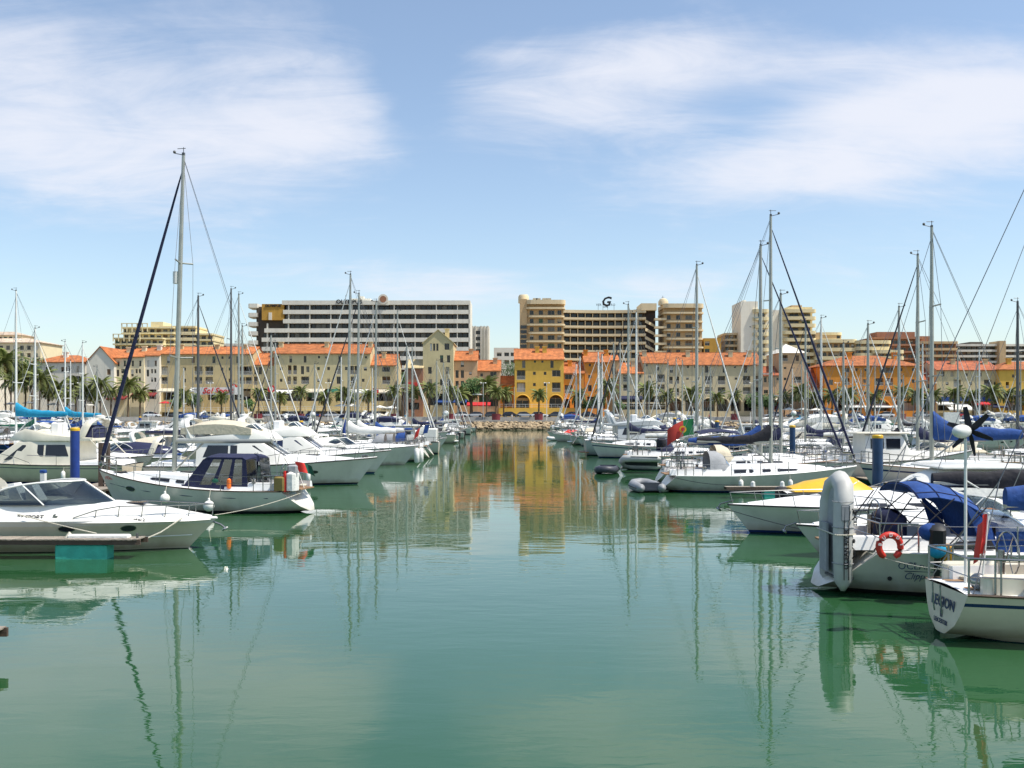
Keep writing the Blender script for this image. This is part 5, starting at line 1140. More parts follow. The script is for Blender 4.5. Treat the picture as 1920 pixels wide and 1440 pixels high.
rb = MB().cbox(-3.72 - .35 - .5, -3.72 - .32 - .12, .55, 1.1, .95, 1.72, .1).build('liferaft', whitec, r, smooth=40); MB().box(-4.17, -4.11, .52, 1.12, .9, 1.74).build('strap', inkred, rb, smooth=0)
MB().lathe([(.03, 0), (.09, .04), (.09, .36), (.03, .42)], (-1.75, 1.15, 1.0), 10).build('flare_canister', orange, r)
MB().ball((-1.1, 1.0, 1.3), .2, 8, 6, sc=(1.3, .6, .8)).build('winch_cover', greenc, r, smooth=60)
tag(outboard(None, 0, 0, greyc, .85), 'grey outboard motor clamped to the stern rail of the sloop with navy tent', 'outboard motor').location = (-8.75, 39.75, 1.35)
flag('flag', 'small dark red flag on a short staff behind the navy cockpit tent', (-8.5, 40.5, .9), 1.25, ((.55, inkred), (.45, greenc)), (.7, .45), (.35, 0, 1), yaw=PI)
fender((-14.0, 39.80, .62), .20, label='white ball fender below the coachroof of the pale sloop, the one further from the stern', line=(-14.0, 40.0, 1.1))
fender((-12.1, 39.38, .36), .22, label='white ball fender on the pale sloop hull, just above the sports cruiser bow', line=(-12.1, 39.62, 1.05))
# --- cream flybridge cruiser behind the blue pile, bow away from the channel
r, hl, cb = flybridge('motor_yacht', 'cream flybridge cruiser behind the tall blue pile, bow pointing to the picture edge', (-28.4, 58.0, 0), PI, 12, 3.7, 1.05, side=gel2, stripe=navyhull, boot=navyhull)
MB().cbox(-4.3, -3.1, -.9, .9, 2.55, 3.35, .2).build('helm_cover', navy, r, smooth=50)
# --- cruiser with beige flybridge cover, bow to the channel
r, hl, cb = flybridge('motor_yacht', 'white motor yacht with beige flybridge cover and oval portlights, bow over the channel', (-14.0, 56.3, 0), 0, 12.6, 3.9, 1.08, side=gel, bimm=beige, boot=blackb, near=True)
text('40', .3, ink, r, (-.2, -1.72, 1.75), (R(84), 0, 0), .005, .2)
r, hl, cb = flybridge('motor_yacht', 'white motor yacht with dark blue windscreen covers, second bow behind the beige covered one', (-13.9, 66.2, 0), 0, 11.6, 3.7, 1.1, side=gel, glass=bluetint, boot=navyhull)
r, hl, fd = cruiser('motor_cruiser', 'white cruiser with two long white fenders hung over its bow rail', (-12.2, 77, 0), 0, 10, 3.2, 1.15, side=gel, cover=whitec)
for k, (x, y) in enumerate(((-7.35, 76.2), (-7.1, 76.9))): fender((x, y, .75), .2, False, ('near', 'far')[k] + ' one of two long white fenders on the white cruiser bow', line=(x - .2, y + .2, 1.6), Lh=1.2)
# --- sloops with tall masts on the same side
sailboat('sailboat', 'white sloop with sunlit white mainsail cover and mast dark at the top', (-12.55, 82.6, 0), PI, 10, 3.4, 1.05, .62, 15.6, cover=whitec, jib=whitec, near=False, rake=.015, coverm_r=.26, bim=None, hood=greyc)
sailboat('sailboat', 'white sloop with thick grey mast and black furled foresail, next to the white covered one', (-12.48, 87.6, 0), PI, 10.4, 3.5, 1.05, .62, 14.6, cover=whitec, jib=darkwire, rake=.01, coverm_r=.26, hood=greyc)
sailboat('sailboat', 'white sloop with navy hood and greyish mast, third sloop beyond the navy screened yacht', (-11.76, 92.4, 0), PI, 9, 3.2, 1.05, .62, 14.4, cover=royal, jib=whitec, hood=royal, rake=.01)
flag('flag', 'blue white and red flag at the end of the white mainsail cover', (-7.5, 84.4, 1.2), 1.9, ((.34, royal), (.33, whitec), (.33, inkred)), (1.2, .75), (.25, 0, 1), droop=.5)
r, hl, cb = pilothouse('fishing_boat', 'small white boat with boxy stern cabin and open transom at the channel edge', (-11.3, 98, 0), PI, 8, 3.0, 1.15, side=gel)
MB().cbox(-3.9, -2.6, -1.1, 1.1, 1.25, 2.5, .08).build('stern_cabin', gel, r, smooth=40)
sailboat('sailboat', 'white sloop whose pale furled foresail slants down to the channel', (-16.0, 128, 0), 0, 11.5, 3.6, 1.1, .60, 17.2, cover=royal, jib=whitec, rake=.0)
sailboat('sailboat', 'white sloop with dark slanting foresail standing before the tan apartments', (-27.4, 82, 0), 0, 11, 3.5, 1.0, .62, 13.7, cover=navy, jib=darkwire, sparm=darkmast)
sailboat('sailboat', 'white sloop with dark mast, nearer of the close pair before the tan apartments', (-28.86, 98, 0), 0, 12, 3.7, 1.1, .58, 16.3, cover=navy, jib=None, sparm=darkmast, side=gel)
sailboat('sailboat', 'white sloop with silver mast, farther of the close pair before the tan apartments', (-29.76, 104, 0), 0, 12, 3.7, 1.1, .58, 16.5, cover=royal, jib=whitec)
sailboat('sailboat', 'white ketch sized sloop with turquoise sail cover and white mast beside the palm grove', (-48.7, 100, 0), PI, 13, 3.9, 1.25, .62, 16.4, cover=turq, sparm=whitemast, boomz=3.75, boomL=.40, coverm_r=.34)
sailboat('sailboat', 'smaller white sloop with turquoise sail cover, farther from the palm grove', (-55.75, 126, 0), PI, 11, 3.5, 1.2, .62, 13.1, cover=turq, sparm=whitemast, boomz=3.6, boomL=.42, coverm_r=.3)
flybridge('motor_yacht', 'long white and grey motor yacht lying beyond the cream flybridge cruiser', (-69.8, 138, 0), 0, 16, 4.6, 2.0, side=gel, stripe=greyhull, boot=blackb)

# --- right front: white sloop with upright dinghy on its stern
r1, hl, cb = sailboat('sailboat', 'white sloop with black boom cover, carrying an upright dinghy on its open stern', (12.75, 23.0, 0), 0, 11.6, 3.7, 1.02, .675, 15.5, side=gel, bottom=blackb, stripe=gel, boot=blackb, cover=blackc, jib=navy, near=True, bow=1.35, boomL=.43, boomz=2.42, srake=1.05, tw=.76, coach=(.36, .82, .42), strake=whitemast, coverm_r=.23, hood=None)
MB().tube([(hl.x(u, .61), -hl.y(u, .61) - .004, .61) for u in (.12, .2, .3, .4, .5)], .009, 4).build('cove_stripe', inkblue, r1)
text('OCEANIS', .22, inkblue, r1, (hl.x(.15, .74), -hl.y(.15, .74) - .02, .74), (R(86), 0, R(-3)), .003)
text('Clipper', .21, inkblue, r1, (hl.x(.16, .5), -hl.y(.16, .5) - .024, .50), (R(84), 0, R(-3)), .003, .45)
MB().lathe([(.05, 0), (.05, .02)], n=10).build('hull_outlet', blackb, r1, loc=(hl.x(.10, .42), -hl.y(.10, .42) - .012, .42), rot=(R(90), 0, 0))
rs = []
for x, z, ww, cr in ((-3.75, 2.46, 1.16, .26), (-3.3, 2.50, 1.18, .28), (-2.8, 2.42, 1.2, .30), (-2.4, 2.22, 1.2, .32), (-2.2, 1.9, 1.22, .26), (-2.1, 1.5, 1.25, .15), (-2.06, 1.2, 1.28, .05)):
    ss = (-1, -.85, -.5, 0, .5, .85, 1); rs.append([(x, ww * s_, z - cr * abs(s_) ** 2.6) for s_ in ss] + [(x - .015, ww * s_ * .985, z - cr * abs(s_) ** 2.6 - .02) for s_ in reversed(ss)])
ho = MB().loft(rs).build('cockpit_hood', royal, r1, smooth=60)
for i in (0, 1, 2, 4): MB().tube([Vector(p) + Vector((0, 0, .012)) for p in rs[i][:7]], .011, 4).build('hood_seam', navy, ho)
for j in (1, 5): MB().tube([Vector(r_[j]) + Vector((.004, 0, .012)) for r_ in rs], .009, 4).build('hood_seam', navy, ho)
for sg in (1, -1): MB().prism([(-2.75, sg * 1.21, 2.1), (-2.18, sg * 1.235, 1.6), (-2.1, sg * 1.28, 1.12), (-2.4, sg * 1.28, 1.12)], (0, -sg * .012, 0)).build('hood_side', royal, r1, smooth=0)
canvas_hood(r1, -1.95, -.85, 1.15, 1.25, .62, vinyl, 'spray_screen', front=.6)
for sg in (1, -1):
    for q_ in ([(-4.3, sg * 1.35, 1.05), (-3.0, sg * 1.26, 2.2)], [(-2.6, sg * 1.35, 1.05), (-3.75, sg * 1.24, 2.15)], [(-4.75, sg * 1.2, 1.05), (-3.9, sg * 1.15, 2.2)], [(-3.3, sg * 1.35, 1.05), (-2.3, sg * 1.27, 2.0)]): MB().tube(q_, .016, 5).build('hood_bow', blackc, r1)
    MB().prism([(-3.3, sg * 1.30, 1.08), (-2.1, sg * 1.30, 1.08), (-2.2, sg * 1.29, 1.28), (-2.95, sg * 1.28, 1.25)], (0, .012, 0)).build('hood_panel', blackc, r1, smooth=0)
MB().cbox(-4.25, -3.72, -.6, .55, 1.1, 1.85, .16).build('wheel_cover', navy, r1, smooth=50)
for sg in (-1,): MB().prism([(-2.3, sg * 1.72, 1.07), (-.6, sg * 1.79, 1.1), (-.6, sg * 1.79, 1.55), (-2.3, sg * 1.72, 1.52)], (0, .015, 0)).build('weather_cloth', royal, r1, smooth=0)
di = inflatable('dinghy', 'grey inflatable dinghy standing upright on the open stern of the white sloop', (7.14, 22.45, 1.50), (0, 0, 0), 2.3, 1.45, .22, strip=False)
di.rotation_euler = Matrix(((0, 0, 1), (0, -1, 0), (1, 0, 0))).to_euler()
for nm, dzz in (('rubbing_line', .17), ('rubbing_line', .27)): MB().tube([(-1.1, .735, dzz + .0), (-.2, .735, dzz), (.5, .73, dzz + .02)], .011, 4).build(nm, rubber, di)
text('OCEAN RIVER', .14, ink, di, (-.42, .733, .22), Matrix(((1, 0, 0), (0, 0, 1), (0, -1, 0))).to_euler(), .003, 0, .004)
MB().box(-1.0, .1, -.36, .1, -.02, .03).build('keel_panel', greyc, di, smooth=0)
for x in (-.75, .05, .62): MB().tube([(x + .005 * math.sin(a * 3), .505 + .231 * math.cos(a), .22 + .231 * math.sin(a)) for a in (2 * math.pi * i / 16 for i in range(17))], .010, 4, caps=False).build('tube_seam', greyc, di)
for x in (-.5, .35): MB().tube([(x - .12, .70, .36), (x - .06, .76, .40), (x + .06, .76, .40), (x + .12, .70, .36)], .016, 5).build('grab_handle', rubber, di)
for x in (-.25, .4): MB().lathe([(.05, 0), (.045, .025)], n=10).build('valve', rubber, di, loc=(x, .62, .415), rot=(R(-40), 0, 0))
MB().cbox(.2, .55, .715, .738, .12, .3, .02).build('patch', hypg, di, smooth=0)
MB().tube([(-.1, .76, .0), (-.1, .78, .22), (-.1, .62, .46), (-.1, -.62, .46), (-.1, -.76, .22), (-.1, -.6, -.02), (-.1, .6, -.03), (-.1, .76, .0)], .016, 5).build('lashing', rope, di)
# horseshoe lifebuoy with lettering
hb = thing('lifebuoy', 'red horseshoe lifebuoy with white letters on the stern rail beside the upright dinghy', 'lifebuoy', (8.16, 21.32, 1.20))
MB().tube([(.235 * math.sin(a), 0, .25 * math.cos(a)) for a in (R(lerp(-152, 152, i / 18)) for i in range(19))], [.055] + [.075] * 17 + [.055], 8).build('float', redp, hb, smooth=60)
for i, c in enumerate('BUDDY'): a = R(lerp(-78, 78, i / 4)); text(c, .10, inkwhite, hb, (.235 * math.sin(a), -.079, .25 * math.cos(a)), (R(90), a, 0), .004, 0, .003)
o = outboard(None, 0, 0, rubber, .95); o.location = (9.15, 21.25, 1.02); o.rotation_euler = (0, R(-12), R(70)); tag(o, 'black outboard motor hung on the rail of the sloop with the upright dinghy', 'outboard motor')
oc = MB().ball((0, 0, 0), .27, 10, 8, sc=(1, .8, .72)).build('motor_cover', royal, smooth=60, loc=(8.98, 21.15, 1.53)); tag(oc, 'royal blue cloth bag tied over the outboard motor on the rail', 'bag')
oc = MB().ball((0, 0, 0), .2, 10, 8, sc=(1, .8, .9)).build('motor_bag', turq, smooth=60, loc=(9.05, 21.0, 1.17)); tag(oc, 'turquoise cloth bag beneath the royal blue one on the rail', 'bag')
oc = MB().lathe([(.08, 0), (.13, .1), (.13, .4), (.06, .45)], n=10).build('fuel_can', mat('amber plastic', (.62, .30, .02), .4, .1, 3), smooth=40, loc=(9.35, 21.2, .82)); tag(oc, 'amber plastic can behind the turquoise bag on the sloop rail', 'fuel can')
# --- cream sloop with wind generator at the right edge
r2, hl, cb = sailboat('sailboat', 'cream sloop with lettered transom, dark sheer stripe and blue sail cover, nearest to the camera', (12.62, 18.05, 0), 0, 9.6, 2.95, .88, .60, 13, side=gel2, bottom=navyhull, stripe=navyhull, boot=gel2, cover=royal, jib=whitec, near=True, bow=1.45, boomL=.475, boomz=2.38, srake=.12, tw=.60, coach=(.30, .82, .48), strake=darkwood, coverm_r=.30, stern_s=1.03)
RT = (R(90), 0, R(-90)); tx = -4.8 - .012
text('LEGION', .27, inkblue, r2, (tx + .075, .02, .62), RT, .004, .15, .006); text('II', .22, inkblue, r2, (tx + .05, .02, .42), RT, .004); text('LEICESTER', .12, inkblue, r2, (tx + .035, .02, .28), RT, .004)
for y in (-.16, .16): MB().tube([(-4.86, y, .98), (-4.84, y, .55), (-4.82, y, .45)], .016, 5).build('boarding_ladder', steel, r2)
for sg in (-1, 1): MB().cbox(-4.4, -2.2, sg * .78 - .1, sg * .78 + .1, .9, 1.26, .05).build('cockpit_side', gel2, r2, smooth=40)
MB().cbox(-2.3, -1.5, -.98, -.55, .92, 1.30, .05).build('locker', gel2, r2, smooth=40)
MB().cbox(-1.95, -1.5, -.992, -.9, 1.02, 1.16, .04).build('side_window', tint_, r2, smooth=0)
MB().ball((-3.55, -1.0, 1.12), .17, 10, 8, sc=(1, .7, 1)).build('winch', rubber, r2, smooth=60); MB().ball((-4.35, -.55, 1.10), .15, 10, 8).build('vent_cowl', steel, r2, smooth=60)
lr = MB().cbox(-3.15, -2.45, -.75, -.2, 1.36, 1.62, .09).build('liferaft', whitec, r2, smooth=40); MB().box(-2.86, -2.80, -.76, -.19, 1.35, 1.63).build('strap', beige, lr, smooth=0)
MB().prism([(-2.55, -1.18, .98), (-1.0, -1.30, 1.02), (-1.0, -1.30, 1.50), (-2.75, -1.16, 1.46)], (0, .014, 0)).build('weather_cloth', royal, r2, smooth=0)
wg = thing('wind_generator', 'white wind generator with black blades on a tall pole above the cream sloop', 'wind generator', (8.32, 18.1, .9))
MB().tube([(0, 0, 0), (0, 0, 2.72)], .028, 8).build('pole', whitemast, wg); MB().tube([(0, 0, 1.95), (.45, 0, 1.78)], .016, 5).build('strut', whitemast, wg)
nc = MB().ball((-.12, 0, 2.85), .15, 12, 9, sc=(1.7, .85, .85)).build('housing', whitemast, wg, smooth=60); hx = .10
MB().ball((hx + .05, 0, 2.85), .06, 8, 6).build('hub', rubber, wg, smooth=60)
for k in range(6):
    a = R(18 + 60 * k); c, s_ = math.cos(a), math.sin(a); rs = []
    for t, wd in ((.05, .035), (.16, .055), (.35, .045), (.5, .03)):
        cy, cz = c * t * .92, s_ * t * .92; rs.append([(hx + .05 + .02, cy - s_ * wd, 2.85 + cz + c * wd), (hx + .05 - .02, cy + s_ * wd, 2.85 + cz - c * wd), (hx + .05 - .03, cy + s_ * wd, 2.85 + cz - c * wd), (hx + .05 + .01, cy - s_ * wd, 2.85 + cz + c * wd)])
    MB().loft(rs).build('blade', blackc, wg, smooth=0)
wg.rotation_euler = (0, 0, R(35))
flag('flag', 'limp red ensign hanging from its staff at the stern of the cream sloop', (8.35, 17.55, .95), 1.35, ((.55, inkred), (.45, redp)), (.20, .70), (.10, 0, 1), wave=.10, droop=1.0, yaw=R(8))
# --- sports cruisers behind
r, hl, fd = cruiser('motor_cruiser', 'large white cruiser with white canopy, bow and anchor over the channel behind the upright dinghy', (12.95, 33.6, 0), PI, 11.2, 3.5, .95, side=gel, cover=None, archm=True, hardtop=True, boot=navyhull, bottom=blackb, bowr=1.0)
MB().tube([(5.4, 0, 1.1), (5.85, 0, .98), (5.95, 0, .8)], .03, 5).tube([(5.95, -.16, .84), (5.85, 0, .76), (5.95, .16, .84)], .035, 5).build('anchor', steel, r)
canvas_hood(r, -3.9, -.2, 1.35, 1.35, .95, whitec, 'canopy', front=.3)
r, hl, fd = cruiser('motor_cruiser', 'low white cruiser whose bow pokes out behind the upright dinghy', (12.1, 28.1, 0), PI, 8.0, 2.5, .82, side=gel, cover=None, archm=False, boot=blackb, bowr=1.08)
text('NI', .2, ink, r, (0.2, 1.22, .98), (R(84), 0, R(180)), .004)
MB().tube([(4.0, 0, .95), (4.3, 0, .85), (4.36, 0, .7)], .025, 5).tube([(4.36, -.12, .74), (4.3, 0, .68), (4.36, .12, .74)], .03, 5).build('anchor', steel, r)
runabout('speedboat', 'dark boat under an arched yellow cover behind the large white cruiser', (13.5, 38.4, 0), 0, 5.8, 1.9, 1.0, side=blackb, cover=yellow)
r5, hl, cb = sailboat('sailboat', 'white sloop with low sleek coachroof and dark boom cover, grey dinghy tied at its stern', (12.75, 51.4, 0), 0, 10.4, 3.4, .86, .57, 14.3, side=gel, bottom=blackb, stripe=gel, boot=navyhull, cover=blackc, jib=navy, near=True, bow=1.5, boomL=.37, boomz=2.55, srake=.95, tw=.78, coach=(.30, .84, .42), strake=whitemast, hood=greyc)
inflatable('dinghy', 'grey inflatable dinghy tied end-on to the stern of the sleek white sloop', (6.95, 51.4, 0), (0, 0, R(96)), 2.5, 1.6, .25, hypg, hypd, group='inflatable dinghies')
finger('narrow wooden pontoon with white posts between the sleek sloop and the yellow covered boat', 10.2, 21, 46.9, 47.5, .55, False, ((12, 13.5), (16, 17.5)))
for k, x in enumerate((11.5, 12.9, 14.4)): o = MB().lathe([(.02, .26), (.1, .2), (.12, 0)], n=8).build('dock_light', whitemast, loc=(x, 47.1, .56)); tag(o, ('first', 'second', 'third')[k] + ' white dock light from the channel on the narrow wooden pontoon', 'dock light', 'dock lights')
r6, hl, cb = sailboat('sailboat', 'white sloop with royal blue boom cover and thick mast beyond the sleek sloop', (13.7, 57.0, 0), 0, 11, 3.5, 1.0, .56, 13.7, side=gel, cover=royal, jib=navy, stripe=bluehull, boomL=.38, boomz=2.3, coverm_r=.26, hood=beige, bim=None)
sailboat('sailboat', 'white sloop with navy cockpit awning flying a large red and green flag', (16.0, 62.2, 0), 0, 9.4, 3.1, .95, .6, 11.5, cover=navy, bim=navy, jib=None)
fl = flag('flag', 'large red and green flag with yellow emblem streaming from a leaning staff', (11.35, 61.6, 1.2), 2.5, ((.4, mat('flag green', (.01, .18, .05), .7, .1, 3)), (.6, mat('flag red', (.50, .045, .03), .7, .1, 3))), (1.65, 1.0), (.0, 0, 1), wave=.10, droop=.42)
MB().lathe([(.22, 0), (.22, .02)], n=16).build('emblem', yellow, fl, loc=(-.70, -.10, 1.84), rot=(R(90), 0, 0)); MB().lathe([(.13, 0), (.13, .03)], n=12).build('shield', inkred, fl, loc=(-.70, -.11, 1.84), rot=(R(90), 0, 0))
o = MB().lathe([(.02, .0), (.42, .1), (.5, .42), (.42, .75), (.02, .85)], n=12).build('radome', blackc, smooth=60, loc=(8.75, 57.6, 2.05)); o.scale = (.6,) * 3
tag(o, 'black rounded cover on a stern post of the sloop with royal blue boom', 'radome'); MB().tube([(0, 0, -2.6), (0, 0, .1)], .05, 6).build('post', steel, o)
inflatable('dinghy', 'dark blue inflatable dinghy lying end-on by the channel edge', (6.35, 66.3, 0), (0, 0, R(-100)), 2.7, 1.6, .24, hypd, group='inflatable dinghies')
inflatable('dinghy', 'white and grey inflatable tender hoisted behind the dark blue dinghy', (8.6, 66.8, .5), (R(32), 0, R(172)), 2.5, 1.5, .24, hypalon, hypd, group='inflatable dinghies')
sailboat('sailboat', 'white sloop with tender on its stern, moored behind the dark blue dinghy', (12.3, 70.6, 0), 0, 9.2, 3.2, 1.0, .60, 14.6, cover=whitec, jib=whitec, hood=navy)
flybridge('motor_yacht', 'white motor yacht, grey paint standing for shade on its broad transom facing the channel', (13.6, 94.5, 0), 0, 13, 4.4, 1.45, side=greyhull, boot=blackb, bimm=None)  # grey hull material paints in the shade on its white side and transom
sailboat('sailboat', 'white sloop with dark foresail before the dark cafe front, silver mast', (11.6, 89.2, 0), PI, 9, 3.2, 1.0, .62, 13.8, cover=navy, jib=darkwire)
sailboat('sailboat', 'white sloop with white painted mast before the dark cafe front', (14.1, 102, 0), PI, 10.4, 3.4, 1.0, .62, 14.4, cover=navy, jib=whitec, sparm=whitemast)
pilothouse('fishing_boat', 'white wheelhouse cruiser beside the dark teal mooring pile', (22.0, 57.2, 0), 0, 9.4, 3.2, 1.25, side=gel, roofm=gel2)
sailboat('sailboat', 'white sloop with bright blue boom cover in front of the wheelhouse cruiser', (23.6, 52.3, 0), PI, 10.4, 3.3, 1.0, .63, 13.9, cover=royal, jib=None, boomz=2.75, boomL=.46, coverm_r=.36, sparm=alu)
sailboat('sailboat', 'white sloop with grey mast and dark foresail, behind the wheelhouse cruiser', (27.0, 62.3, 0), PI, 10.6, 3.4, 1.0, .63, 14, cover=navy, jib=darkwire)
sailboat('sailboat', 'white sloop with dark mast cut by the right picture edge', (36.0, 68.3, 0), PI, 10, 3.3, 1.0, .6, 11.7, cover=navy, sparm=darkmast)
flybridge('motor_yacht', 'very long white motor yacht moored alongside the stone bank below the arched terrace', (32.8, 214, 0), PI, 22, 5.2, 1.75, side=gel, stripe=tint_)
for k, (x, Y, cv) in enumerate(((8.6, 139, redp), (9.2, 146, None), (8.4, 152, redp))): runabout('speedboat', ('white speedboat with red cover, nearer of two at the far channel edge', 'small open white speedboat between two red covered ones', 'white speedboat with red cover, farther of two at the far channel edge')[k], (x, Y, 0), PI, 6, 2.2, .85, cover=cv)
inflatable('dinghy', 'white inflatable dinghy by the red covered speedboats at the channel edge', (6.7, 143, 0), (0, 0, R(170)), 3.2, 1.6, .25, whitec, group='inflatable dinghies')
# dark blue line of mast-top pieces and mooring piles
def pile(x, y, top, m, label, r=.225, band=True):
    root = thing('mooring_pile', label, 'mooring pile', (x, y, 0), 0, 'mooring piles')
    MB().lathe([(r, -1.5), (r, top - .12)], n=16).build('shaft', m, root, smooth=50); MB().lathe([(r + .012, top - .16), (r + .012, top - .04), (r * .9, top), (r * .3, top + .01)], n=16).build('cap', yellow if band else m, root, smooth=30)
    MB().lathe([(r + .10, .34), (r + .10, .46)], n=12).build('pile_guide', steel, root, smooth=40)
pile(PX(140.5, 50), 50, 3.32, pileblue, 'tall bright blue mooring pile with yellow cap in front of the cream flybridge cruiser')
pile(PX(1645.5, 48), 48, 3.0, piledark, 'tall dark teal mooring pile beside the wheelhouse cruiser', .25)
o = thing('timber_post', 'brown timber post with ladder rungs beside the bow of the pale sloop', 'post', (PX(196, 48.5), 48.5, 0)); MB().box(-.26, -.06, -.12, .12, -1, 2.6).box(.1, .24, -.12, .12, -1, 2.6).build('upright', darkwood, o, smooth=0)
for i in range(9): MB().box(-.06, .1, -.05, .05, .3 + .26 * i, .36 + .26 * i).build('rung', greyteak, o, smooth=0)

for k, (x, y, z, lab) in enumerate(((11.8, 31.75, .55, 'white fender between the two white cruisers, the one nearer the channel'), (14.0, 31.75, .55, 'white fender between the two white cruisers, the one farther from the channel'), (11.5, 49.55, .45, 'white fender on the side of the sleek sloop nearest the channel'), (14.0, 49.6, .45, 'white fender amidships on the side of the sleek sloop'), (-14.5, 54.2, .5, 'white fender on the side of the yacht with beige flybridge cover'), (-11.2, 54.25, .55, 'white fender near the bow of the yacht with beige flybridge cover'), (-25.5, 56.05, .5, 'white fender on the cream flybridge cruiser, right of the blue pile'), (-29.8, 56.05, .5, 'white fender on the cream flybridge cruiser, toward its bow'))): fender((x, y, z), .12, False, lab, whitec, (x, y + .15, z + .6), 'white fenders hung over the side', .55)
# ================================================================== THE REST OF THE MARINA
rg = random.Random(11)
S1 = Proto(sailboat('sailboat', '', (0, 0, -50), 0, 9.6, 3.2, .98, .62, 12.4, cover=navy, jib=whitec, hood=navy)[0])
S2 = Proto(sailboat('sailboat', '', (0, 0, -50), 0, 11.2, 3.6, 1.1, .60, 14.6, cover=navy, jib=whitec, hood=navy, bim=None)[0])
S3 = Proto(sailboat('sailboat', '', (0, 0, -50), 0, 8.0, 2.8, .85, .62, 10.2, cover=navy, jib=whitec, sp=1, srake=.3)[0])
S4 = Proto(sailboat('sailboat', '', (0, 0, -50), 0, 10.4, 3.4, 1.05, .62, 12.8, cover=navy, jib=whitec, bim=navy, sparm=whitemast)[0])
M1 = Proto(flybridge('motor_yacht', '', (0, 0, -50), 0, 11.6, 3.8, 1.25, boot=navyhull)[0])
M1c = Proto(flybridge('motor_yacht', '', (0, 0, -50), 0, 12, 3.9, 1.25, bimm=navy, boot=navyhull)[0])
M2 = Proto(cruiser('motor_cruiser', '', (0, 0, -50), 0, 9.4, 3.0, 1.1, cover=navy)[0])
M3 = Proto(cruiser('motor_cruiser', '', (0, 0, -50), 0, 8.6, 2.9, 1.05, hardtop=False)[0])
M4 = Proto(pilothouse('fishing_boat', '', (0, 0, -50), 0, 7.8, 2.8, 1.1)[0])
M5 = Proto(runabout('speedboat', '', (0, 0, -50), 0, 6.0, 2.2, .8, cover=navy)[0])
M6 = Proto(runabout('speedboat', '', (0, 0, -50), 0, 6.2, 2.3, .85, bim=navy)[0])
COV = {'navy': navy, 'royal blue': royal, 'white': whitec, 'beige': beige, 'grey': greyc, 'black': blackc, 'green': greenc, 'turquoise': turq}
LAND = [(-200, 62, 'the cream hotel'), (62, 160, 'the small white house'), (160, 298, 'the stepped cream houses'), (298, 474, 'the tan apartments'), (474, 514, 'the low sandy wing'), (514, 694, 'the sandy long block'), (694, 760, 'the sunlit end wall'), (760, 851, 'the gabled tower house'), (851, 960, 'the pinkish houses'), (960, 1057, 'the yellow arcade'), (1057, 1161, 'the orange narrow houses'), (1161, 1252, 'the dark cafe front'), (1252, 1429, 'the arched terrace'), (1429, 1546, 'the white roofed tower'), (1546, 1728, 'the big orange building'), (1728, 1874, 'the beige row'), (1874, 2300, 'the yellow end house')]
def landmark(x, y):
    p = 960 + x * F / y
    for a, b_, n in LAND:
        if a <= p < b_: return n
    return LAND[-1][2]
ORD = ['closest', 'second', 'third', 'fourth', 'fifth', 'sixth', 'seventh', 'eighth', 'ninth', 'tenth', 'eleventh', 'twelfth', 'thirteenth', 'fourteenth', 'fifteenth']
busy = {('A', -1): [(20, 100.8), (125.8, 130.5)], ('A', 1): [(15, 105.5), (136, 155)], ('B', -1): [(40, 61), (80, 84.5), (95.8, 106.3)], ('B', 1): [(50, 65)], ('C', -1): [(98, 102.3), (124, 128)], ('C', 1): [(66, 71)], ('D', -1): [(134, 142)], ('D', 1): [], ('E', -1): [], ('E', 1): []}
XC = {'A': 13.0, 'B': 27.6, 'C': 54.0, 'D': 68.0, 'E': 93.0}
Y0 = {'A': 24, 'B': 46, 'C': 92, 'D': 116, 'E': 168}
YEND = {-1: 208, 1: 204}
gen = []
for row in 'ABCDE':
    for sd_ in (-1, 1):
        y = Y0[row]
        while y < YEND[sd_]:
            step = rg.uniform(4.3, 5.3) if row in 'AB' else rg.uniform(5.2, 6.8)
            if any(a < y < b_ for a, b_ in busy[(row, sd_)]): y += 1.0; continue
            if rg.random() < (.05 if row in 'AB' else .12): y += step; continue
            sail = rg.random() < ((.34 if sd_ < 0 else .50) if row != 'A' or y > 120 else .4)
            pr, nm, sc = rg.choice([(S1, 'sloop', 1), (S2, 'sloop', 1), (S3, 'sloop', 1), (S4, 'sloop', 1)]) if sail else rg.choice([(M1, 'motor yacht', 1), (M1c, 'motor yacht', 1), (M2, 'cruiser', 1), (M2, 'cruiser', 1), (M3, 'cruiser', 1), (M4, 'wheelhouse boat', 1), (M5, 'speedboat', 1), (M6, 'speedboat', 1)])
            if sail and (sd_ < 0 or y < 115) and pr is S2: pr = S1
            if sd_ < 0 and row == 'B' and y < 115 and pr in (M1, M1c): pr, nm = (M2, 'cruiser') if pr is M1 else (M3, 'cruiser')
            cn = rg.choice(['navy', 'navy', 'royal blue', 'white', 'white', 'beige', 'grey', 'black', 'green' if rg.random() < .4 else 'royal blue', 'turquoise' if rg.random() < .4 else 'navy'])
            bow_in = rg.random() < .5; Ls = {S1: 9.6, S2: 11.2, S3: 8, S4: 10.4, M1: 11.6, M1c: 12, M2: 9.4, M3: 8.6, M4: 7.8, M5: 6, M6: 6.2}[pr]
            xin = XC[row] - 5.6 + rg.uniform(-.3, .5) if row in 'ACE' else XC[row] + 5.8
            xc = (xin + Ls / 2) if row in 'ACE' else (XC[row] - 5.6 + Ls / 2 + rg.uniform(-.2, .4))
            if row == 'A': xc = max(xc, 7.7 + Ls / 2)
            if sd_ < 0: rz = 0 if bow_in else PI
            else: rz = PI if bow_in else 0
            if row in 'BD': rz += PI
            px = 960 + sd_ * xc * F / y
            if -60 < px < 1980:
                gen.append(dict(pr=pr, kind=nm, cn=cn, x=sd_ * xc, y=y, rz=rz + R(rg.uniform(-2.5, 2.5)), hull=rg.random(), sc=rg.uniform(.93, 1.07)))
            y += step
groups = {}
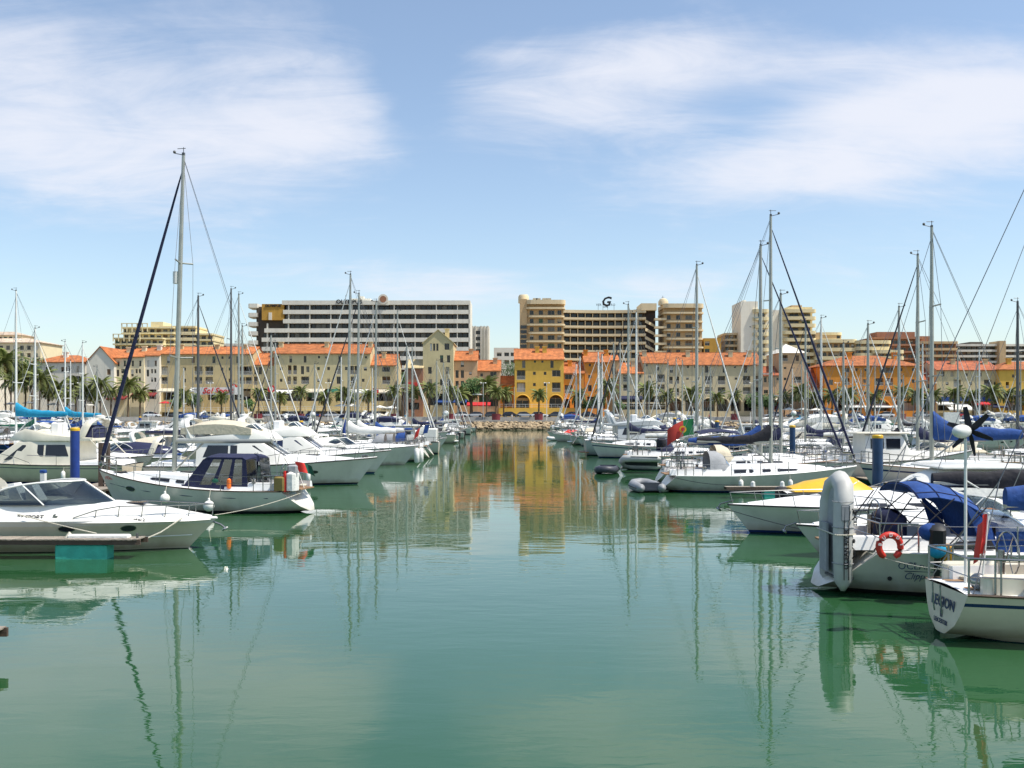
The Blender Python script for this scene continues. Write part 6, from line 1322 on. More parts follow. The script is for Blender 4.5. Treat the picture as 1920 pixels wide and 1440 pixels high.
for g in gen: groups.setdefault((g['kind'], landmark(g['x'], g['y'])), []).append(g)
GN = {'sloop': 'sailing boats moored along the pontoons', 'motor yacht': 'motor yachts moored along the pontoons', 'cruiser': 'motor cruisers moored along the pontoons', 'wheelhouse boat': 'wheelhouse boats moored along the pontoons', 'speedboat': 'speedboats moored along the pontoons'}
for (kd, lm), L_ in groups.items():
    L_.sort(key=lambda g: -g['y'])
    for i, g in enumerate(L_):
        pr, cn = g['pr'], g['cn']; mm = {'navy canvas': COV[cn]}; col_ = 'white'
        if kd == 'sloop':
            if g['hull'] < .12: mm['white hull in shade'] = navyhull; col_ = 'navy hulled'
            elif g['hull'] < .3: mm['white hull in shade'] = hullc_shade; col_ = 'cream'
            if g['hull'] > .84 and pr is not S4: mm['white sailcloth'] = darkwire
            if pr is S4: mm['navy canvas'] = COV[cn]
            if cn == 'white': mm.pop('white sailcloth', None)
            ds = f'with {cn} boom cover'
        else:
            if g['hull'] < .25: mm['white gelcoat'] = gel2; mm['white hull in shade'] = hullc_shade; col_ = 'cream'
            ds = {M1: 'with open flybridge', M1c: f'with {cn} flybridge cover', M2: f'under {cn} cockpit cover', M3: 'with open cockpit', M4: 'with boxy cabin', M5: f'under {cn} cover', M6: f'with {cn} awning'}[pr]
        where = f'{ORD[min(i, 14)]} {"to" if i == 0 else "from"} quay before {lm}'
        pr.put((g['x'], g['y'], 0), g['rz'], f'{col_} {kd} {ds}, {where}', GN[kd], g['sc'], mm)
for pr in (S1, S2, S3, S4, M1, M1c, M2, M3, M4, M5, M6): pr.drop()

# ------------------------------------------------------------------ pontoons and piles
PG = 'floating pontoons'
def walkway(label, x, y0, y1, group=PG):
    root = thing('pontoon', label, 'pontoon', (x, y0, 0), 0, group)
    MB().box(-1.0, 1.0, 0, y1 - y0, .34, .42).build('frame', darkwood, root, smooth=0)
    pm = MB()
    for i in range(int((y1 - y0) / .3)): pm.box(-1.02, 1.02, i * .3, i * .3 + .27, .42, .455)
    kind(pm.build('decking', greyteak, root, smooth=0), 'stuff')
    for i in range(int((y1 - y0) / 12)): MB().box(-.8, .8, i * 12 + 2, i * 12 + 5, -.3, .34).build('float', floatm, root, smooth=0)
walkway('long timber pontoon behind the near boats on the cruiser side of the channel', -20.4, 26, 208)
walkway('long timber pontoon behind the near boats on the side of the teal pile', 20.4, 30, 206)
walkway('outer timber pontoon running toward the stepped cream houses', -61, 92, 208)
walkway('outer timber pontoon running toward the big orange building', 61, 92, 206)
pk = 0
for x, ys in ((-21.6, (75, 101, 127, 153, 179)), (21.6, (76, 104, 131, 158, 184)), (-62.2, (118, 139, 165)), (62.2, (118, 146, 172))):
    for i, y in enumerate(ys):
        pile(x, y, 3.1 + .4 * ((i * 7) % 3) / 3, pileblue if x < 0 else piledark, f'{"blue" if x < 0 else "dark teal"} mooring pile, {ORD[len(ys) - 1 - i]} {"to" if i == len(ys) - 1 else "from"} the quay before {landmark(x, y)}' if True else '', .22)
o = thing('notice_board', 'tall white board with small blue print standing among boats before the beige row', 'notice board', (33.4, 75, 0))
MB().box(-.6, .6, -.04, .04, 2.35, 4.1).build('panel', whitec, o, smooth=0); MB().box(-.5, -.42, 0, .08, -.5, 2.4).box(.42, .5, 0, .08, -.5, 2.4).build('post', alu, o, smooth=0)
MB().box(-.45, .35, -.052, -.041, 3.1, 3.16).box(-.45, .2, -.052, -.041, 3.25, 3.3).build('printed_line', inkblue, o, smooth=0)
# radomes on posts seen among the masts
for k, (px, py, Y, lab) in enumerate(((586, 777, 96, 'white radar dome on a post before the sandy long block'), (836, 775, 150, 'white radar dome on a post before the gabled tower house'), (1567, 778, 150, 'white radar dome on a post before the big orange building'), (1488, 775, 140, 'white radar dome on a post before the white roofed tower'))):
    x, y, z = P(px, py, Y); o = thing('radar_dome', lab, 'radar dome', (x, y, 0)); MB().tube([(0, 0, .4), (0, 0, z - .3)], .06, 6).build('post', alu, o); MB().ball((0, 0, z), 6 * Y / F * .9, 12, 9, sc=(1, 1, .95)).build('dome', whitemast, o, smooth=60)

# ================================================================== QUAY LIFE
leafp = mat('palm frond', (.15, .175, .045), .7, .35, 1.5, rand=.25)
leafd = mat('dry palm frond', (.26, .19, .06), .8, .3, 2, rand=.2)
barkp = mat('palm bark', (.16, .105, .06), .95, .4, 3, stretch=(1, 1, 5), bump=.8, bscale=10)
leaft = mat('tree leaves', (.06, .12, .028), .7, .45, .9, rand=.2)
bark = mat('tree bark', (.12, .085, .055), .95, .35, 4, bump=.5, bscale=10)
pot = mat('maroon planter', (.17, .022, .03), .55, .2, 2, stain=.3)
def frond_mesh(Lf, droop, seed):
    rr = random.Random(seed); mb = MB(); n = 13; sp = []
    for i in range(n + 1):
        t = i / n; a = lerp(R(38), R(38) - droop, t); sp.append(sp[-1] + Vector((math.cos(a), 0, math.sin(a))) * (Lf / n) if sp else Vector((0, 0, 0)))
    mb.tube(sp[::2] + [sp[-1]], [.045] * (len(sp[::2])) + [.012], 4)
    for i in range(2, n + 1):
        t = i / n; w_ = Lf * .30 * math.sin(math.pi * min(1, t * .86 + .12)) ** .7 * rr.uniform(.85, 1.1); d = (sp[i] - sp[i - 1]).normalized(); up = Vector((-d.z, 0, d.x))
        for sg in (1, -1):
            for q_ in (0, .5):
                b0 = sp[i] - d * (Lf / n) * q_; side = Vector((0, sg, 0)) * .80 + d * .62 - up * rr.uniform(.12, .42); tip = b0 + side.normalized() * w_; wd = d * .055 + up * .03
                mb.add([b0 - wd, b0 + wd, tip + wd * .15, tip - wd * .15], [(0, 1, 2, 3)])
    o = mb.build('frond', leafp, smooth=0, recalc=False); me = o.data; bpy.data.objects.remove(o); return me
FRONDS = [frond_mesh(2.6, R(d), s_) for s_, d in enumerate((62, 80, 98, 115))]
DRY = frond_mesh(2.1, R(60), 9); DRY.materials[0] = leafd
def palm(x, y, z0, ztop, lab, cr=1.0, group='palm trees along the quay', n=30, tr=.2):
    root = thing('palm_tree', lab, 'palm tree', (x, y, z0), 0, group); h = ztop - z0; rr = random.Random(int(x * 37 + y))
    pts = [(.12 * math.sin(t * 2 + x) * h * .12, 0, h * t) for t in (i / 9 for i in range(10))]; off = pts[-1]
    MB().tube(pts, [tr * 1.35] + [tr * (1.0 + .12 * ((i % 2) * 2 - 1)) for i in range(7)] + [tr * 1.35, tr * 1.1], 9).build('trunk', barkp, root, smooth=0)
    for i in range(n):
        t = i / n; el = lerp(55, -50, t ** .8); me = FRONDS[min(3, int(t * 4))]
        o = link('frond', me, root, off, (0, R(-el * .75), R(137.5 * i + rr.uniform(-12, 12)))); s_ = cr * rr.uniform(.85, 1.12); o.scale = (s_, s_, s_)
    for i in range(6):
        o = link('frond', DRY, root, (off[0], off[1], off[2] - .15), (0, R(52), R(60 * i + rr.uniform(-20, 20))), label='brown dry hanging frond'); o.scale = (cr * .8,) * 3
    return root
def planter(x, y, lab):
    o = MB().lathe([(.72, 0), (.95, .1), (1.0, 1.55), (1.04, 1.6), (1.04, 1.75), (.9, 1.75), (.88, 1.55)], n=18).build('planter', pot, loc=(x, y, 2.0), smooth=35); tag(o, lab, 'planter', 'maroon planters along the quay edge')
for px, lab in ((484, 'maroon planter below the low sandy wing'), (563, 'maroon planter before the sandy long block'), (930, 'maroon planter in front of the parked cars by the pinkish houses'), (1010, 'maroon planter below the yellow arcade'), (1378, 'maroon planter before the arched terrace'), (740, 'maroon planter below the sunlit end wall'), (845, 'maroon planter before the gabled tower house'), (1690, 'maroon planter before the big orange building')):
    planter(PX(px, 234.2), 234.2, lab)
for px, py, Y, cr, lab in ((485, 737, 234.2, .95, 'palm in a planter before the low sandy wing'), (563, 735, 234.2, 1.0, 'palm in a planter before the sandy long block'), (930, 735, 234.2, 1.05, 'palm in a planter before the pinkish houses'), (1010, 740, 234.2, 1.0, 'palm in a planter before the yellow arcade'), (1378, 742, 234.2, .9, 'palm in a planter before the arched terrace'), (740, 733, 234.2, 1.0, 'palm in a planter before the sunlit end wall'), (845, 735, 234.2, 1.0, 'palm in a planter before the gabled tower house'), (1690, 735, 234.2, 1.05, 'palm in a planter before the big orange building')):
    palm(PX(px, Y), Y, 3.5, PZ(py, Y), lab, cr)
for px, py, Y, cr, lab in ((10, 680, 240, 1.75, 'tallest dark palm at the picture edge by the cream hotel'), (48, 700, 244, 1.5, 'dark palm just beside the tallest one by the cream hotel'), (75, 712, 240, 1.45, 'thick golden palm before the small white house'), (108, 728, 246, 1.2, 'low bushy palm between the thick palm and the white house'), (143, 722, 248, 1.2, 'palm in front of the sunlit face of the small white house'), (160, 735, 243, 1.0, 'low palm left of the plain gable'), (188, 722, 242, 1.15, 'palm before the plain gable end'), (208, 735, 249, .9, 'small palm right of the plain gable'), (240, 722, 243, 1.2, 'palm before the middle stepped cream house'), (345, 742, 250, .9, 'low palm behind the tall mast before the tan apartments'), (645, 738, 249, 1.0, 'palm between masts before the sandy long block'), (806, 730, 250, 1.05, 'palm directly below the gabled tower house'), (860, 740, 246, 1.05, 'palm at the corner of the gabled tower house'), (912, 722, 250, 1.2, 'dark palm crowded beside the red awning'), (1140, 725, 249, 1.2, 'dark palm behind the forest of masts by the orange narrow houses'), (1213, 730, 244, 1.1, 'palm before the dark cafe front'), (1296, 738, 244, 1.1, 'palm before the first arches of the terrace'), (1500, 735, 250, 1.1, 'palm below the white roofed tower'), (1528, 745, 252, 1.0, 'palm right of the white roofed tower'), (1590, 742, 246, 1.15, 'palm before the stacked balconies of the orange building'), (1720, 742, 250, 1.1, 'palm at the right corner of the orange building'), (1790, 738, 248, 1.0, 'palm before the blue fascia of the beige row'), (1860, 736, 248, 1.15, 'palm between the beige row and the yellow end house'), (1915, 742, 248, 1.0, 'palm before the yellow end house')):
    palm(PX(px, Y), Y, ZR, PZ(py, Y), lab, cr * 1.25)
# broadleaf trees: leaf clumps through the crown's volume
def tree(x, y, z0, h, r, lab, seed, n=1500):
    root = thing('tree', lab, 'tree', (x, y, z0)); rr = random.Random(seed); mb = MB().tube([(0, 0, 0), (.1, 0, h * .35), (0, .1, h * .6)], [.28, .22, .12], 7)
    lobes = [(Vector((rr.uniform(-.6, .6) * r, rr.uniform(-.5, .5) * r, h - r * rr.uniform(.15, 1.1))), r * rr.uniform(.38, .62)) for _ in range(11)]
    for c, q_ in lobes[:6]: mb.tube([(0, 0, h * .35), c * .6 + Vector((0, 0, h * .2)), c], [.12, .07, .03], 5)
    mb.build('trunk', bark, root); cb_ = MB()
    for i in range(n):
        c, q_ = rr.choice(lobes); d = Vector((rr.gauss(0, 1), rr.gauss(0, 1), rr.gauss(0, 1))).normalized() * q_ * rr.uniform(.55, 1.05); p = c + d; a = Vector((rr.gauss(0, 1), rr.gauss(0, 1), rr.gauss(0, 1))).normalized(); b_ = a.orthogonal().normalized(); s_ = rr.uniform(.14, .30)
        cb_.add([p - a * s_, p + b_ * s_ * .5, p + a * s_, p - b_ * s_ * .5], [(0, 1, 2, 3)])
    cb_.build('crown', leaft, root, smooth=0, recalc=False)
for i, (px, py, Y, r_, lab) in enumerate(((882, 712, 249, 2.6, 'round green tree beside the pinkish houses'), (955, 684, 300, 4.2, 'dark tree rising in the gap left of the yellow building'), (152, 672, 310, 3.6, 'dark tree peeping over the small white house'), (20, 668, 252, 4.6, 'large dark tree behind the tallest palm'), (60, 672, 256, 4.2, 'dark tree between the tallest palm and the white house'), (362, 742, 252, 2.2, 'green tree in front of the tan apartments shop'), (755, 700, 300, 3.0, 'tree in the gap beside the sunlit end wall'), (1415, 740, 254, 2.4, 'low tree at the end of the arched terrace'), (1440, 742, 252, 2.2, 'low dark bush like tree below the pink wing'), (655, 735, 252, 2.2, 'green tree among masts before the sandy long block'), (1120, 742, 254, 2.0, 'green tree before the narrow orange house'))):
    h = PZ(py, Y) - ZR; tree(PX(px, Y), Y, ZR, h, r_, lab, 40 + i)
for px, py, Y, cr, lab in ((28, 715, 238, 1.3, 'bushy palm at the foot of the tallest palm'), (90, 735, 250, 1.0, 'short palm under the small white house eave'), (125, 742, 240, .9, 'short palm in front of the white parasol by the small white house'), (175, 742, 250, .95, 'short palm against the plain gable wall'), (262, 738, 249, 1.0, 'palm before the white end step of the terrace house'), (415, 745, 250, .8, 'short palm below the red script sign'), (525, 745, 250, .85, 'short palm beside the planter palm of the sandy long block'), (610, 745, 250, .85, 'short palm near the green awning'), (690, 742, 250, .9, 'palm at the right end of the sandy long block'), (775, 735, 252, .95, 'palm before the brown red lean-to'), (885, 735, 252, 1.0, 'palm behind the round green tree'), (945, 738, 252, .95, 'palm left of the yellow building corner'), (1085, 742, 252, .95, 'palm before the low orange house'), (1250, 742, 250, .95, 'palm at the join of the cafe front and terrace'), (1345, 745, 250, .9, 'palm before the middle arches of the terrace'), (1470, 745, 252, .9, 'short palm at the left corner of the white roofed tower'), (1560, 742, 250, 1.0, 'palm at the left corner of the big orange building'), (1640, 745, 250, .95, 'short palm before the arch of the big orange building'), (1750, 742, 250, 1.0, 'palm between the orange building and beige row'), (1825, 742, 250, .95, 'short palm before the red awning of the beige row'), (1890, 740, 250, 1.0, 'palm at the left corner of the yellow end house')):
    palm(PX(px, Y), Y, ZR, PZ(py, Y), lab, cr * 1.25, n=28)
MATS_B = mat('bougainvillea', (.20, .035, .045), .7, .5, .9, rand=.2)
_lt = leaft; leaft = MATS_B
tree(PX(1447, 253), 253, ZR, PZ(750, 253) - ZR, 1.9, 'dark red flowering bush below the pink wing', 91, 900)
leaft = _lt
for i, (px, py, lab) in enumerate(((330, 752, 'rounded green shrub left of the tan apartments shop'), (470, 752, 'rounded green shrub at the low sandy wing'), (1100, 752, 'rounded green shrub before the narrow orange house'), (1160, 752, 'rounded green shrub before the link house'), (1535, 750, 'rounded green shrub before the low pink link house'), (1735, 752, 'rounded green shrub before the pink infill house'))): tree(PX(px, 253), 253, ZR, PZ(py, 253) - ZR, 1.6, lab, 100 + i, 700)
# parked cars
def car_proto():
    root = thing('parked_car', '', 'car', (0, 0, -50)); L, W_ = 4.2, 1.7
    paint = mat('car paint', (.6, .6, .6), .25, .03, 1, spec=.6)
    st = [(-2.1, .42, .62, .70), (-2.05, .3, .86, .80), (-1.2, .28, .92, .85), (.9, .28, .9, .85), (1.8, .3, .74, .80), (2.08, .42, .6, .68)]; rs = []
    for x, z0, z1, w_ in st: rs.append([(x, w_ * .95, z0), (x, w_, (z0 + z1) / 2), (x, w_ * .9, z1), (x, -w_ * .9, z1), (x, -w_, (z0 + z1) / 2), (x, -w_ * .95, z0)])
    MB().loft(rs).build('body', paint, root, smooth=40); rs = []
    for x, z1, w_ in ((-1.95, .9, .72), (-1.45, 1.36, .62), (-.2, 1.45, .62), (.35, 1.38, .62), (1.15, .9, .74)): rs.append([(x, w_ + .06, .86), (x, w_, z1), (x, -w_, z1), (x, -w_ - .06, .86)])
    cb_ = MB().loft(rs).build('cabin', tint_, root, smooth=40); rs = [[(x, .60, z), (x, -.60, z), (x, -.60, z + .03), (x, .60, z + .03)] for x, z in ((-1.4, 1.37), (-.2, 1.46), (.3, 1.4))]; MB().loft(rs).build('roof', paint, cb_, smooth=40)
    for x in (-1.3, 1.3):
        for sg in (1, -1): o = MB().lathe([(.31, -.1), (.33, 0), (.31, .1)], n=12).build('wheel', rubber, root, loc=(x, sg * .75, .32), rot=(R(90), 0, 0)); MB().lathe([(.18, 0), (.18, .115)], n=10).build('rim', steel, o, smooth=0)
    for sg in (1, -1): MB().cbox(2.0, 2.08, sg * .55 - .14, sg * .55 + .14, .56, .68, .02).build('headlight', whitemast, root, smooth=0); MB().box(-2.09, -2.05, sg * .6 - .1, sg * .6 + .1, .62, .76).build('tail_light', redp, root, smooth=0)
    return Proto(root)
CAR = car_proto(); cc = [('white', (.75, .75, .74)), ('silver', (.45, .46, .47)), ('dark grey', (.06, .065, .07)), ('black', (.012, .012, .014)), ('red', (.40, .02, .02)), ('dark blue', (.02, .04, .15)), ('pale gold', (.45, .40, .28))]
CM = {n: mat('car paint ' + n, c, .22, .03, 1, spec=.6) for n, c in cc}; cidx = {}
cars = [(862, 'white'), (890, 'silver'), (925, 'dark grey'), (958, 'black'), (985, 'silver'), (1012, 'white'), (1040, 'dark grey'), (1070, 'red'), (505, 'silver'), (540, 'white'), (590, 'dark blue'), (625, 'silver'), (665, 'black'), (1105, 'black'), (1150, 'white'), (1450, 'silver'), (1490, 'dark grey'), (1530, 'white'), (1600, 'dark blue'), (1660, 'white'), (1730, 'silver'), (1800, 'red'), (1850, 'white'), (330, 'dark grey'), (285, 'white'), (395, 'pale gold'), (430, 'silver'), (700, 'white')]
by = {}
for px, c in cars: by.setdefault((c, landmark(PX(px, 240), 240)), []).append(px)
for (c, lm), L_ in by.items():
    for i, px in enumerate(sorted(L_)):
        q_ = '' if len(L_) == 1 else (' leftmost' if i == 0 else ' rightmost')
        CAR.put((PX(px, 240), 240 + rg.uniform(-.3, .3), ZR), PI * rg.randint(0, 1) + R(rg.uniform(-2, 2)), f'{q_} {c} car parked behind the quay wall before {lm}'.strip() if not q_ else f'{c} car parked behind the quay wall before {lm},{q_} of its colour', 'cars parked behind the quay wall', 1.0, {'car paint': CM[c]})
CAR.drop()
# shop awnings, parasols, lamp posts, terrace rails
awn = {'white': whitec, 'cream': beige, 'red': mat('red awning', (.50, .02, .025), .8, .1, 3), 'dark red': mat('dark red awning', (.20, .02, .02), .8, .15, 3), 'navy': navy, 'green': greenc, 'royal blue': royal}
def awning(px0, px1, py, c, lab, Y=259.5, dep=2.6, hh=.9):
    x0, x1, z = PX(px0, Y), PX(px1, Y), PZ(py, Y); cx = (x0 + x1) / 2; root = thing('awning', lab, 'awning', (cx, Y, z), 0, 'shop awnings on the quay')
    MB().prism([(x0 - cx, 0, 0), (x0 - cx, -dep, -hh), (x0 - cx, -dep, -hh - .28), (x0 - cx, -dep + .04, -hh - .28), (x0 - cx, -dep + .06, -hh + .0), (x0 - cx, 0, -.06)], (x1 - x0, 0, 0)).build('canopy', awn[c], root, smooth=0)
    mb = MB()
    for x in (x0 - cx + .1, x1 - cx - .1): mb.tube([(x, -dep + .05, -hh - .2), (x, -dep + .05, ZR - z)], .04, 5)
    mb.build('awning_post', alu, root)
for a in ((300, 335, 728, 'cream', 'cream awning under the near end of the tan apartments'), (358, 445, 727, 'white', 'long white fascia awning with red lettering under the tan apartments'), (512, 550, 731, 'white', 'white awning below the left part of the sandy long block'), (560, 610, 729, 'cream', 'cream awning below the middle of the sandy long block'), (615, 650, 729, 'green', 'green awning on the sandy long block'), (655, 692, 730, 'white', 'white awning below the right part of the sandy long block'), (700, 740, 730, 'cream', 'cream awning on the sunlit ended wing'), (818, 876, 748, 'royal blue', 'royal blue awning right of the gabled tower house'), (876, 920, 754, 'red', 'red awning below the pinkish houses'), (1163, 1204, 742, 'navy', 'dark awning over the cafe front'), (1432, 1462, 745, 'cream', 'cream awning under the pink wing'), (1575, 1680, 757, 'white', 'long white canopy along the big orange building'), (1752, 1782, 752, 'white', 'flat white awning at the start of the beige row'), (1770, 1815, 757, 'white', 'large white slanted awning before the beige row'), (1820, 1850, 752, 'red', 'red awning on the beige row'), (1852, 1885, 757, 'navy', 'dark awning between the beige row and yellow end house'), (205, 240, 742, 'dark red', 'dark red awning before the stepped cream houses'), (250, 296, 736, 'dark red', 'dark red awning beside the white end step')):
    awning(*a, dep=3.4 if 'slanted' in a[4] else 2.2, hh=1.5 if 'slanted' in a[4] else .8)
o = MB().box(PX(760, 259), PX(1000, 259), 0, 0, 0, 0)
sgn = thing('shop_sign', 'red script sign with white edge above the tan apartments shop', 'sign', (PX(408, 256.5), 256.6, PZ(733, 256.5)))
text('Sol Sport', 2.1, inkred, sgn, (0, -.15, 0), (R(90), 0, 0), .06, .3, .05); MB().box(-6.2, 6.2, 0, .1, -.95, .95).build('panel', whitec, sgn, smooth=0)
sgn = MB().box(PX(1758, 259), PX(1872, 259), 258.8, 259.3, PZ(752, 259), PZ(744, 259)).build('shop_fascia', royal, smooth=0); tag(sgn, 'long dark blue fascia above the shops of the beige row', 'fascia')
for k, (px, py, lab) in enumerate(((438, 727, 'round red sign at the right end of the tan apartments'), (509, 729, 'round red sign at the low sandy wing'), (703, 734, 'round red sign on the sunlit ended wing'))):
    o = MB().lathe([(1.0, 0), (1.0, .15)], n=18).build('round_sign', inkred, loc=P(px, py, 257), rot=(R(90), 0, 0), smooth=0); tag(o, lab, 'sign', 'round red signs')
    MB().lathe([(.55, 0), (.55, .18)], n=14).build('disc', whitec, o, smooth=0); MB().box(-.06, .06, -(o.location.z - ZR), -.9, -.2, 0).build('post', alu, o, smooth=0, rot=(R(-90), 0, 0)) if False else None
PGp = 'cafe parasols on the quay'
def parasol(px, py, Y, lab, m=whitec, r=1.7, sq=4):
    x, y, z = P(px, py, Y); root = thing('parasol', lab, 'parasol', (x, y, ZR), R(45 if sq == 4 else 0), PGp); h = z - ZR
    MB().tube([(0, 0, 0), (0, 0, h)], .04, 6).build('pole', alu, root); MB().lathe([(r, h - .62), (r, h - .50), (.12, h), (.02, h + .03)], n=sq * 2).build('canopy', m, root, smooth=0)
for a in ((895, 736, 249, 'white pointed parasol above the parked cars by the pinkish houses'), (640, 757, 249, 'white parasol before the sandy long block, the one left of the thick mast'), (660, 757, 250, 'white parasol just right of the thick mast, sandy long block'), (712, 760, 249, 'white parasol before the sunlit end wall'), (735, 761, 249, 'pale parasol next to the one before the sunlit end wall'), (100, 755, 249, 'white parasol before the small white house'), (170, 756, 249, 'white parasol below the plain gable'), (130, 757, 250, 'white parasol between white house and plain gable'), (55, 752, 249, 'grey parasol under the thick palm', greyc), (20, 754, 249, 'grey parasol at the picture edge under the palms', greyc), (1480, 764, 250, 'white parasol below the white roofed tower'), (1505, 764, 250, 'white parasol right under the white roofed tower corner'), (1530, 765, 249, 'white parasol between the pink tower and big orange building'), (1550, 764, 250, 'white parasol at the corner of the big orange building'), (310, 752, 249, 'dark red parasol before the tan apartments', awn['red']), (1858, 772, 240.5, 'turquoise parasol before the yellow end house', turq)): parasol(*a)
def lamp(px, Y, h, lab):
    root = thing('street_lamp', lab, 'street lamp', (PX(px, Y), Y, 2.0), 0, 'white street lamps on the quay'); MB().tube([(0, 0, 0), (0, 0, h)], [.09, .05], 7).build('post', whitemast, root)
    MB().tube([(-.5, 0, h - .1), (.5, 0, h - .1)], .035, 5).build('cross_arm', whitemast, root)
    for sg in (-1, 1): MB().lathe([(.05, -.1), (.2, -.05), (.16, .1), (.05, .14)], (sg * .55, 0, h - .1), 10).build('lantern', whitec, root)
for px, lab in ((906, 'white lamp post before the pinkish houses'), (1025, 'white lamp post before the yellow arcade'), (615, 'white lamp post before the sandy long block'), (835, 'white lamp post before the gabled tower house'), (1150, 'white lamp post before the link house by the masts'), (1410, 'white lamp post at the end of the arched terrace'), (1570, 'white lamp post before the orange building'), (1750, 'white lamp post before the beige row'), (150, 'white lamp post among the palms'), (395, 'white lamp post before the tan apartments')): lamp(px, 235.5, 9.2, lab)
tr_ = MB(); 
def terrace_rail(px0, px1, Y, z, lab):
    root = thing('terrace_railing', lab, 'railing', (PX(px0, Y), Y, z)); w_ = PX(px1, Y) - PX(px0, Y); MB().box(0, w_, -.04, .04, .95, 1.02).box(0, w_, -.03, .03, .45, .5).build('top_rail', whitemast, root, smooth=0)
    n = int(w_ / 1.6)
    for i in range(n + 1): MB().box(w_ * i / n - .03, w_ * i / n + .03, -.03, .03, 0, .95).build('baluster', whitemast, root, smooth=0)
terrace_rail(937, 1058, 256.2, ZT, 'white railing of the yellow terrace below the two arches')
podium(1060, 1096, ochre)
house('shop_row', 'low row of dark shops under the terrace of the sandy long block', 'shops', 255, 474, 745, PZ and HY - (4.6 - CZ) * F / 255, sand, None, None, 8, W([500, 548, 597, 650, 703], 771, 781, 42, 's'), roof='flat')
house('shop_row', 'low row of dark shops under the terrace of the tan apartments', 'shops', 255, 300, 470, HY - (4.3 - CZ) * F / 255, tan, None, None, 8, W([325, 375, 430], 773, 781, 44, 's'), roof='flat')
terrace_rail(478, 742, 255.2, 4.6, 'white railing of the terrace below the sandy long block')
terrace_rail(302, 468, 255.2, 4.3, 'white railing of the terrace below the tan apartments')
terrace_rail(1163, 1250, 256.5, 5.4, 'white upper railing of the dark cafe front')
# a few strollers on the quay
skin = mat('skin', (.45, .24, .15), .6, .1, 5)
def person(px, Y, z0, lab, top, bot, hair, arm=0, turn=0):
    root = thing('person', lab, 'person', (PX(px, Y), Y, z0), R(turn), 'people strolling on the quay')
    V = [(0, 0, .95), (0, 0, 1.2), (0, 0, 1.42), (0, 0, 1.52), (0, .02, 1.66), (.19, 0, 1.40), (.25, .02, 1.14), (.24, -.06 - arm, .90), (-.19, 0, 1.40), (-.25, .02, 1.14), (-.24, .08 + arm, .90), (.10, 0, .90), (.11, -.06, .50), (.12, .02, .07), (.12, -.12, .03), (-.10, 0, .90), (-.11, .05, .50), (-.12, .14, .07), (-.12, 0, .03)]
    RR = [.15, .14, .16, .055, .1, .06, .045, .035, .06, .045, .035, .09, .06, .045, .04, .09, .06, .045, .04]
    # body as one welded loft of rings along each limb
    mb = MB()
    for chain in ((0, 1, 2, 3, 4), (2, 5, 6, 7), (2, 8, 9, 10), (0, 11, 12, 13, 14), (0, 15, 16, 17, 18)): mb.tube([V[i] for i in chain], [RR[i] if i != 4 else .1 for i in chain], 8)
    b = mb.build('body', skin, root, smooth=60)
    MB().ball((0, .015, 1.68), .115, 10, 8, sc=(.85, 1, 1.1)).build('head', skin, root, smooth=60); MB().ball((0, .03, 1.73), .12, 10, 6, sc=(.9, 1, .85)).build('hair', hair, root, smooth=60)
    MB().tube([(0, 0, .9), V[1], V[2], (0, 0, 1.47)], [.165, .155, .18, .08], 10).tube([V[2], V[5], V[6]], [.08, .075, .06], 8).tube([V[2], V[8], V[9]], [.08, .075, .06], 8).build('shirt', top, root, smooth=60)
    MB().tube([(0, 0, .98), V[11], V[12]], [.15, .11, .08], 8).tube([(0, 0, .98), V[15], V[16]], [.15, .11, .08], 8).build('shorts', bot, root, smooth=60)
hairm = mat('dark hair', (.03, .02, .012), .6, .2, 8)
for k, (px, lab, a, b_) in enumerate(((830, 'person in white shirt and dark shorts walking below the gabled tower house', whitec, navy), (868, 'person in red shirt on the quay by the royal blue awning', redp, beige), (1052, 'person in blue shirt on the quay between the yellow arcade and orange houses', royal, beige), (1088, 'person in pale shirt on the quay below the narrow orange house', beige, navy), (760, 'person in turquoise shirt on the quay by the brown red lean-to', turq, whitec), (690, 'person in black shirt on the quay before the sandy long block', blackc, greyc))): person(px, 234.6 + k % 2, 2.0, lab, a, b_, hairm, .06 * (k % 3), 90 + 40 * k)

for k, (px, lab, a, b_) in enumerate(((520, 'person in white shirt on the quay near the low sandy wing', whitec, navy), (600, 'person in red shirt on the quay before the sandy long block', redp, greyc), (905, 'person in yellow shirt beside the white lamp post before the pinkish houses', yellow, navy), (960, 'person in white shirt standing left of the planter below the yellow arcade', whitec, beige), (1190, 'person in pale shirt on the quay before the dark cafe front', beige, royal), (1330, 'person in red shirt on the quay before the arched terrace', redp, navy), (1500, 'person in turquoise shirt on the quay before the white roofed tower', turq, beige), (1625, 'person in white shirt on the quay before the big orange building', whitec, blackc), (1775, 'person in black shirt on the quay before the beige row', blackc, beige), (350, 'person in blue shirt on the quay before the tan apartments', royal, beige))): person(px, 234.4 + (k * 7 % 5) * .4, 2.0, lab, a, b_, hairm, .05 * (k % 3), 50 * k)
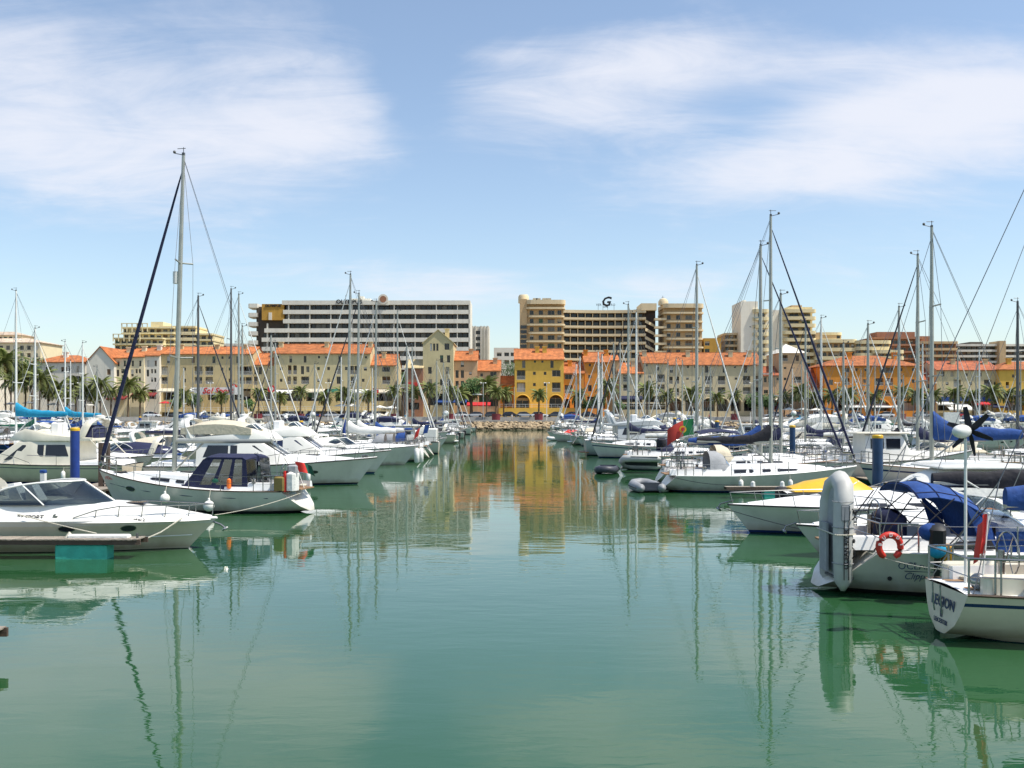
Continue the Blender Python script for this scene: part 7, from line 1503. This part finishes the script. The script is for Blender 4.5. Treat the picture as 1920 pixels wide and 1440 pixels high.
# power pedestals and mooring lines on the pontoons
for k, (x, y, lab) in enumerate(((-20.9, 44, 'white power pedestal on the pontoon behind the pale sloop'), (-20.9, 62, 'white power pedestal on the pontoon behind the beige covered yacht'), (-20.9, 80, 'white power pedestal on the pontoon behind the white covered sloop'), (20.9, 44, 'white power pedestal on the pontoon beside the dark teal pile'), (20.9, 66, 'white power pedestal on the pontoon behind the sloop with red green flag'), (20.9, 85, 'white power pedestal on the pontoon behind the yacht with shade-grey transom'))):
    o = thing('power_pedestal', lab, 'power pedestal', (x, y, .455), 0, 'power pedestals on the pontoons'); MB().cbox(-.12, .12, -.1, .1, 0, .95, .03).build('post', whitemast, o, smooth=0); MB().cbox(-.13, .13, -.11, .11, .95, 1.08, .03).build('cap', royal, o, smooth=0)
line([(7.9, 21.9, 1.0), (9.2, 19.7, .95)], 'pale line between the stern rails of the two nearest sloops', .012, sag=.12)
line([(7.0, 33.5, .9), (10.4, 27.0, .4)], 'thin line from the large white cruiser bow toward its neighbour', .012, darkwire, .1)
line([(8.0, 50.4, .85), (11.0, 47.3, .62)], 'dark mooring line from the sleek sloop stern to the narrow pontoon', .014, darkwire, .15)
line([(-8.5, 39.6, .85), (-11.0, 36.5, .3)], 'pale line from the pale sloop stern leading under the sports cruiser', .012, sag=.1)
# the harbour front goes on beyond both picture edges
house('apartment_house', 'sand coloured house next along the quay from the yellow end house', 'house', 260, 1992, 2150, 688, sand, roofo, 672, 13, W([2015, 2050, 2085, 2120], 700, 712, 12, 'l') + W([2015, 2050, 2085, 2120], 726, 738, 12, 'l') + W([2030, 2100], 750, 770, 44, 's'), group=FR)
house('apartment_house', 'tan house second along the quay from the yellow end house', 'house', 260, 2150, 2330, 684, tan, roofr, 668, 13, W([2180, 2220, 2260, 2300], 700, 712, 12, 'l') + W([2180, 2220, 2260, 2300], 726, 738, 12, 'l') + W([2200, 2270], 750, 770, 44, 's'), group=FR)
house('apartment_house', 'white house next along the quay from the tall dark palms', 'house', 262, -200, -20, 682, whitew, roofo, 668, 13, W([-170, -130, -90, -50], 696, 706, 9) + W([-170, -130, -90, -50], 722, 732, 9), group=FR)
